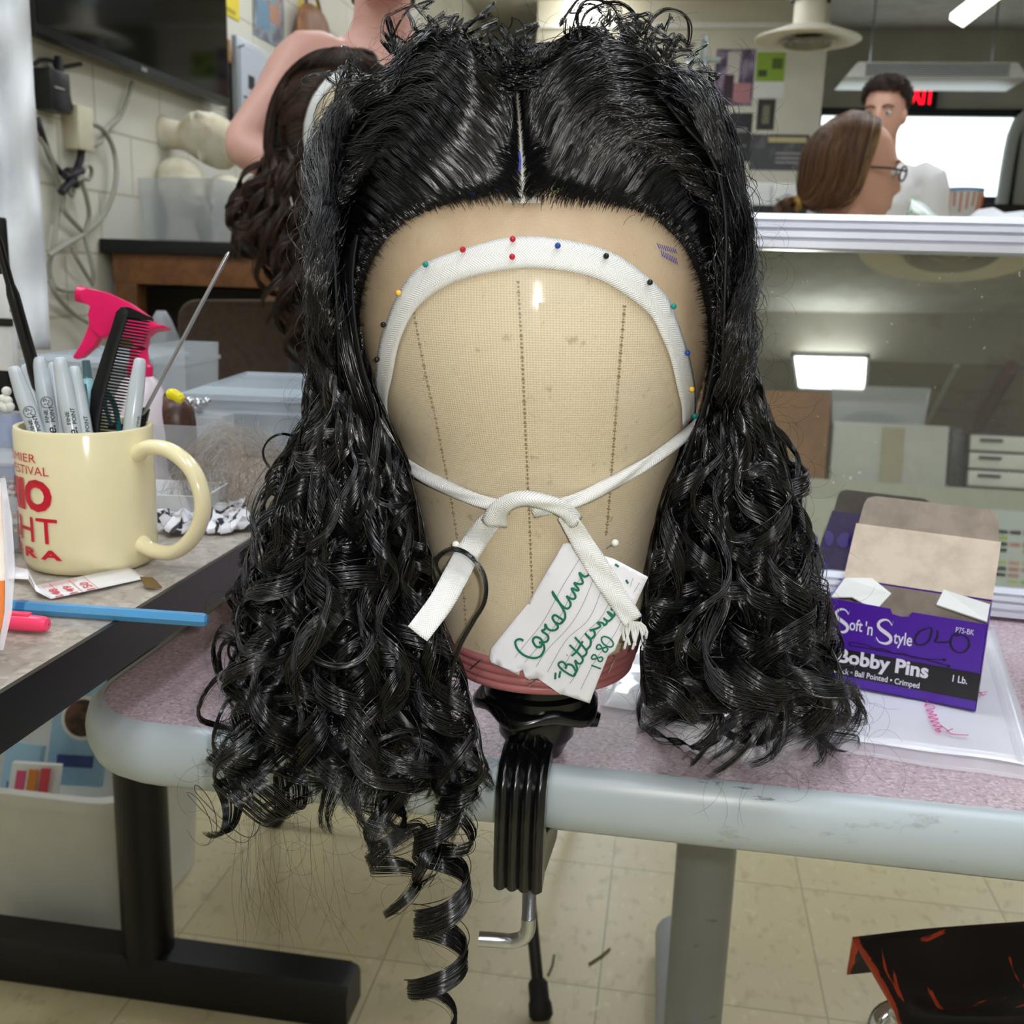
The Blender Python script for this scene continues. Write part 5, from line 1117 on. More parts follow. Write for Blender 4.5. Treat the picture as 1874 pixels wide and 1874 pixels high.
# brown upholstered chair
ch = thing('office_chair', 'brown upholstered chair turned away behind the brown table', 'chair', P(425, 640, 2.45)*V(1, 1, 0))
m_cb = mat('brown_fabric', '3d2f20', .85, var=('30251a', 60, .4, .65), bump=(400, .2)); m_cf = mat('chair_black', '151412', .5)
rows = []
for y, dx in ((545, 12), (549, 4), (560, 0), (620, -2), (690, 2), (712, 8), (720, 20)):
    rows.append([(326+dx, y), (540-dx, y)])
a = MB(); rings = []
for d, ins in ((2.41, 10), (2.405, 3), (2.42, 0), (2.48, 0), (2.495, 4), (2.49, 12)):
    rr_ = []
    for x, y in [(x, -y) for x, y in rrect(326+ins, 540-ins, -722+ins, -548-ins, 34-ins*.5, 6)]: rr_.append(P(x, y, d+.000002*(x-430)**2))
    rings.append(rr_)
a.loft(rings); a.build('backrest', m_cb, ch, smooth=50)
cq = P(430, 700, 2.45); a = MB(); a.bb(cq[0]-.24, cq[0]+.22, cq[1]+.03, cq[1]+.5, .44, .52); a.build('seat', m_cb, ch, bevel=.03)
MB().bb(cq[0]-.04, cq[0]+.04, cq[1]+.03, cq[1]+.055, .42, .70).build('back_support', m_cf, ch, bevel=.006)
MB().lathe([(.03, .06), (.03, .44)], (cq[0], cq[1]+.28, 0), seg=16).build('gas_column', m_cf, ch)
for k in range(5):
    an = k*2*math.pi/5+.3; ca, sa = math.cos(an), math.sin(an); l = MB().tube([(cq[0], cq[1]+.28, .10), (cq[0]+.27*ca, cq[1]+.28+.27*sa, .075)], [.026, .016], 10).build('leg', m_cf, ch)
    MB().lathe([(.001, -.012), (.026, -.012), (.028, 0), (.026, .012), (.001, .012)], (cq[0]+.27*ca, cq[1]+.28+.27*sa, .029), (-sa, ca, 0), seg=16).build('caster', m_black, l)
# grey plastic bag by the chair
q = P(298, 640, 1.9); a = MB(); a.loft([[q+V(.035*s*math.cos(k*math.pi/6), .03*s*math.sin(k*math.pi/6), z) for k in range(12)] for z, s in ((-.10, 1.1), (-.04, 1.2), (.02, .9), (.055, .5), (.07, .25))])
one('grey_bag', 'grey plastic bag standing left of the brown chair', 'bag', a, mat('grey_film', '8c9196', .4), smooth=80)
fz = q[2]-.1; one('side_stool', 'olive covered stool under the grey plastic bag', 'stool', MB().bb(q[0]-.06, q[0]+.06, q[1]-.06, q[1]+.1, 0, fz-.001), mat('olive_cloth', '6f7258', .8), bevel=.01)

# ------------------------------------------------------------------ scratched chair at the lower right, floor bits
sc = thing('scratched_chair', 'worn black and orange scratched chair seat at the lower right corner', 'chair', (.26, .66, 0))
t_ = NT('worn_black_vinyl'); co = t_.co(scale=(1, 1, 1), rot=(0, 0, .6)); n1 = t_.noise(t_.co(scale=(7, .8, 1), rot=(0, 0, .5)), 16, 3, .5, .66, .68); n2 = t_.noise(t_.co(scale=(1, 6, 1), rot=(0, 0, .25), loc=(3, 0, 0)), 18, 3, .5, .665, .685)
tcu = t_.n('TexCoord'); su = t_.n('SeparateXYZ'); t_.l(tcu.outputs['UV'], su.inputs[0]); ne = t_.noise(t_.co(), 45, 5, .7)
edge = t_.math('GREATER_THAN', t_.math('ADD', t_.math('MULTIPLY', ne, .5), t_.math('MULTIPLY', su.outputs[0], -9.0)), .06)
f_ = t_.math('MAXIMUM', t_.math('MAXIMUM', n1, n2), edge); t_.color(t_.mix(f_, lin('0e0d11'), lin('b8401c'))); t_.set(Roughness=.42)
rows, uvs = [], []
top = spline([P(1562, 1722, .80), P(1700, 1706, .775), P(1874, 1694, .745), P(2080, 1682, .71)], 26); bot = spline([P(1655, 1900, .70), P(1760, 1905, .67), P(1900, 1910, .64), P(2110, 1900, .61)], 26)
lft = spline([(1562, 1722), (1578, 1748), (1602, 1785), (1632, 1840), (1656, 1902)], 26)
for j in range(26):
    v = j/25; L0 = P(lft[j][0], lft[j][1], .80+(.70-.80)*v)
    row = []
    for i in range(26):
        u = i/25; base = (1-v)*top[i]+v*bot[i]; sh_ = (L0-((1-v)*top[0]+v*bot[0]))*(1-u)**3; row.append(base+sh_+V(0, 0, -.020*math.sin(math.pi*min(1, v*1.2))*math.sin(math.pi*min(1, u*1.3+.0))))
    rows.append(row); uvs.append([(i/25+.0001, v+.0001) for i in range(26)])
lip = [[p+V(0, .004*k_, -.006*k_*k_) for p in rows[0]] for k_ in (2.4, 1.6, .8)]; rows = lip+rows; uvs = [[(i/25+.0001, .0001) for i in range(26)]]*3+uvs
a = MB(); a.grid(rows, uv=uvs); a.build('seat', t_.m, sc, smooth=80, solid=.006)
m_chr = mat('chrome', 'c8c9cb', .12, 1.0)
s0 = P(1640, 1880, .745); MB().tube(spline([P(1605, 1900, .76), P(1612, 1868, .76), P(1632, 1852, .76), P(1658, 1862, .75), P(1700, 1960, .72)], 20), .0085, 14).build('chrome_frame', m_chr, sc)
for dx, dy in ((.0, .0), (.36, -.05), (.03, -.33), (.38, -.36)): p_ = V(.20+dx, .70+dy, .47); MB().tube([p_, V(p_[0], p_[1], .001)], .011, 12).build('leg', m_chr, sc)
a = MB(); a.tube([(.20, .70, .47), (.56, .65, .47), (.58, .34, .47), (.23, .37, .47), (.20, .70, .47)], .011, 12); a.build('under_frame', m_chr, sc)
for i, (x0, y0, x1, y1, lb) in enumerate(((1003, 1785, 1014, 1748, 'bent hairpin lying on the floor left of the other'), (1078, 1764, 1116, 1736, 'straight hairpin lying on the floor nearer the grey leg'))):
    p, q = on_z(x0, y0, .0022), on_z(x1, y1, .0022); a = MB(); a.tube([p, (p+q)/2+V(.002, 0, 0), q], .0017, 6); one('hairpin', lb, 'hairpin', a, mat('dull_bronze', '6d6549', .45, .5), 'hairpins on the floor')

# ------------------------------------------------------------------ tripod with the brown wig
WC = P(655, 235, 1.58); tri = thing('tripod_stand', 'black tripod stand behind the table, holding the brown wig head', 'tripod', (WC[0], WC[1], 0))
hub = V(-.235, 1.49, .50); wb_ = V(WC[0]+.004, WC[1], WC[2]-(ZW-_z[0])-.006)
MB().tube([hub+V(0, 0, -.08), hub+V(0, 0, .25)], .013, 14).build('pole', m_black, tri)
MB().tube([hub+V(0, 0, .22), wb_], .011, 12).build('tilt_arm', m_black, tri)
MB().lathe([(.001, -.03), (.024, -.03), (.026, 0), (.024, .03), (.001, .03)], hub, seg=18).build('leg_hub', m_black, tri)
ftp = on_z(990, 1858, .008)
for k, fp in enumerate((ftp, V(hub[0]+.12, hub[1]+.38, .008), V(hub[0]-.42, hub[1]+.12, .008))):
    pm = P(892, 1492, np.dot(hub+V(.01, -.03, -.1)-CAM, FWD)-.03) if k == 0 else hub
    l = MB().tube([hub if k else hub+V(0, 0, -.01), fp], .0085, 12).build('leg', m_black, tri)
    ax = nrm(fp-hub); MB().lathe([(.010, -.045), (.0135, -.04), (.0135, -.02), (.016, -.014), (.0165, .0), (.012, .006), (.001, .006)], fp, ax, 16).build('rubber_foot', m_blackm, l)

# ------------------------------------------------------------------ hair machinery
def hair_mat(name, col, rough, c2=None, spec=.5):
    t = NT(name); oi = t.n('NewGeometry'); c = lin(col)
    if c2: t.color(t.mix(oi.outputs['Random Per Island'], c, lin(c2)))
    else: t.color(c)
    t.set(Roughness=rough); t.b.inputs['Specular IOR Level'].default_value = spec; return t.m
def strand_mesh(name, P_, rad, m, parent=None, base=None, seg=3):
    """P_: (N,K,3) strand centre lines -> one mesh of thin tapering tubes"""
    P_ = np.asarray(P_, np.float32); N, K, _ = P_.shape
    T = np.gradient(P_, axis=1); T /= (np.linalg.norm(T, axis=2, keepdims=True)+1e-12)
    ref = np.tile(np.array([.31, .62, .72], np.float32), (N, 1)); A = np.empty_like(P_)
    for k in range(K):   # carried frame, so tubes do not twist
        a = ref-T[:, k]*np.sum(ref*T[:, k], 1, keepdims=True); a /= (np.linalg.norm(a, axis=1, keepdims=True)+1e-9); A[:, k] = a; ref = a
    B = np.cross(T, A); tp_ = np.ones(K, np.float32); u = np.linspace(0, 1, K); tp_ = np.clip(np.minimum(u*14+.5, (1-u)*7+.25), 0, 1)
    r = (np.asarray(rad, np.float32).reshape(-1, 1) if not np.isscalar(rad) else np.full((N, 1), rad, np.float32))*tp_[None]
    ang = np.arange(seg)*2*np.pi/seg
    vv = P_[:, :, None, :]+r[:, :, None, None]*(np.cos(ang)[None, None, :, None]*A[:, :, None, :]+np.sin(ang)[None, None, :, None]*B[:, :, None, :])
    root = parent
    while root is not None and root.parent is not None: root = root.parent
    b = np.array(root.location) if root is not None else (np.asarray(base) if base is not None else P_.reshape(-1, 3).mean(0))
    vv = (vv-b).reshape(-1, 3).astype(np.float32)
    i = np.arange(N)[:, None, None]*K*seg+np.arange(K-1)[None, :, None]*seg; j = np.arange(seg)[None, None, :]; j2 = (np.arange(seg)+1) % seg; j2 = j2[None, None, :]
    q = np.stack([i+j, i+j2, i+seg+j2, i+seg+j], -1).reshape(-1).astype(np.int32); nf = len(q)//4
    me = bpy.data.meshes.new(name); me.vertices.add(len(vv)); me.vertices.foreach_set('co', vv.ravel()); me.loops.add(len(q)); me.loops.foreach_set('vertex_index', q)
    me.polygons.add(nf); me.polygons.foreach_set('loop_start', np.arange(nf, dtype=np.int32)*4)
    me.polygons.foreach_set('use_smooth', np.ones(nf, bool)); me.update(calc_edges=True); me.materials.append(m)
    o = bpy.data.objects.new(name, me); COL.objects.link(o)
    if parent is not None: o.parent = parent
    else: o.location = tuple(float(x) for x in b)
    return o
def frames(c):
    T = np.gradient(c, axis=0); T /= np.linalg.norm(T, axis=1, keepdims=True)+1e-12; A = np.empty_like(c); r = V(.2, -.9, .35)
    for k in range(len(c)): a = r-T[k]*(r@T[k]); a /= np.linalg.norm(a)+1e-9; A[k] = a; r = a
    return T, A, np.cross(T, A)
def curl(guide, K, turns, r0, r1, m, width, thick, rng, phase=None, hand=1, wob=.0, rpow=1.0, start=0.0, mess=0.0):
    """a ringlet: m strands lying as a flat band on a coil wound round the guide line; mess loosens it"""
    c = spline(guide, K); T, A, B = frames(c); u = np.linspace(0, 1, K); ph = rng.rand()*6.28 if phase is None else phase
    uu = np.clip((u-start)/(1-start), 0, 1); rr = r0+(r1-r0)*uu**rpow; rr = rr*np.clip(uu*8, 0, 1)
    q = rng.rand(6)*6.28; rr = rr*(1+mess*.45*np.sin(u*rng.uniform(4, 9)+q[0])); pn = mess*.9*np.sin(u*rng.uniform(5, 10)+q[1])
    c = c+mess*.009*(np.sin(u*rng.uniform(3, 7)+q[2])-math.sin(q[2]))[:, None]*A+mess*.009*(np.sin(u*rng.uniform(3, 7)+q[3])-math.sin(q[3]))[:, None]*B
    out = np.empty((m, K, 3)); env = .3+.7*np.clip(np.minimum(u*6, (1-u)*3+.2), 0, 1); env = env*(1+mess*.4*np.sin(u*rng.uniform(6, 12)+q[4]))
    for i in range(m):
        stray = rng.rand() < .14*mess; sc_ = rng.uniform(1.6, 3.2) if stray else 1.0
        s = ((i+.5)/m-.5+rng.normal(0, .05))*sc_; dl = s*width*env; rad = rr*(1+(rng.normal(0, .25)*u if stray else 0))+rng.normal(0, .35)*thick*env*sc_+(rng.normal(0, 1)*wob*u)
        t = 2*np.pi*turns*(uu**1.05)*hand+ph+pn+rng.normal(0, .06*sc_)+s*.25+(rng.normal(0, .5)*u if stray else 0)
        out[i] = c+T*dl[:, None]+A*(rad*np.cos(t))[:, None]+B*(rad*np.sin(t))[:, None]+rng.normal(0, .00025, 3)
    return out
EDGE_Y = TY0-.0135
def keep_off(p, side=None):
    """nothing sinks into the table: lie on its top, or hang in front of its edge"""
    s = p.shape; q = p.reshape(-1, 3).copy()
    lo = (q[:, 2] < TZ+.0012) & (q[:, 1] > EDGE_Y) & (q[:, 0] > TX0-.012)
    top = lo & (((q[:, 2] > TZ-.035) & (q[:, 1] > EDGE_Y+.012)) | (q[:, 0] > .0)); q[top, 1] = np.maximum(q[top, 1], TY0+.012+.006*np.abs(np.sin(q[top, 0]*300))); q[top, 2] = TZ+.0012+.003*np.abs(np.sin(q[top, 0]*400+q[top, 1]*250))
    fr_ = lo & ~top; q[fr_, 1] = EDGE_Y-.0005-.0012*np.abs(np.sin(q[fr_, 0]*160+q[fr_, 2]*90))
    return q.reshape(s)

# ------------------------------------------------------------------ the black wig
m_hair = hair_mat('black_hair', '050506', .20, '0a0a0d', .85)
m_hair2 = hair_mat('black_hair_fine', '09090b', .5, None, .25)
m_capb = mat('wig_cap_black', '060607', .6)
wig = thing('black_wig', 'long black curly wig with a centre part, pinned on the canvas head', 'wig', hull_hit(950, 300, .004))
hr = np.random.RandomState(5)
# lace front: fine tan net from the hairline to the tape
hairline = [(672, 760), (664, 700), (654, 640), (655, 580), (668, 510), (692, 455), (730, 410), (780, 382), (850, 368), (905, 366), (957, 362), (1010, 366), (1080, 372), (1150, 380), (1205, 400), (1245, 440), (1272, 495), (1290, 560), (1298, 620), (1302, 690), (1293, 745)]
hl = spline(hairline, 160); back = spline([(640, 770), (632, 700), (625, 630), (628, 560), (645, 480), (672, 420), (715, 370), (775, 330), (850, 310), (905, 300), (955, 290), (1010, 300), (1080, 312), (1160, 330), (1215, 365), (1262, 415), (1295, 480), (1318, 550), (1328, 620), (1332, 690), (1322, 755)], 160); lo_ = spline(outer, 160); li_ = .55*lo_+.45*spline(inner, 160)
t_ = NT('lace_net'); tc = t_.n('TexCoord'); sp = t_.n('SeparateXYZ'); t_.l(tc.outputs['UV'], sp.inputs[0]); k_ = 2*math.pi/.0011
wx_ = t_.math('SINE', t_.math('MULTIPLY', sp.outputs[0], k_)); wy_ = t_.math('SINE', t_.math('MULTIPLY', sp.outputs[1], k_)); net = t_.math('MAXIMUM', wx_, wy_)
t_.color(t_.mix(t_.noise(t_.co(), 50, 4, .6, .4, .7), lin('c4a98a'), lin('d2bb9d'))); t_.set(Roughness=.5); al = t_.n('MapRange'); t_.l(net, al.inputs[0]); al.inputs[1].default_value = -.2; al.inputs[2].default_value = .9; al.inputs[3].default_value = .25; al.inputs[4].default_value = .7; t_.l(al.outputs[0], t_.b.inputs['Alpha'])
rows, uvs = [], []
for j in range(13):
    v = j/12; rows.append([hull_hit(*((1-v)*back[i]+v*li_[i]), .0011) for i in range(160)]); uvs.append([(i*.0032+.001, v*.055+.001) for i in range(160)])
a = MB(); a.grid(rows, uv=uvs); a.build('lace_front', t_.m, wig, smooth=180)
# pale parting lace
part = spline([(957, 372), (956, 320), (953, 260), (949, 205), (946, 160)], 40); wpt = np.interp(np.linspace(0, 1, 40), [0, .07, .16, .5, 1], [34, 22, 9, 5.5, 4.5]); rows = []
for (x, y), w_ in zip(part, wpt): rows.append([hull_hit(x+w_*s, y, .0030-.0006*abs(s)) for s in (-1, -.5, 0, .5, 1)])
a = MB(); a.grid(rows); a.build('part_line', mat('part_lace', 'b7b3a8', .5), wig, smooth=180)
a = MB()
for pts, w_ in (([(950, 278), (952, 300), (946, 318)], 4), ([(848, 335), (858, 350), (868, 356)], 5), ([(905, 345), (915, 352)], 3)): strokes(a, [pts], lambda x, y: hull_hit(x, y, .0046), w_)
for k in range(9): strokes(a, [[(1203+k*4, 445+k*1.2), (1207+k*4, 455+k*1.2)], [(1210+k*3.4, 458+k*1.8), (1213+k*3.4, 470+k*1.8)]], lambda x, y: hull_hit(x, y, .0022), 1.3)
a.build('blue_marks', mat('blue_pen', '28308f', .5), wig, smooth=0)
a = MB(); strokes(a, [[(1020, 345), (1045, 338), (1062, 334)], [(1012, 352), (1036, 346)]], lambda x, y: hull_hit(x, y, .0030), 5); a.build('green_mark', mat('green_pen', '8d9a3a', .5), wig, smooth=0)

GL = [[(664, 720), (648, 728), (628, 745), (612, 770), (600, 810)],
      [(656, 650), (638, 648), (615, 665), (598, 710), (590, 790)],
      [(655, 585), (632, 566), (606, 580), (588, 640), (585, 700), (590, 790)],
      [(668, 510), (640, 478), (608, 478), (583, 530), (580, 620), (588, 760)],
      [(692, 455), (655, 410), (612, 398), (580, 440), (574, 540), (582, 680), (590, 770)],
      [(735, 408), (685, 350), (630, 330), (584, 358), (568, 440), (574, 560), (583, 700)],
      [(800, 378), (740, 312), (672, 278), (606, 290), (570, 345), (566, 440), (574, 560)],
      [(875, 366), (815, 292), (740, 240), (655, 228), (596, 255), (566, 320), (566, 420), (572, 500)],
      [(945, 360), (885, 275), (810, 212), (720, 190), (640, 205), (585, 250), (566, 330), (570, 440)],
      [(948, 310), (905, 220), (840, 165), (760, 140), (690, 160), (628, 205), (586, 260), (570, 350)],
      [(948, 255), (915, 170), (855, 125), (785, 105), (720, 125), (660, 170), (608, 225), (580, 300)],
      [(946, 205), (915, 128), (860, 92), (800, 82), (745, 100), (690, 145), (640, 195), (600, 250)],
      [(944, 165), (912, 100), (870, 72), (825, 64), (780, 78), (730, 115), (680, 165), (640, 210)]]
GR = [[(1296, 700), (1310, 702), (1325, 715), (1338, 740), (1345, 790)],
      [(1300, 640), (1318, 640), (1338, 660), (1350, 710), (1355, 780)],
      [(1295, 575), (1318, 560), (1342, 580), (1358, 650), (1356, 720), (1355, 780)],
      [(1282, 510), (1308, 482), (1340, 490), (1364, 560), (1364, 660), (1358, 760)],
      [(1252, 448), (1290, 410), (1330, 405), (1366, 460), (1372, 560), (1364, 690), (1358, 760)],
      [(1205, 398), (1255, 345), (1305, 330), (1352, 365), (1374, 450), (1371, 570), (1362, 700)],
      [(1140, 378), (1195, 310), (1260, 275), (1322, 290), (1364, 345), (1374, 440), (1371, 560)],
      [(1050, 368), (1110, 285), (1180, 232), (1262, 225), (1328, 255), (1366, 320), (1374, 430), (1370, 500)],
      [(970, 358), (1030, 262), (1105, 200), (1190, 182), (1270, 200), (1335, 250), (1368, 335), (1372, 440)],
      [(960, 310), (1005, 205), (1075, 150), (1160, 130), (1235, 145), (1305, 195), (1352, 260), (1368, 350)],
      [(956, 255), (985, 158), (1045, 115), (1125, 98), (1195, 110), (1260, 150), (1318, 205), (1350, 290)],
      [(952, 205), (975, 122), (1030, 92), (1100, 82), (1160, 92), (1222, 122), (1280, 175), (1325, 245)],
      [(950, 165), (972, 100), (1015, 78), (1065, 70), (1115, 78), (1170, 105), (1225, 150), (1275, 205)]]
def guide3(G, infl):
    out = []
    for gi, g in enumerate(G):
        g = [(x+max(0, 640-x)*.16-max(0, x-1290)*.16, y) for x, y in g]
        K = 34; c2 = spline(g, K); u = np.linspace(0, 1, K); e = .0016+infl(gi/(len(G)-1), u)
        out.append(np.array([hull_hit(x, y, q) for (x, y), q in zip(c2, e)]))
    return np.array(out)
def infl(s, u): return (.013+.013*np.clip((s-.1)*2.5, 0, 1))*np.clip(u*2.6, 0, 1)**.8+.012*np.clip(u-.5, 0, 1)
def wavy(s, u): return np.sin(u*(14.0+7*(1-s))-s*6.5+1.0)*.0044*(1-.35*u)*np.clip(u*3, 0, 1)*np.clip(s*2.4+.25, 0, 1)
cap_rows = {}
for nm, G in (('left', GL), ('right', GR)):
    G3 = guide3(G, infl); ng, K = G3.shape[:2]; u = np.linspace(0, 1, K)
    # smooth depth between neighbouring guides
    for _ in range(2): G3[1:-1] = (G3[:-2]+2*G3[1:-1]+G3[2:])/4*.5+G3[1:-1]*.5
    nrmls = np.array([[hull_n(G3[i, k]) for k in range(K)] for i in range(ng)])
    # dark under-cap
    rows = []
    for i in np.linspace(0, ng-1, 3*ng):
        i0 = min(int(i), ng-2); f = i-i0; g = G3[i0]*(1-f)+G3[i0+1]*f; n = nrmls[i0]*(1-f)+nrmls[i0+1]*f
        s0 = 7
        rows.append([g[k]-n[k]*(.0030+.0050*min(1, (k-s0)/8)) for k in range(s0, K)])
    a = MB(); a.grid(rows); a.build('under_cap', m_capb, wig, smooth=180, solid=.001)
    N = 7600; s = np.where(hr.rand(N) < .3, hr.rand(N)*5, hr.rand(N)*(ng-1)); s = np.clip(s+hr.normal(0, .06, N), 0, ng-1.001); i0 = s.astype(int); f = (s-i0)[:, None, None]
    # strands clump into wisps
    cl_ = np.round(s*9)/9; pull = np.clip(u*1.6-.25, 0, 1)[None, :, None]*.72
    def ev(sv): i_ = np.clip(sv.astype(int), 0, ng-2); ff = (sv-i_)[:, None, None]; return G3[i_]*(1-ff)+G3[i_+1]*ff, nrmls[i_]*(1-ff)+nrmls[i_+1]*ff
    g, n = ev(s); gc, nc = ev(np.clip(cl_, 0, ng-1.001)); S = g*(1-pull)+gc*pull
    lat = hr.normal(0, 1, (N, 1, 3))*np.clip(u*3, .05, 1)[None, :, None]; dep = (hr.rand(N, 1, 1)**1.4)
    ph = np.sin(cl_*37.0)[:, None]*.5
    wv = np.stack([wavy(si/(ng-1), u+p_*.10) for si, p_ in zip(cl_, ph[:, 0])])[:, :, None]
    S = S+n*(wv+(-.0022*dep+.0024*np.sin(cl_*23.0)[:, None, None])*np.clip(u*4, 0, 1)[None, :, None])+lat*.00065
    # short lengths: some end early, hairline hairs begin a little apart
    wob = np.sin(u[None, :]*(8+6*hr.rand(N, 1))+hr.rand(N, 1)*6.28)[:, :, None]*(hr.normal(0, .0009, (N, 1, 3))+(hr.rand(N, 1, 1) < .12)*hr.normal(0, .0035, (N, 1, 3)))*np.clip(u*2, 0, 1)[None, :, None]; S = S+wob
    sd = np.cross(n, np.gradient(S, axis=1)); sd /= np.linalg.norm(sd, axis=2, keepdims=True)+1e-9; S = S+sd*(.0046*np.sin(u[None, :]*(15.0+6*(1-cl_[:, None]/ng))-cl_[:, None]*.5+2.0)*(np.clip(u*3-.2, 0, 1)*(1-.2*u))[None, :])[:, :, None]
    u0 = (hr.rand(N)**1.6*.13)[:, None]; kk = (u0+(1-u0)*u[None, :])*(K-1); k0 = np.minimum(kk.astype(int), K-2); fr_k = (kk-k0)[:, :, None]; ar = np.arange(N)[:, None]; S = S[ar, k0]*(1-fr_k)+S[ar, k0+1]*fr_k
    strand_mesh('front_hair', S, hr.uniform(.00010, .00022, N), m_hair, wig)
    # fine hairline hairs, ventilated knot by knot
    hs = hl if True else None
# hairline wisps
idx = np.arange(160); sel = [i for i in idx]
W = []
for k in range(3400):
    i = hr.rand()*159; i0 = int(min(i, 158)); p0 = hl[i0]*(1-(i-i0))+hl[i0+1]*(i-i0); b0 = back[i0]*(1-(i-i0))+back[i0+1]*(i-i0)
    dr = (b0-p0); dr = dr/np.linalg.norm(dr); side = V(-dr[1], dr[0]); sg = -1 if p0[0] < 955 else 1
    ln = 24+26*hr.rand(); st = p0+dr*(hr.normal(-2, 7) if k % 3 else hr.normal(6, 5))+side*hr.normal(0, 2); lean = V(sg*.55, .05) if abs(p0[0]-955) < 220 else V(0, .35)
    e0 = .0016+.0014*hr.rand(); pts = []
    for u_ in np.linspace(0, 1, 6): q2 = st+(dr*(1-.25*u_)+lean*u_*.8)*ln*u_+side*hr.normal(0, 1.0)*u_; pts.append(hull_hit(q2[0], q2[1], e0+.0055*u_))
    W.append(pts)
strand_mesh('hairline_wisps', np.array(W), .00009, m_hair2, wig)
# hairs rooted along the part
W = []
for k in range(900):
    i = hr.rand()*38.9; i0 = int(i); p0 = part[i0]+(part[i0+1]-part[i0])*(i-i0); sg = 1 if k % 2 else -1; w_ = np.interp(i/39, [0, .15, .5, 1], [15, 8, 5, 4]); pts = []
    st = p0+V(sg*w_*hr.uniform(.15, 1.0), hr.normal(0, 3)); ln = 34+30*hr.rand()
    for u_ in np.linspace(0, 1, 6): pts.append(hull_hit(st[0]+sg*ln*u_*(.62+.2*u_), st[1]-ln*u_*(.95-.35*u_), .0034+.008*u_))
    W.append(pts)
strand_mesh('part_hairs', np.array(W), .00010, m_hair2, wig)

# ------ curls. Each lock: guide through the mass, coil, strands
cr = np.random.RandomState(21)
LY = [690, 760, 850, 950, 1050, 1150, 1250, 1350, 1420, 1520]; LXL = [592, 578, 540, 500, 478, 452, 418, 405, 405, 430]; LXR = [672, 700, 742, 772, 788, 808, 850, 872, 878, 878]
RY = [690, 760, 850, 950, 1050, 1150, 1250, 1330, 1410]; RXL = [1300, 1280, 1245, 1212, 1192, 1182, 1180, 1190, 1225]; RXR = [1364, 1385, 1432, 1462, 1486, 1498, 1540, 1568, 1572]
def mass_guide(u, v, y0, y1, side, rng, d0, d1):
    Y, XL_, XR_ = (LY, LXL, LXR) if side == 'L' else (RY, RXL, RXR); n = 7; pts = []
    for k in range(n):
        t = k/(n-1); y = y0+(y1-y0)*t; xl, xr = np.interp(y, Y, XL_), np.interp(y, Y, XR_); uu = np.clip(u+rng.normal(0, .05)*t, .02, .98); x = xl+(xr-xl)*uu+rng.normal(0, 5)*t
        d = (d0+(d1-d0)*v)+rng.normal(0, .006)*t
        if side == 'R' or y < 1300: d = min(d, float((on_z(x, y, TZ+.011)-CAM)@FWD))
        else: d = min(d, .545-.03*(1-v))
        pts.append(P(x, y, d))
    return pts
curls_parts, curls_mass, frizz = [], [], []
def trim(p, side):
    """gather locks that stray over the neck or far outside the mass"""
    s = p.shape; q = p.reshape(-1, 3).copy(); v = q-CAM; d = v@FWD; x = 937+FPX*(v@RGT)/d; y = 937-FPX*(v@UPV)/d
    Y, A_x, B_x = (LY, LXL, LXR) if side == 'L' else (RY, RXL, RXR); xl, xr = np.interp(y, Y, A_x), np.interp(y, Y, B_x); lim = (1380 if side == 'L' else 1290)
    inn = np.where(y < lim, 1.0, np.clip(1-(y-lim)/70, 0, 1))
    hi = np.maximum(0, x-xr)*(.85*inn if side == 'L' else .55); lo = np.maximum(0, xl-x)*(.85*inn if side == 'R' else .35)
    return (q+RGT*((lo-hi)*d/FPX)[:, None]).reshape(s)
def add_lock(arr, big, side=None):
    if side: arr = trim(arr, side)
    _add_lock(arr, big)
def _add_lock(arr, big): (curls_parts if big else curls_mass).append(keep_off(arr))
K_ = 64
for side, nl, hand0 in (('L', 132, 1), ('R', 118, -1)):
    for i in range(nl):
        u = (i*.618034) % 1.0; v = cr.rand(); layer = i/nl
        if side == 'L': y0 = cr.uniform(668, 770)+u*60; ymax = np.interp(u, [0, .12, .4, .7, 1], [1410, 1470, 1500, 1545, 1500])
        else: y0 = cr.uniform(660, 760)+(1-u)*70; ymax = np.interp(u, [0, .25, .6, 1], [1320, 1375, 1385, 1375])
        y1 = y0+(ymax-y0)*cr.choice([.42, .62, .8, .92, 1.0]) if layer < .75 else y0+(ymax-y0)*cr.uniform(.75, 1.0)
        v = layer*.0+cr.rand()
        g = mass_guide(u, v, y0, y1, side, cr, .462 if not (side == 'L' and u > .72) else .482, .585) if side == 'L' else mass_guide(u, v, y0, y1, side, cr, .478, .60)
        ln = sum(np.linalg.norm(g[k+1]-g[k]) for k in range(6)); r1 = cr.uniform(.007, .0165) if side == 'L' else cr.uniform(.009, .018)
        turns = ln/cr.uniform(.038, .066)
        A_l = curl(g, K_ if turns < 4 else 88, turns, .003, r1, cr.randint(22, 44), cr.uniform(.004, .0135), .0011, cr, hand=hand0*cr.choice([1, 1, -1]), wob=.0006, rpow=.7, mess=cr.uniform(.2, .85))
        add_lock(A_l, v < .42 and len(curls_parts) < 86, side)
# straighter feeder locks leading from the crown down behind the temples
for side, nl in (('L', 26), ('R', 26)):
    for i in range(nl):
        u = (i+.5)/nl; g = mass_guide(u, cr.rand(), 560 if side == 'L' else 560, cr.uniform(840, 1000), side, cr, .50, .575)
        add_lock(curl(g, 40, 1.2+cr.rand(), .002, .007, 46, .013, .0016, cr, wob=.0005, mess=.7), False, side)
def pxlock(pts, turns, r0, r1, m, width, K=90, **kw):
    pts = [(x, y, (float((on_z(x, y, TZ+.017)-CAM)@FWD) if x > 1150 and y > 1210 else d)) for x, y, d in pts]; kw.setdefault('mess', .45); return keep_off(curl([P(*q) for q in pts], K, turns, r0, r1, m, width, .001, cr, **kw))
feat = []
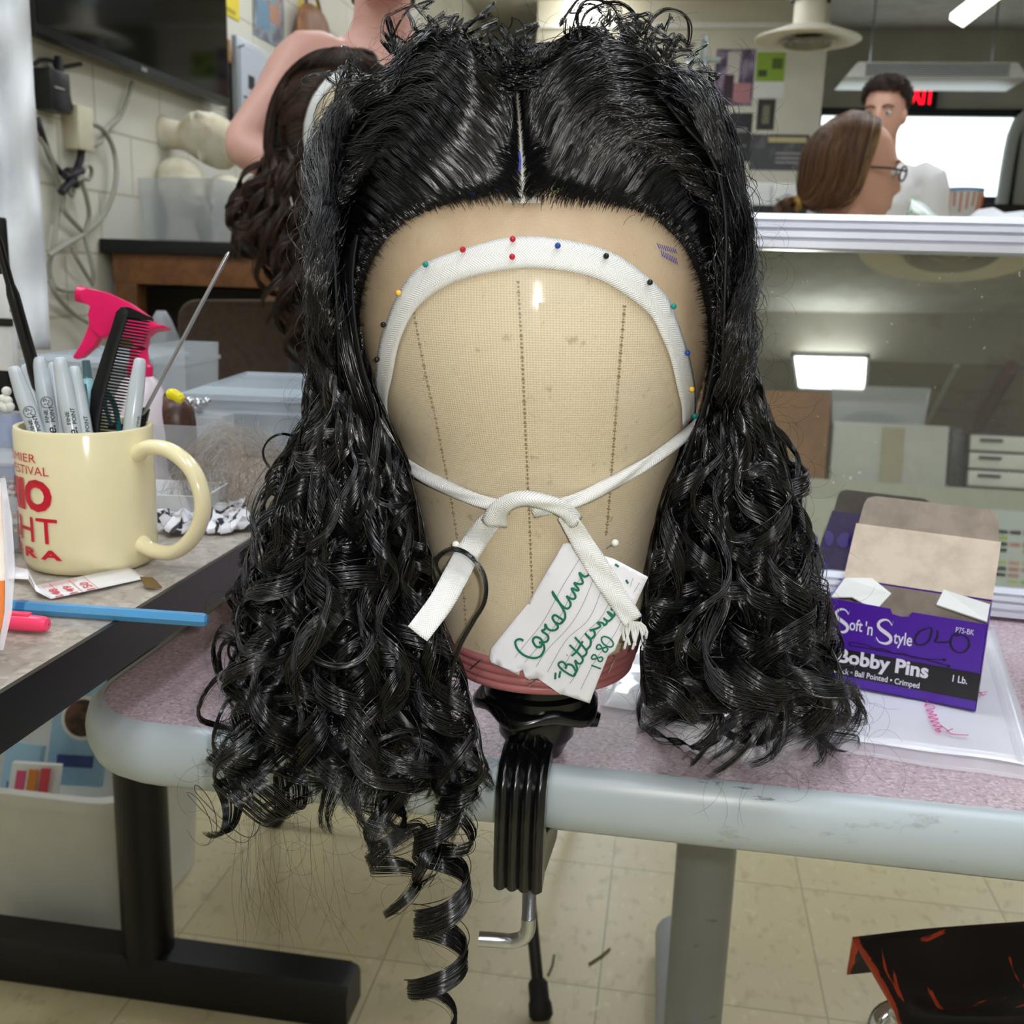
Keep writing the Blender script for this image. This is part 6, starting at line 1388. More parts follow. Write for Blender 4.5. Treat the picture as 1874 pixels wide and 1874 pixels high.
# long ringlet hanging past the table edge, left of the clamp
feat.append(pxlock([(800, 1380, .505), (795, 1470, .50), (780, 1560, .498), (790, 1650, .498), (786, 1740, .498), (788, 1890, .498)], 3.9, .007, .0125, 100, .0125, 150, rpow=.5, mess=.4))
feat.append(pxlock([(740, 1400, .505), (715, 1480, .50), (735, 1570, .50), (770, 1660, .50)], 2.6, .006, .012, 40, .009))
feat.append(pxlock([(840, 1380, .508), (850, 1450, .50), (815, 1540, .50), (790, 1610, .50)], 2.6, .006, .012, 40, .009))
feat.append(pxlock([(700, 1380, .505), (690, 1450, .50), (700, 1510, .50), (760, 1560, .50), (800, 1600, .50)], 2.2, .008, .014, 36, .008))
# fat sausage curl at lower left
feat.append(pxlock([(600, 1330, .51), (540, 1410, .505), (470, 1450, .50), (425, 1475, .498), (385, 1492, .498)], 2.6, .009, .0125, 80, .018, 110))
feat.append(pxlock([(560, 1260, .51), (500, 1330, .50), (450, 1380, .50), (410, 1420, .50)], 2.6, .008, .0115, 60, .014, 100))
feat.append(pxlock([(520, 1150, .515), (470, 1230, .51), (440, 1300, .505), (405, 1330, .50)], 2.4, .008, .0115, 50, .012))
# loops standing off the left side
for (x, y), r_, d_ in (((520, 880), 30, .53), ((505, 955), 24, .535), ((490, 1010), 20, .54), ((470, 1150), 32, .53), ((452, 1190), 30, .525), ((520, 830), 34, .54), ((440, 1250), 28, .52)):
    ph = cr.rand()*6; pts = [(x+55, y-40, d_), (x+25, y-30, d_)]+[(x+r_*1.1*math.cos(t), y+r_*math.sin(t), d_-.01*(t/6)) for t in np.linspace(-1.2, 4.6, 9)[::-1]]
    feat.append(keep_off(curl([P(*q) for q in pts], 60, .01, .0003, .0006, 18, .0035, .0006, cr)))
# three fat curls resting on the table at lower right, and one at its left
for pts, turns, r1, m_, w_ in (([(1290, 1180, .52), (1240, 1250, .52), (1250, 1310, .515), (1290, 1335, .512), (1330, 1345, .512)], 2.1, .0165, 70, .016), ([(1380, 1230, .525), (1370, 1300, .52), (1385, 1345, .515), (1410, 1365, .512)], 2.0, .0165, 70, .016), ([(1470, 1230, .525), (1490, 1290, .52), (1500, 1335, .515), (1540, 1350, .512)], 2.0, .0155, 70, .015),
                              ([(1430, 1080, .535), (1470, 1160, .53), (1480, 1215, .525), (1520, 1240, .525), (1560, 1270, .53)], 2.4, .014, 56, .013), ([(1330, 1080, .52), (1370, 1170, .51), (1380, 1230, .51), (1340, 1260, .51)], 2.0, .0155, 60, .014), ([(1390, 780, .53), (1420, 880, .525), (1430, 960, .52), (1470, 1010, .52)], 2.2, .013, 50, .011)):
    feat.append(pxlock(pts, turns, .006, r1, m_, w_, 110, rpow=.6))
# thin looping lock in front of the neck
g = [(800, 1150, .478), (812, 1070, .470), (800, 1030, .466), (825, 1008, .463), (858, 1018, .460), (884, 1055, .460), (884, 1100, .461), (862, 1140, .464), (838, 1185, .470), (822, 1240, .480), (818, 1290, .49)]
fl_ = keep_off(curl([P(*q) for q in g], 70, .01, .0004, .0006, 16, .004, .001, cr)); feat.append(fl_)
# dark core behind the curls so that the masses stay dense
for side in 'LR':
    core = []
    for i in range(46):
        u = .12+.76*((i*.618) % 1); g = mass_guide(u, .85+.3*cr.rand(), 700+cr.rand()*120, (1230 if side == 'L' else 1250)+cr.rand()*60, side, cr, .50, .59)
        core.append(keep_off(trim(curl(g, 44, 3+cr.rand()*2, .006, .012, 30, .012, .003, cr, mess=.6), side)))
    strand_mesh('inner_curls', np.concatenate(core), .00030, m_hair2, wig)
for L_ in feat: strand_mesh('curl', L_, cr.uniform(.00016, .00026, len(L_)), m_hair, wig)
for L_ in curls_parts[:74]: strand_mesh('curl', L_, cr.uniform(.00014, .00024, len(L_)), m_hair, wig)
byk = {}
for L_ in curls_mass+curls_parts[74:]: byk.setdefault(L_.shape[1], []).append(L_)
for k, ls in byk.items():
    c_ = np.concatenate(ls); tag(strand_mesh('curl_mass', c_, cr.uniform(.00014, .00024, len(c_)), m_hair, wig), None, None, kind='stuff')
# hair across the top of the part
W = []
for k in range(520):
    x0, y0 = hr.uniform(840, 925), hr.uniform(96, 158); x1 = x0+hr.uniform(70, 150); a_k, e_k, s_k = hr.uniform(-14, 10), hr.uniform(.006, .0105), hr.uniform(-14, 14); pts = []
    for u_ in np.linspace(0, 1, 12): pts.append(hull_hit(x0+(x1-x0)*u_, y0+s_k*u_+a_k*math.sin(u_*math.pi)+4*math.sin(u_*6+k*.7), e_k+.006*math.sin(u_*3.1)))
    W.append(pts)
strand_mesh('parting_hair', np.array(W), .00018, m_hair, wig)
# back of the wig: hair lying from the crown down behind the head
zt_, zl_ = _z[-1], _z[3]; bk = []
for k in range(3200):
    t0 = hr.uniform(1.15, 2*math.pi-1.15); K = 22; e0 = hr.uniform(.010, .017); zl = zl_+hr.uniform(0, .10); pts = []
    for u_ in np.linspace(0, 1, K):
        an = u_*math.pi/2*1.0; z = zt_+e0*.55-(zt_-zl)*(u_**1.7); zz = min(z, zt_-.0008); c_, a_, b_ = sec(zz); hh = np.clip((u_*4)**.6, 0, 1); t_a = t0+.16*math.sin(u_*9+t0*5)*u_
        r_a, r_b = (a_+e0)*hh, (b_+e0)*hh; q = c_+EX[:2]*r_a*math.sin(t_a)-FH[:2]*r_b*math.cos(t_a); pts.append(V(q[0], q[1], z+.0025*math.sin(u_*17+t0*3)))
    bk.append(pts)
strand_mesh('back_hair', np.array(bk), .00022, m_hair, wig)
a = MB(); rows = [hull_ring(z, .0095, 49, 1.0, 2*math.pi-1.0) for z in np.linspace(zl_+.05, zt_-.001, 26)]; rows.append([V(_c[-1][0], _c[-1][1], zt_+.006)+.2*(p-V(_c[-1][0], _c[-1][1], zt_)) for p in rows[-1]]); a.grid(rows); rows = [[V(*(_c[-3]+(EX[:2]*math.sin(t)*(_a[-3]+.004)-FH[:2]*math.cos(t)*(_b[-3]+.004))*k), _z[-3]+(zt_-_z[-3]+.0045)*math.sqrt(max(0, 1-k*k))) for t in np.linspace(0, 2*math.pi, 41)] for k in (1.0, .93, .8, .6, .35, .05)]; a.grid(rows); a.build('back_cap', m_capb, wig, smooth=180, solid=.001)
# loose frizzy curls over the crown
def crown_d(x, y): return float((hull_hit(x, y+34, .024)-CAM)@FWD)
top = []
for i in range(50):
    x = cr.uniform(625, 1330); ytop = np.interp(x, [625, 700, 760, 850, 950, 1050, 1130, 1230, 1300, 1330], [185, 112, 75, 66, 95, 66, 66, 98, 165, 215]); y = ytop+(cr.uniform(-2, 20) if abs(x-925) > 75 else cr.uniform(-10, 40)); d = crown_d(x, y)+cr.uniform(-.004, .012)
    a0 = cr.uniform(-2.95, -.2); ca = cr.choice([-1, 1])*cr.uniform(.014, .034); st = cr.uniform(4.2, 7.0); pts = []
    for j in range(12): pts.append(P(x, y, d)); x += st*math.cos(a0); y += st*math.sin(a0)*.8; a0 += ca*st*(.5+.8*j/12)+cr.normal(0, .08); d += cr.normal(0, .0015)
    top.append(curl(pts, 40, .6, .0004, .0016, int(cr.randint(6, 15)), cr.uniform(.0015, .0045), .0010, cr, wob=.0005, mess=.5))
for g_ in ([(1100, 80, .545), (1075, 40, .545), (1095, 14, .545), (1130, 22, .545), (1140, 55, .545), (1115, 75, .545)], [(1060, 85, .55), (1075, 45, .55), (1110, 30, .55), (1140, 60, .55), (1150, 95, .55)], [(1165, 105, .545), (1190, 68, .545), (1220, 62, .545), (1248, 95, .545)], [(1130, 75, .55), (1160, 70, .55), (1185, 95, .55)], [(790, 85, .55), (810, 62, .55), (840, 58, .55), (852, 85, .55)]):
    dg = crown_d(g_[0][0], g_[0][1])+.004; g_ = [(x, y, dg+.0015*i) for i, (x, y, _) in enumerate(g_)]
    top.append(curl([P(*q) for q in g_], 40, .01, .0003, .0006, 15, .0035, .0008, cr, mess=.5))
for m_k in {t_c.shape[0] for t_c in top}: pass
tag(strand_mesh('crown_curls', np.concatenate(top), .00015, m_hair, wig), None, None)
# flyaway hairs all round
fw_ = []
edge_pts = [(600, 230), (570, 330), (580, 500), (700, 100), (760, 60), (850, 70), (1000, 60), (1100, 45), (1180, 70), (1280, 130), (1340, 200), (1370, 300), (1375, 420), (1375, 520), (1365, 650), (1410, 740), (1450, 850), (1480, 950), (1500, 1050), (1560, 1280), (1575, 1380), (560, 780), (520, 860), (480, 980), (440, 1120), (410, 1280), (400, 1400), (480, 1500), (560, 1520), (700, 1560), (760, 1660), (840, 1560), (880, 1400), (860, 1300), (1190, 1330), (1300, 1390), (1440, 1400)]
for k in range(430):
    x, y = edge_pts[cr.randint(len(edge_pts))]; x += cr.normal(0, 18); y += cr.normal(0, 22); d = cr.uniform(.49, .56) if y > 260 else float((hull_hit(x, y+30, .024)-CAM)@FWD)+cr.uniform(-.004, .012); a0 = cr.rand()*6.28; ca = cr.choice([-1, 1])*cr.uniform(.02, .075); st = cr.uniform(4, 9); pts = []
    for j in range(18): pts.append(P(x, y, d)); x += st*math.cos(a0); y += st*math.sin(a0)+.35; a0 += ca*st*.5+cr.normal(0, .03); d += cr.normal(0, .0008)
    fw_.append(pts)
for k in range(30):   # thin tail of stray hair under the left mass
    x, y = (470 if k % 3 else 560)+cr.normal(0, 26), 1500+cr.normal(0, 30); pts = []; sl = cr.normal(.12, .12)
    for j in range(18): t = j/17; pts.append(P(x+sl*190*t*(.3+t)+14*math.sin(t*5+k)*t, y+215*t*cr.uniform(.97, 1.03), .505))
    fw_.append(pts)
tag(strand_mesh('flyaway_hair', keep_off(np.array(fw_)), .000055, m_hair2, wig), None, None, kind='stuff')
ht, hp_ = HAIRCLUMP
strand_mesh('hair_strands', hp_, .00012, hair_mat('taupe_hair', '8d7d6c', .4, 'b5a695'), ht)

# ------------------------------------------------------------------ mirror leaning on the table and what it shows
MT = math.radians(10.0); MY_ = math.radians(5.0); MR_ = V(math.cos(MY_), -math.sin(MY_), 0); _mb = V(math.sin(MY_), math.cos(MY_), 0)
MN, MU = -_mb*math.cos(MT)+V(0, 0, math.sin(MT)), _mb*math.sin(MT)+V(0, 0, math.cos(MT)); MO = V(0, .874, TZ+.0026)
MX0, MX1, MHh = .0, .95, .316
def mhit(x, y):
    q = ray(x, y); d = ((MO-CAM)@MN)/(q@MN); h = CAM+d*q; q = nrm(q); return h, q-2*(q@MN)*MN
def mrefy(x, y, Y): h, q = mhit(x, y); return h+(Y-h[1])/q[1]*q
def mrefz(x, y, Z_): h, q = mhit(x, y); return h+(Z_-h[2])/q[2]*q
def ml(u, v, n=0.0): return MO+MR_*u+MU*v+MN*n
mi = thing('table_mirror', 'large white-framed mirror leaning back on the pink table behind the carton', 'mirror', (.47, .84, TZ))
t_ = NT('mirror_glass'); co = t_.co(); t_.set(Metallic=1.0, Roughness=.015); t_.color(lin('c9ccc4'))
n1 = t_.noise(co, 260, 2, .5, .735, .75); n2 = t_.noise(co, 7, 4, .6, .42, .7); n3 = t_.noise(t_.co(scale=(1, 1, .7), loc=(3, 1, 2)), 10, 5, .65, .60, .78); n4 = t_.noise(co, 90, 2, .5, .74, .76)
sp = t_.math('MINIMUM', t_.math('MULTIPLY', t_.math('MAXIMUM', n1, n4), t_.math('MULTIPLY_ADD', n2, .8, .3)), 1.0)
d_ = t_.n('BsdfDiffuse'); d_.inputs[0].default_value = lin('d8d4c8'); d2 = t_.n('BsdfDiffuse'); d2.inputs[0].default_value = lin('8a7a60')
mx = t_.n('MixShader'); t_.l(t_.math('MULTIPLY', n3, .22), mx.inputs[0]); t_.l(t_.b.outputs[0], mx.inputs[1]); t_.l(d2.outputs[0], mx.inputs[2])
m2 = t_.n('MixShader'); t_.l(t_.math('MULTIPLY', sp, .75), m2.inputs[0]); t_.l(mx.outputs[0], m2.inputs[1]); t_.l(d_.outputs[0], m2.inputs[2])
m3 = t_.n('MixShader'); m3.inputs[0].default_value = .07; t_.l(m2.outputs[0], m3.inputs[1]); t_.l(d_.outputs[0], m3.inputs[2]); t_.l(m3.outputs[0], t_.out.inputs[0])
a = MB(); c8 = [ml(MX0+.004, .008, -.001), ml(MX1-.004, .008, -.001), ml(MX1-.004, MHh-.008, -.001), ml(MX0+.004, MHh-.008, -.001)]; a.prism(c8, -MN*.004); a.build('glass', t_.m, mi, smooth=0)
def rail(a, v0, v1, x0, x1):
    H_ = v1-v0; pr = [(0, 0), (0, .007), (.18, .0085), (.20, .006), (.27, .006), (.29, .009), (.46, .0095), (.48, .006), (.54, .006), (.56, .0095), (.70, .0095), (.72, .0065), (.78, .0065), (.80, .009), (.97, .008), (1, .006), (1, 0)]
    a.loft([[ml(x, v0+H_*k, n) for k, n in pr]+[ml(x, v1, -.009), ml(x, v0, -.009)] for x in (x0, x1)])
for nm, v0, v1 in (('top_rail', MHh-.028, MHh), ('bottom_rail', 0.0, .024)): a = MB(); rail(a, v0, v1, MX0, MX1); a.build(nm, m_alu, mi, smooth=20)
for x in (MX0, MX1-.012): MB().loft([[ml(x, v, -.009), ml(x+.012, v, -.009), ml(x+.012, v, .0055), ml(x, v, .0055)] for v in (.024, MHh-.028)]).build('side_rail', m_alu, mi)
MB().prism([ml(MX0+.005, .01, -.0055), ml(MX1-.005, .01, -.0055), ml(MX1-.005, MHh-.01, -.0055), ml(MX0+.005, MHh-.01, -.0055)], -MN*.003).build('back_board', m_blackm, mi, smooth=0)
for x in (.2, .75): a = MB(); q = ml(x, .26, -.009); f0_ = ml(x, 0)+_mb*.18; f0_[2] = TZ+.0008; a.prism([q, ml(x, .20, -.009), f0_, f0_+_mb*.02], MR_*.02); a.build('rear_prop', m_alu, mi)
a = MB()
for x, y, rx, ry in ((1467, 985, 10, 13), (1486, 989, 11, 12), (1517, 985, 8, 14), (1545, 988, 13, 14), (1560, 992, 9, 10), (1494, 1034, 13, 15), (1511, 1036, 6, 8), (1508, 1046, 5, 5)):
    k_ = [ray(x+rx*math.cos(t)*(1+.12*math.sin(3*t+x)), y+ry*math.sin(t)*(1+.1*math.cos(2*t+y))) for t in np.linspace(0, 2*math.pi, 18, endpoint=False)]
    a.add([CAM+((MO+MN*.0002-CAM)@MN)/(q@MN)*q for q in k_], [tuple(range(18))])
a.build('purple_spots', mat('purple_spot_tint', '3a2a78', .35, alpha=.8), mi, smooth=0)  # flat purple spots laid on the glass
# cupboards across the room, seen in the glass
CY = -3.0; ztop = mrefy(1600, 882, CY)[2]
m_cup = mat('sage_cupboard', 'b6b7a6', .45); m_cup2 = mat('sage_door', 'bfc0b0', .45)
cu = thing('rear_cupboard', 'long sage green cupboard across the room, seen in the mirror', 'cupboard', (1.2, CY-.3, 0))
MB().bb(-.4, 2.9, CY-.6, CY, 0, ztop).build('carcass', m_cup, cu, bevel=.004)
zd1 = mrefy(1500, 912, CY)[2]; xs_ = [-.3, mrefy(1640, 915, CY)[0]-.62, mrefy(1640, 915, CY)[0], mrefy(1640, 915, CY)[0]+.95, 2.8]
for x0, x1 in zip(xs_[:-1], xs_[1:]): d = MB().bb(x0+.012, x1-.012, CY+.001, CY+.02, .1, zd1).build('door', m_cup2, cu, bevel=.003); MB().bb(x1-.06, x1-.045, CY+.02, CY+.045, zd1-.35, zd1-.2).build('handle', m_steel, d)
def rbox(name, label, cat, x0, x1, ytop, m, dep=.4, zlo=None, bev=.004, yy=CY-.05):
    a_, b_ = mrefy(x0, ytop, yy), mrefy(x1, ytop, yy); z = ztop if zlo is None else zlo
    return one(name, label, cat, MB().bb(a_[0], b_[0], yy-dep, yy, z+.0005, (a_[2]+b_[2])/2), m, bevel=bev)
m_card = mat('corrugated_card', '9a6f47', .75, var=('86603c', 12, .4, .65))
o = rbox('cardboard_box', 'brown cardboard box standing on the sage cupboard', 'box', 1352, 1522, 715, m_card)
o = rbox('white_crate', 'pale carton with a taped seam standing on the sage cupboard', 'box', 1526, 1738, 775, mat('pale_carton', 'c8c9c4', .5))
a_, b_ = mrefy(1615, 780, CY-.05), mrefy(1650, 880, CY-.05); tp1 = MB().bb(a_[0], b_[0], CY-.049, CY-.047, ztop+.01, a_[2]-.005).build('tape_strip', mat('tan_tape', 'b0a68e', .4), o)
zc_ = mrefy(1600, 776, CY-.05)[2]
bq0, bq1 = mrefy(1518, 740, CY-.1), mrefy(1702, 740, CY-.1); bh = mrefy(1600, 708, CY-.1)[2]-zc_
t = thing('clear_bin', 'clear plastic bin with dark things inside on the pale carton', 'bin', ((bq0[0]+bq1[0])/2, CY-.25, zc_+.002))
cx_ = (bq0[0]+bq1[0])/2; a = MB(); open_box(a, (cx_, CY-.25, zc_+.003), (bq1[0]-bq0[0])*.92, .28, bh, V(1, 0, 0), V(0, 1, 0), 1.08, .004); a.build('tub', m_frost2, t, smooth=0)
a = MB(); a.sphere((cx_-.03, CY-.25, zc_+.055), (.13, .1, .046), 16, 9); one('dark_cloth', 'dark bundle lying in the clear bin on the carton', 'cloth', a, mat('dark_cloth', '34383f', .8))
o = rbox('stone_slab', 'speckled black slab standing between carton and drawers', 'slab', 1741, 1768, 782, speckle('black_granite', '1b1d1e', '4a4c4c', '2c2e2f', 60, .3), .3, bev=.002)
a_, b_ = mrefy(1772, 786, CY-.05), mrefy(1930, 786, CY-.05)
t = thing('drawer_unit', 'white drawer unit with dark gaps beside the black slab', 'drawers', ((a_[0]+b_[0])/2, CY-.25, ztop+.0005))
MB().bb(a_[0], b_[0], CY-.45, CY-.07, ztop+.0005, a_[2]).build('carcass', mat('dark_gap', '2a2524', .6), t)
hh = (a_[2]-ztop-.03)/3
for k in range(3): d = MB().bb(a_[0]+.012, b_[0]-.01, CY-.069, CY-.05, ztop+.02+hh*k, ztop+.02+hh*(k+1)-.012).build('drawer', m_white, t, bevel=.003); MB().bb(a_[0]+.05, a_[0]+.14, CY-.05, CY-.04, ztop+.02+hh*(k+.5), ztop+.03+hh*(k+.5)).build('handle', m_blackm, d)
a_, b_ = mrefy(1695, 925, CY+.021), mrefy(1900, 1090, CY+.021)
t = thing('wall_chart', 'pale paper chart with coloured cells on the cupboard door', 'chart', ((a_[0]+b_[0])/2, CY+.02, b_[2]))
MB().bb(a_[0], b_[0], CY+.0205, CY+.022, b_[2], a_[2]).build('sheet', mat('chart_paper', 'd3dcdc', .4), t)
W_, H_ = b_[0]-a_[0], a_[2]-b_[2]; rr_ = random.Random(3)
cols = ['c9897c', 'a9c04a', 'e0c06a', 'd9a48f', 'c6d07c']
for ci, hx in enumerate(cols):
    a = MB()
    for j in range(9):
        for i in range(4):
            if rr_.randrange(5) == ci or (j == 0 and ci == 0): a.bb(a_[0]+W_*(.52+.11*i), a_[0]+W_*(.61+.11*i), CY+.0222, CY+.0226, a_[2]-H_*(.24+.075*j)-H_*.045, a_[2]-H_*(.24+.075*j))
    if a.v: a.build('coloured_cells', mat('cell_'+hx, hx, .5), t, smooth=0)
# rails and a pipe on the low rear ceiling
p, q = mrefz(1752, 668, 2.665), mrefz(1697, 772, 2.665); one('ceiling_rail', 'thin white rail across the low rear ceiling', 'rail', MB().tube([p, q], .02, 8), m_white)
p, q = mrefz(1852, 672, 2.62), mrefz(1790, 782, 2.62); one('ceiling_pipe', 'reddish pipe running along the low rear ceiling', 'pipe', MB().tube([p, q], .045, 12), mat('red_pipe', '7d5248', .5))

_pl = [mrefz(x, y, 2.655) for x, y in ((1458, 645), (1605, 652), (1440, 722), (1588, 695))]; _pc = (_pl[0]+_pl[1]+_pl[2]+_pl[3])/4
panel(_pc[0], _pc[1], 2.67, abs(_pl[1][0]-_pl[0][0])*1.0, .85, 'lit ceiling panel on the low rear ceiling, seen in the mirror')
_vc = mrefz(1742, 452, 2.30); disc_diffuser(_vc[0], _vc[1], 2.30, .34, 'round cream diffuser above the viewer, half seen in the mirror')

# ------------------------------------------------------------------ people
def human(label, pos, H, face, skin, arms=None, sit=0.0, shirt=None, pants=None, strap=False, sleeves=.6, headturn=0.0, nod=0.0, glasses=False, hairfn=None, brow='3a2a20'):
    s = H/1.75; ey = nrm(V(face[0], face[1], 0)); ex = V(ey[1], -ey[0], 0); pos = np.asarray(pos, float); dz = -sit
    L_ = lambda x, y, z: pos+s*(ex*x+ey*y)+V(0, 0, s*z+dz)
    ht = math.radians(headturn); hx = ex*math.cos(ht)-ey*math.sin(ht); hy = ey*math.cos(ht)+ex*math.sin(ht)
    HC = L_(0, .012, 1.63); nd = math.radians(nod); up = V(0, 0, 1)*math.cos(nd)+hy*math.sin(nd); fw = hy*math.cos(nd)-V(0, 0, 1)*math.sin(nd)
    Hd = lambda x, y, z: HC+s*(hx*x+fw*y+up*z)
    t = thing('person', label, 'person', L_(0, 0, 0)*V(1, 1, 0) if not sit else pos*V(1, 1, 0))
    body = MB(); el = lambda f, wx, dy, off, z, n=24: [f(wx*math.cos(k*2*math.pi/n), off+dy*math.sin(k*2*math.pi/n), z) for k in range(n)]
    torso = [(.80, .10, .08, 0), (.86, .165, .105, -.005), (.94, .172, .112, -.005), (1.02, .150, .098, 0), (1.10, .138, .090, .004), (1.20, .152, .104, .006), (1.29, .166, .112, .004), (1.36, .172, .098, -.004), (1.41, .155, .076, -.012), (1.445, .10, .06, -.014), (1.47, .062, .056, -.008), (1.50, .054, .054, 0), (1.56, .052, .056, .008), (1.60, .05, .055, .01)]
    body.loft([el(L_, wx, dy, off, z) for z, wx, dy, off in torso])
    body.loft([el(Hd, wx, dy, off, z) for z, wx, dy, off in ((-.115, .022, .018, .070), (-.10, .042, .050, .046), (-.075, .055, .075, .026), (-.04, .064, .088, .014), (.0, .070, .095, .006), (.04, .0745, .098, 0), (.075, .071, .092, -.006), (.10, .055, .072, -.008), (.118, .025, .034, -.008))])
    body.loft([el(Hd, w_, d_, o_, z, 10) for z, w_, d_, o_ in ((-.047, .014, .008, .100), (-.036, .020, .018, .110), (-.018, .013, .018, .108), (.008, .011, .012, .101), (.025, .009, .008, .096))])
    for z, w_, o_ in ((-.062, .024, .096), (-.075, .020, .095)): body.sphere(Hd(0, o_, z), (.021*s, .011*s, .0075*s), 10, 6)
    for sx in (-1, 1):
        body.sphere(Hd(sx*.074, -.004, -.012), (.010*s, .018*s, .030*s), 10, 8); body.sphere(Hd(sx*.033, .082, .022), (.022*s, .012*s, .008*s), 10, 6)
    def arm(sx, pts):
        sh, elb, wr = pts; c = spline([sh+(L_(sx*.05, 0, 1.37)-sh)*.35, sh, sh+(elb-sh)*.5, elb, elb+(wr-elb)*.5, wr], 20); body.tube(c, [r*s for r in np.interp(np.linspace(0, 1, 20), [0, .15, .35, .58, .72, 1], [.05, .052, .046, .036, .036, .025])], 14)
        d = nrm(wr-elb); sd = nrm(np.cross(d, V(.1, .2, 1))); n = np.cross(sd, d); pc = wr+d*.045*s
        body.loft([[pc+d*s*z+sd*s*wx*math.cos(k*math.pi/6)+n*s*dy*math.sin(k*math.pi/6) for k in range(12)] for z, wx, dy in ((-.055, .024, .020), (-.02, .036, .016), (.02, .042, .014), (.045, .040, .011))])
        for i, (o_, l) in enumerate(((-.030, .068), (-.010, .078), (.010, .074), (.029, .058))): b = pc+d*s*.040+sd*s*o_; body.tube([b, b+s*(d*l*.4-n*.004), b+s*(d*l*.72-n*.018), b+s*(d*l*.95-n*.034)], [.0095*s, .009*s, .0085*s, .007*s], 8)
        b = pc-sd*s*.030-d*s*.02; body.tube([b, b+s*(-sd*.022+d*.02-n*.01), b+s*(-sd*.028+d*.05-n*.02)], [.012*s, .0105*s, .008*s], 8)
        return c
    cs = []
    for sx in (-1, 1):
        pts = (arms or {}).get(sx) or (L_(sx*.195, 0, 1.385), L_(sx*.235, -.01, 1.09), L_(sx*.225, .06, .86)); cs.append(arm(sx, pts))
        if sit: lg = [L_(sx*.09, .0, .90), L_(sx*.10, .22, .90), L_(sx*.11, .43, .88), V(0, 0, 0), V(0, 0, 0)]; lg[3] = lg[2]*V(1, 1, 0)+V(0, 0, .25); lg[4] = lg[2]*V(1, 1, 0)+V(0, 0, .07)
        else: lg = [L_(sx*.09, 0, .88), L_(sx*.095, .01, .68), L_(sx*.10, .012, .48), L_(sx*.105, -.01, .28), L_(sx*.11, -.02, .08)]
        body.tube(spline(lg, 22), [r*s for r in np.interp(np.linspace(0, 1, 22), [0, .3, .5, .68, 1], [.085, .075, .054, .056, .036])], 14)
        f0 = lg[4]; body.loft([[f0+ey*s*y+ex*s*w_*math.cos(k*math.pi/6)+V(0, 0, -f0[2]+.004+s*(h_*(.5+.5*math.sin(k*math.pi/6)))) for k in range(12)] for y, w_, h_ in ((-.06, .03, .06), (-.02, .036, .10), (.06, .042, .07), (.13, .046, .045), (.19, .03, .03))])
    sk = mat('skin_'+skin, skin, .5, var=(None, 9, .4, .7)); ob = body.build('body', sk, t, remesh=.0075, smooth=180)
    for sx in (-1, 1):
        e = MB().sphere(Hd(sx*.033, .083, .003), .0125*s, 12, 8).build('eye', mat('eye_white', 'cfc9c2', .2), t); MB().sphere(Hd(sx*.033, .0935, .003), .0058*s, 10, 6).build('iris', mat('iris_dark', '2a201a', .2), e)
        MB().tube(spline([Hd(sx*.014, .099, .024), Hd(sx*.033, .099, .031), Hd(sx*.054, .086, .024)], 8), .0034*s, 6).build('eyebrow', mat('brow_'+brow, brow, .7), t)
    if shirt:
        m_, z0, z1, infl_ = shirt; a = MB(); rg = [r for r in torso if z0 <= r[0] <= z1]
        a.loft([el(L_, wx+infl_, dy+infl_, off, z) for z, wx, dy, off in rg])
        if sleeves:
            for c in cs: k = max(3, int(20*sleeves)); a.tube(c[:k], [r*s+infl_*.8 for r in np.interp(np.linspace(0, 1, 20), [0, .15, .35, .58, .72, 1], [.05, .055, .05, .042, .04, .03])[:k]], 14)
        a.build('shirt', m_, t, remesh=.008, smooth=180)
    if strap:
        for sx in (-1, 1): MB().tube(spline([L_(sx*.085, .115, 1.27), L_(sx*.098, .100, 1.36), L_(sx*.105, .02, 1.435), L_(sx*.10, -.07, 1.40), L_(sx*.09, -.105, 1.30)], 18), .014*s, 10, flat=.5).build('strap', shirt[0], t)
    if pants:
        a = MB(); a.loft([el(L_, wx+.010, dy+.010, off, z) for z, wx, dy, off in torso if z <= 1.03])
        for sx in (-1, 1):
            if sit: lg = [L_(sx*.09, .0, .90), L_(sx*.10, .22, .90), L_(sx*.11, .43, .88)]; lg.append(lg[2]*V(1, 1, 0)+V(0, 0, .25)); lg.append(lg[2]*V(1, 1, 0)+V(0, 0, .10))
            else: lg = [L_(sx*.09, 0, .88), L_(sx*.095, .01, .68), L_(sx*.10, .012, .48), L_(sx*.105, -.01, .28), L_(sx*.11, -.02, .09)]
            a.tube(spline(lg, 22), [r*s+.012 for r in np.interp(np.linspace(0, 1, 22), [0, .3, .5, .68, 1], [.085, .075, .056, .056, .042])], 14)
        a.build('trousers', pants, t, remesh=.009, smooth=180)
    if glasses:
        a = MB()
        for sx in (-1, 1): a.tube([Hd(sx*.034+.021*math.cos(q), .112, .002+.017*math.sin(q)) for q in np.linspace(0, 2*math.pi, 20)], .0026*s, 6); a.tube([Hd(sx*.055, .110, .006), Hd(sx*.076, .06, .006), Hd(sx*.078, -.01, .002)], .0026*s, 6)
        a.tube([Hd(-.013, .113, .004), Hd(.013, .113, .004)], .0022*s, 6); a.build('glasses', m_black, t)
    if hairfn: hairfn(t, Hd, s)
    return t
hrp = np.random.RandomState(9)
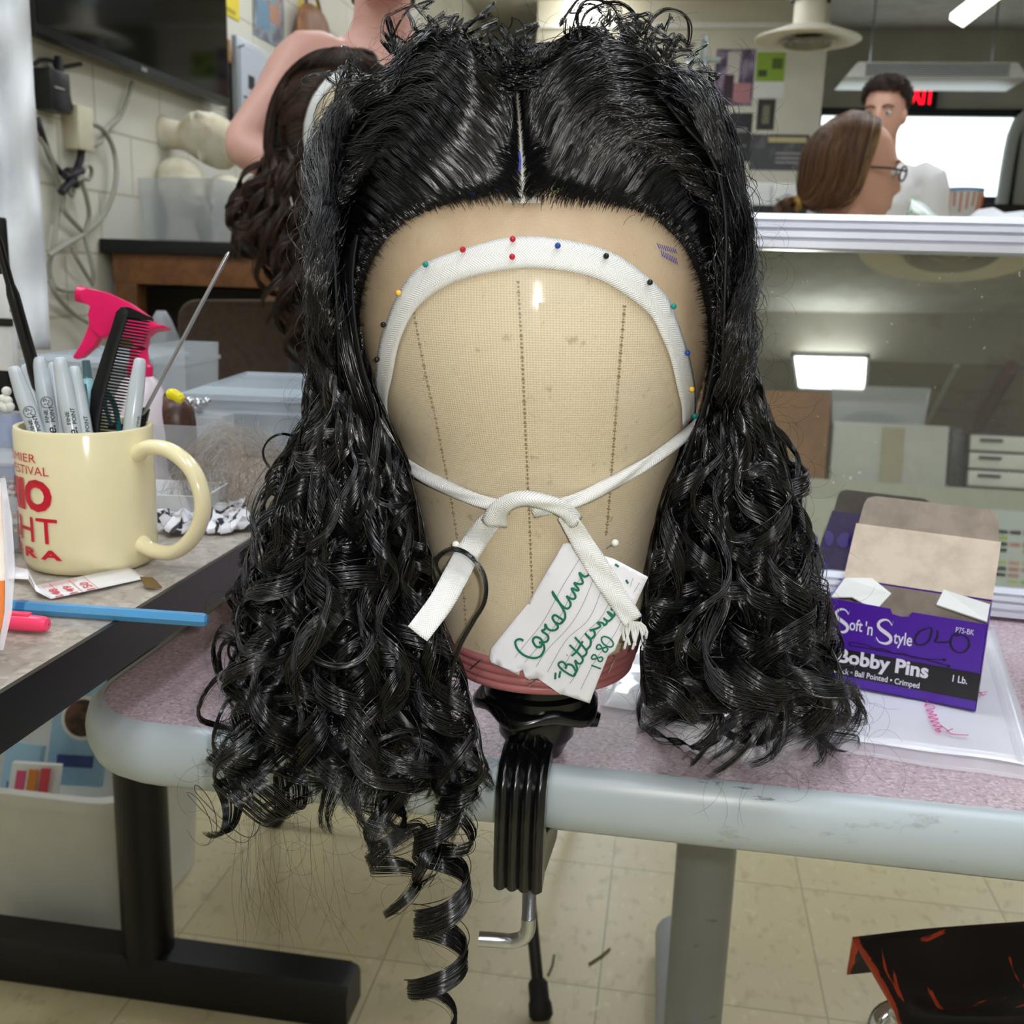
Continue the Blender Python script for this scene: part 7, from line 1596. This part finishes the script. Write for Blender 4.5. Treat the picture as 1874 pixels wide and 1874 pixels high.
def curly_crop(t, Hd, s):
    a = MB(); a.loft([[Hd(wx*math.cos(k*math.pi/10), off+dy*math.sin(k*math.pi/10), z) for k in range(20)] for z, wx, dy, off in ((-.02, .068, .045, -.050), (.03, .077, .062, -.040), (.062, .078, .074, -.030), (.09, .076, .086, -.012), (.112, .064, .078, -.004), (.128, .04, .052, -.004), (.133, .014, .02, -.004))])
    h = a.build('hair', mat('dark_curls', '2a1c16', .5), t, smooth=180); P_ = []
    for i in range(900):
        an, el_ = hrp.rand()*6.28, hrp.uniform(-.1, 1.4); cy_ = math.sin(an)*math.cos(el_); c = V(.082*math.cos(an)*math.cos(el_), -.010+.092*cy_, .050+.085*math.sin(el_)+(.05*max(0, cy_)*(1-math.sin(el_)))); r_ = hrp.uniform(.008, .015); th = hrp.rand()*6.28
        P_.append([Hd(*(c*1.02+V(r_*math.cos(th+q), r_*math.sin(th+q)*.8, r_*math.sin(q*1.2)))) for q in np.linspace(0, 5, 9)])
    strand_mesh('curls', np.array(P_), .0022*s, mat('dark_curls2', '3a281e', .45), h)
    MB().tube(spline([Hd(-.026, .100, -.056), Hd(0, .106, -.053), Hd(.026, .100, -.056)], 8), .004*s, 6).build('moustache', mat('dark_curls', '2a1c16', .5), t)
def pony(t, Hd, s):
    m1 = hair_mat('brown_blonde_hair', '3a2317', .42, '7d5733'); m2 = hair_mat('blonde_streak', 'a87f4a', .4, 'c09a62')
    a = MB(); a.loft([[Hd(wx*math.cos(k*math.pi/10), off+dy*math.sin(k*math.pi/10), z) for k in range(20)] for z, wx, dy, off in ((-.09, .052, .040, -.058), (-.05, .068, .064, -.040), (.0, .074, .078, -.028), (.05, .077, .080, -.024), (.09, .070, .076, -.016), (.114, .048, .056, -.010), (.124, .02, .028, -.008))]); h = a.build('hair', mat('hair_brown_base', '3f281b', .5), t, smooth=180)
    for mm, n, lo, hi, nm in ((m1, 2600, -1.0, .60, 'hair_strands'), (m2, 260, .25, .61, 'blonde_strands')):
        P_ = []
        for i in range(n):
            sx = hrp.choice([-1, 1]); f = hrp.uniform(lo, hi); top = V(sx*.006, .075*f, .134-.03*f*f)
            jit = hrp.normal(0, .004); mid = V(sx*(.089+jit-.03*max(0, -f)), .062*f-.022, .03+hrp.normal(0, .008)); low = V(sx*(.080+jit-.035*max(0, -f)), -.035+.03*f-.03*max(0, -f)+(.045 if f > .62 else 0), -.065+hrp.normal(0, .010)); end = V(sx*.012, -.118, -.085) if f < .62 else low+V(0, .006, -.08)
            P_.append(spline([Hd(*top), Hd(*((top+mid)/2+V(sx*.018, 0, .02))), Hd(*mid), Hd(*low), Hd(*end)], 16))
        if nm == 'hair_strands':
            for i in range(1300):
                x = hrp.uniform(-.085, .085); k_ = math.sqrt(max(.05, 1-(x/.09)**2)); j_ = hrp.normal(0, .004)
                P_.append(spline([Hd(x*.15, hrp.uniform(-.03, .02), .136), Hd(x*.75, -.085*k_, .10), Hd(x, -.116*k_+j_, .035), Hd(x*.92, -.118*k_+j_, -.035), Hd(x*.15, -.119, -.085)], 16))
        strand_mesh(nm, np.array(P_), .0010*s, mm, h)
    MB().lathe([(.014*s, -.008), (.019*s, -.004), (.019*s, .004), (.014*s, .008)], Hd(0, -.122, -.088), Hd(0, -1, -.5)-Hd(0, 0, 0), seg=16, cap=True).build('hair_tie', mat('gold_tie', '9c7a35', .4), t)
    P_ = []
    for i in range(140): P_.append(spline([Hd(hrp.normal(0, .006), -.122, -.088+hrp.normal(0, .004)), Hd(hrp.normal(0, .014), -.150, -.095+hrp.normal(0, .010)), Hd(hrp.normal(0, .022), -.172, -.112+hrp.normal(0, .018))], 8))
    strand_mesh('ponytail', np.array(P_), .0011*s, m1, h)
def long_hair(t, Hd, s):
    a = MB(); a.loft([[Hd(wx*math.cos(k*math.pi/10), off+dy*math.sin(k*math.pi/10), z) for k in range(20)] for z, wx, dy, off in ((-.10, .06, .04, -.06), (.0, .082, .07, -.04), (.05, .084, .098, -.012), (.09, .078, .095, -.006), (.12, .052, .066, -.006), (.132, .02, .028, -.006))]); a.build('hair', mat('hair_brown_base', '3f281b', .5), t, smooth=180)
m_shirtw, m_jean, m_tank = mat('white_shirt', 'd8d6d4', .7), mat('dark_jeans', '22252c', .7), mat('black_tank', '101114', .7)
# standing man
mp = P(1622, 200, 4.05); zt_m = P(1622, 147, 4.05)[2]
human('standing person in a white shirt with short dark curly hair, before the window', (mp[0]+.0, mp[1], 0), zt_m-.012, (-.38, -.92), 'cf9d88', shirt=(m_shirtw, .84, 1.45, .014), sleeves=.9, pants=m_jean, headturn=2, nod=6, hairfn=curly_crop)
# seated woman
wp = P(1562, 300, 2.32); zt_w = P(1562, 208, 2.32)[2]; Hw = 1.62
human('seated person in glasses with a low ponytail of streaked brown hair, facing right', (wp[0]-.012, wp[1], 0), Hw, (.985, .17), 'd6a48e', sit=Hw*1.008-zt_w, shirt=(mat('grey_top', '55585e', .7), .84, 1.45, .012), sleeves=.5, pants=m_jean, glasses=True, nod=4, hairfn=pony, brow='6a4a30')
szz = Hw*.80/1.75-(Hw*1.008-zt_w)-.018
st_ = thing('stool', 'plain grey stool under the seated person', 'stool', (wp[0]-.012, wp[1], 0)); MB().lathe([(.001, szz-.05), (.17, szz-.05), (.18, szz-.03), (.17, szz), (.001, szz)], (wp[0]-.012, wp[1], 0), seg=28).build('seat', m_blackm, st_)
for k in range(4): an = k*math.pi/2+.6; MB().tube([(wp[0]-.012+.12*math.cos(an), wp[1]+.12*math.sin(an), szz-.05), (wp[0]-.012+.2*math.cos(an), wp[1]+.2*math.sin(an), .002)], .012, 8).build('leg', m_steel, st_)
# person working behind the brown wig
np_ = P(700, 20, 1.86); Hn = 1.70
sh_l = P(560, 108, 1.84); el_l = P(446, 262, 1.76); wr_l = P(545, 330, 1.70)
human('person with bare shoulders and a black strap standing behind the brown wig', (np_[0], np_[1], 0), (np_[2]+.02)/1.53*1.75, (.25, -.97), 'c99a8c', arms={1: None, -1: None} and {-1: (P(850, 120, 1.84), P(960, 260, 1.78), P(850, 340, 1.72)), 1: (sh_l, el_l, wr_l)} if False else {1: (P(850, 120, 1.84), P(950, 270, 1.80), P(840, 345, 1.74)), -1: (sh_l, el_l, wr_l)}, shirt=(m_tank, .84, 1.22, .010), sleeves=0, strap=True, pants=m_jean, hairfn=long_hair)

# ------------------------------------------------------------------ green and white bag and crumpled paper on the counter beyond the mirror
for nm, lb, pts, m_, d in (('plastic_sack', 'white and green plastic sack before the standing person', [(1655, 396, 0), (1668, 360, .05), (1690, 372, .07), (1712, 392, .03), (1722, 400, 0)], mat('sack_white', 'd4dcd6', .35, var=('57b070', 9, .52, .56)), 3.0), ('crumpled_paper', 'crumpled white paper on the counter at the right edge', [(1768, 402, 0), (1790, 384, .03), (1818, 380, .06), (1838, 390, .04), (1874, 386, .05), (1900, 402, 0)], mat('paper_crumple', 'd4d6da', .5), 3.0)):
    a = MB(); rows = []
    for k, th in enumerate((-.10, -.05, 0, .05, .10)): rows.append([P(x, y+abs(th)*180+(8 if abs(th) > .09 else 0), d+th+hr.normal(0, .006)) for x, y, _ in pts])
    a.grid(rows); one(nm, lb, 'sack' if 'sack' in nm else 'paper', a, m_, smooth=30, solid=.002)
cz = P(1690, 426, 3.12)[2]-.004; p_ = P(1690, 400, 3.0); p2_ = P(1830, 404, 3.0)
one('mid_counter', 'pale counter behind the mirror carrying the sack and papers', 'counter', MB().bb(p_[0]-.10, p2_[0]+.9, p_[1]-.24, p_[1]+.25, 0, cz), mat('counter_pale', 'a9a8a2', .5), bevel=.01)

# ------------------------------------------------------------------ brown wig on its head
WC = P(655, 235, 1.58)
src = bpy.data.objects['canvas_block']; off_ = V(WC[0]-np.interp(ZW, _z, _c[:, 0]), WC[1]-np.interp(ZW, _z, _c[:, 1]), WC[2]-ZW)
h2 = thing('wig_head', 'second canvas block head standing behind, wearing the brown wig', 'wig head', np.array(hd.location)+off_)
for nm in ('canvas_block', 'collar', 'base_ring'):
    c = bpy.data.objects[nm].copy(); COL.objects.link(c); c.parent = h2
a = MB(); pw = [(556, 300), (551, 262), (560, 205), (578, 165), (604, 138), (636, 124), (668, 126), (700, 140), (730, 170), (752, 215), (758, 262), (752, 300)]
def h2hit(x, y, e):
    q = ray(x, y); ds = np.linspace(1.38, 1.72, 171); pts = CAM+ds[:, None]*q; f = hull_f(pts-off_, e); k = np.where(f < 1)[0]; return pts[k[0]] if len(k) else pts[int(np.argmin(f))]
rows = []; pc = spline(pw, 50); cen = V(655, 260)
for p_ in pc: dr = nrm(cen-p_); rows.append([h2hit(*(p_+dr*k), .002) for k in (0, 6, 12, 18)])
a.grid(rows); one('twill_tape', 'white tape arch on the second canvas head under the brown wig', 'tape', a, m_twill, smooth=80, solid=.0008)
a = MB(); a.tube(spline([h2hit(545, 268, .006), h2hit(556, 305, .004), h2hit(578, 345, .004), h2hit(615, 400, .004), h2hit(655, 430, .004)], 16), .005, 8, flat=.4); one('tie_tape', 'white tape tie hanging below the side of the brown wig', 'tape', a, m_twill)
m_bh = hair_mat('brown_hair', '2e1d14', .42, '4a3222'); bw = thing('brown_wig', 'long wavy dark brown wig on a canvas head behind the black wig', 'wig', P(655, 120, 1.52))
GB = [[(560, 290), (542, 310), (525, 330), (505, 345)], [(552, 250), (530, 262), (512, 285), (500, 330)], [(562, 198), (532, 205), (508, 245), (498, 310)], [(580, 160), (545, 160), (510, 205), (496, 290)], [(606, 132), (570, 122), (525, 150), (500, 215), (492, 290)], [(640, 116), (600, 98), (548, 118), (508, 170), (490, 250), (492, 300)], [(675, 115), (640, 90), (580, 95), (528, 135), (496, 200), (488, 280)], [(690, 130), (690, 100), (660, 92), (700, 120), (740, 150), (760, 220)]]
g3 = []
for i, g in enumerate(GB): c2 = spline(g, 20); g3.append([h2hit(x, y, .004+.022*min(1, k/8)) for k, (x, y) in enumerate(c2)])
g3 = np.array(g3); N = 900; s_ = hrp.rand(N)*(len(GB)-1.001); i0 = s_.astype(int); f = (s_-i0)[:, None, None]; S_ = g3[i0]*(1-f)+g3[i0+1]*f+hrp.normal(0, .003, (N, 1, 3))*np.linspace(.1, 1, 20)[None, :, None]
strand_mesh('front_hair', S_, .0009, m_bh, bw)
a = MB(); a.grid([list(r) for r in (g3[:, 3:]*1.0)]); a.build('under_cap', mat('wig_cap_brown', '120c09', .7), bw, smooth=180, solid=.002)
BY = [290, 340, 400, 460, 540, 620, 680]; BXL = [488, 448, 430, 440, 475, 500, 520]; BXR = [560, 585, 605, 612, 618, 612, 605]
for i in range(52):
    u = (i*.618) % 1; y0 = hrp.uniform(270, 380); y1 = hrp.uniform(430, 470) if u < .25 else hrp.uniform(480, 690); pts = []
    for t_k in np.linspace(0, 1, 6):
        y = y0+(y1-y0)*t_k; x = np.interp(y, BY, BXL)+(np.interp(y, BY, BXR)-np.interp(y, BY, BXL))*np.clip(u+hrp.normal(0, .06)*t_k, 0, 1); pts.append(P(x, y, 1.50+.14*hrp.rand()*0+.13*((i*.37) % 1)))
    ln = (y1-y0)*1.55/1900; strand_mesh('curl', curl(pts, 44, max(1.2, ln/.10), .008, .024, 26, .022, .004, hrp, wob=.001), .0008, m_bh, bw)
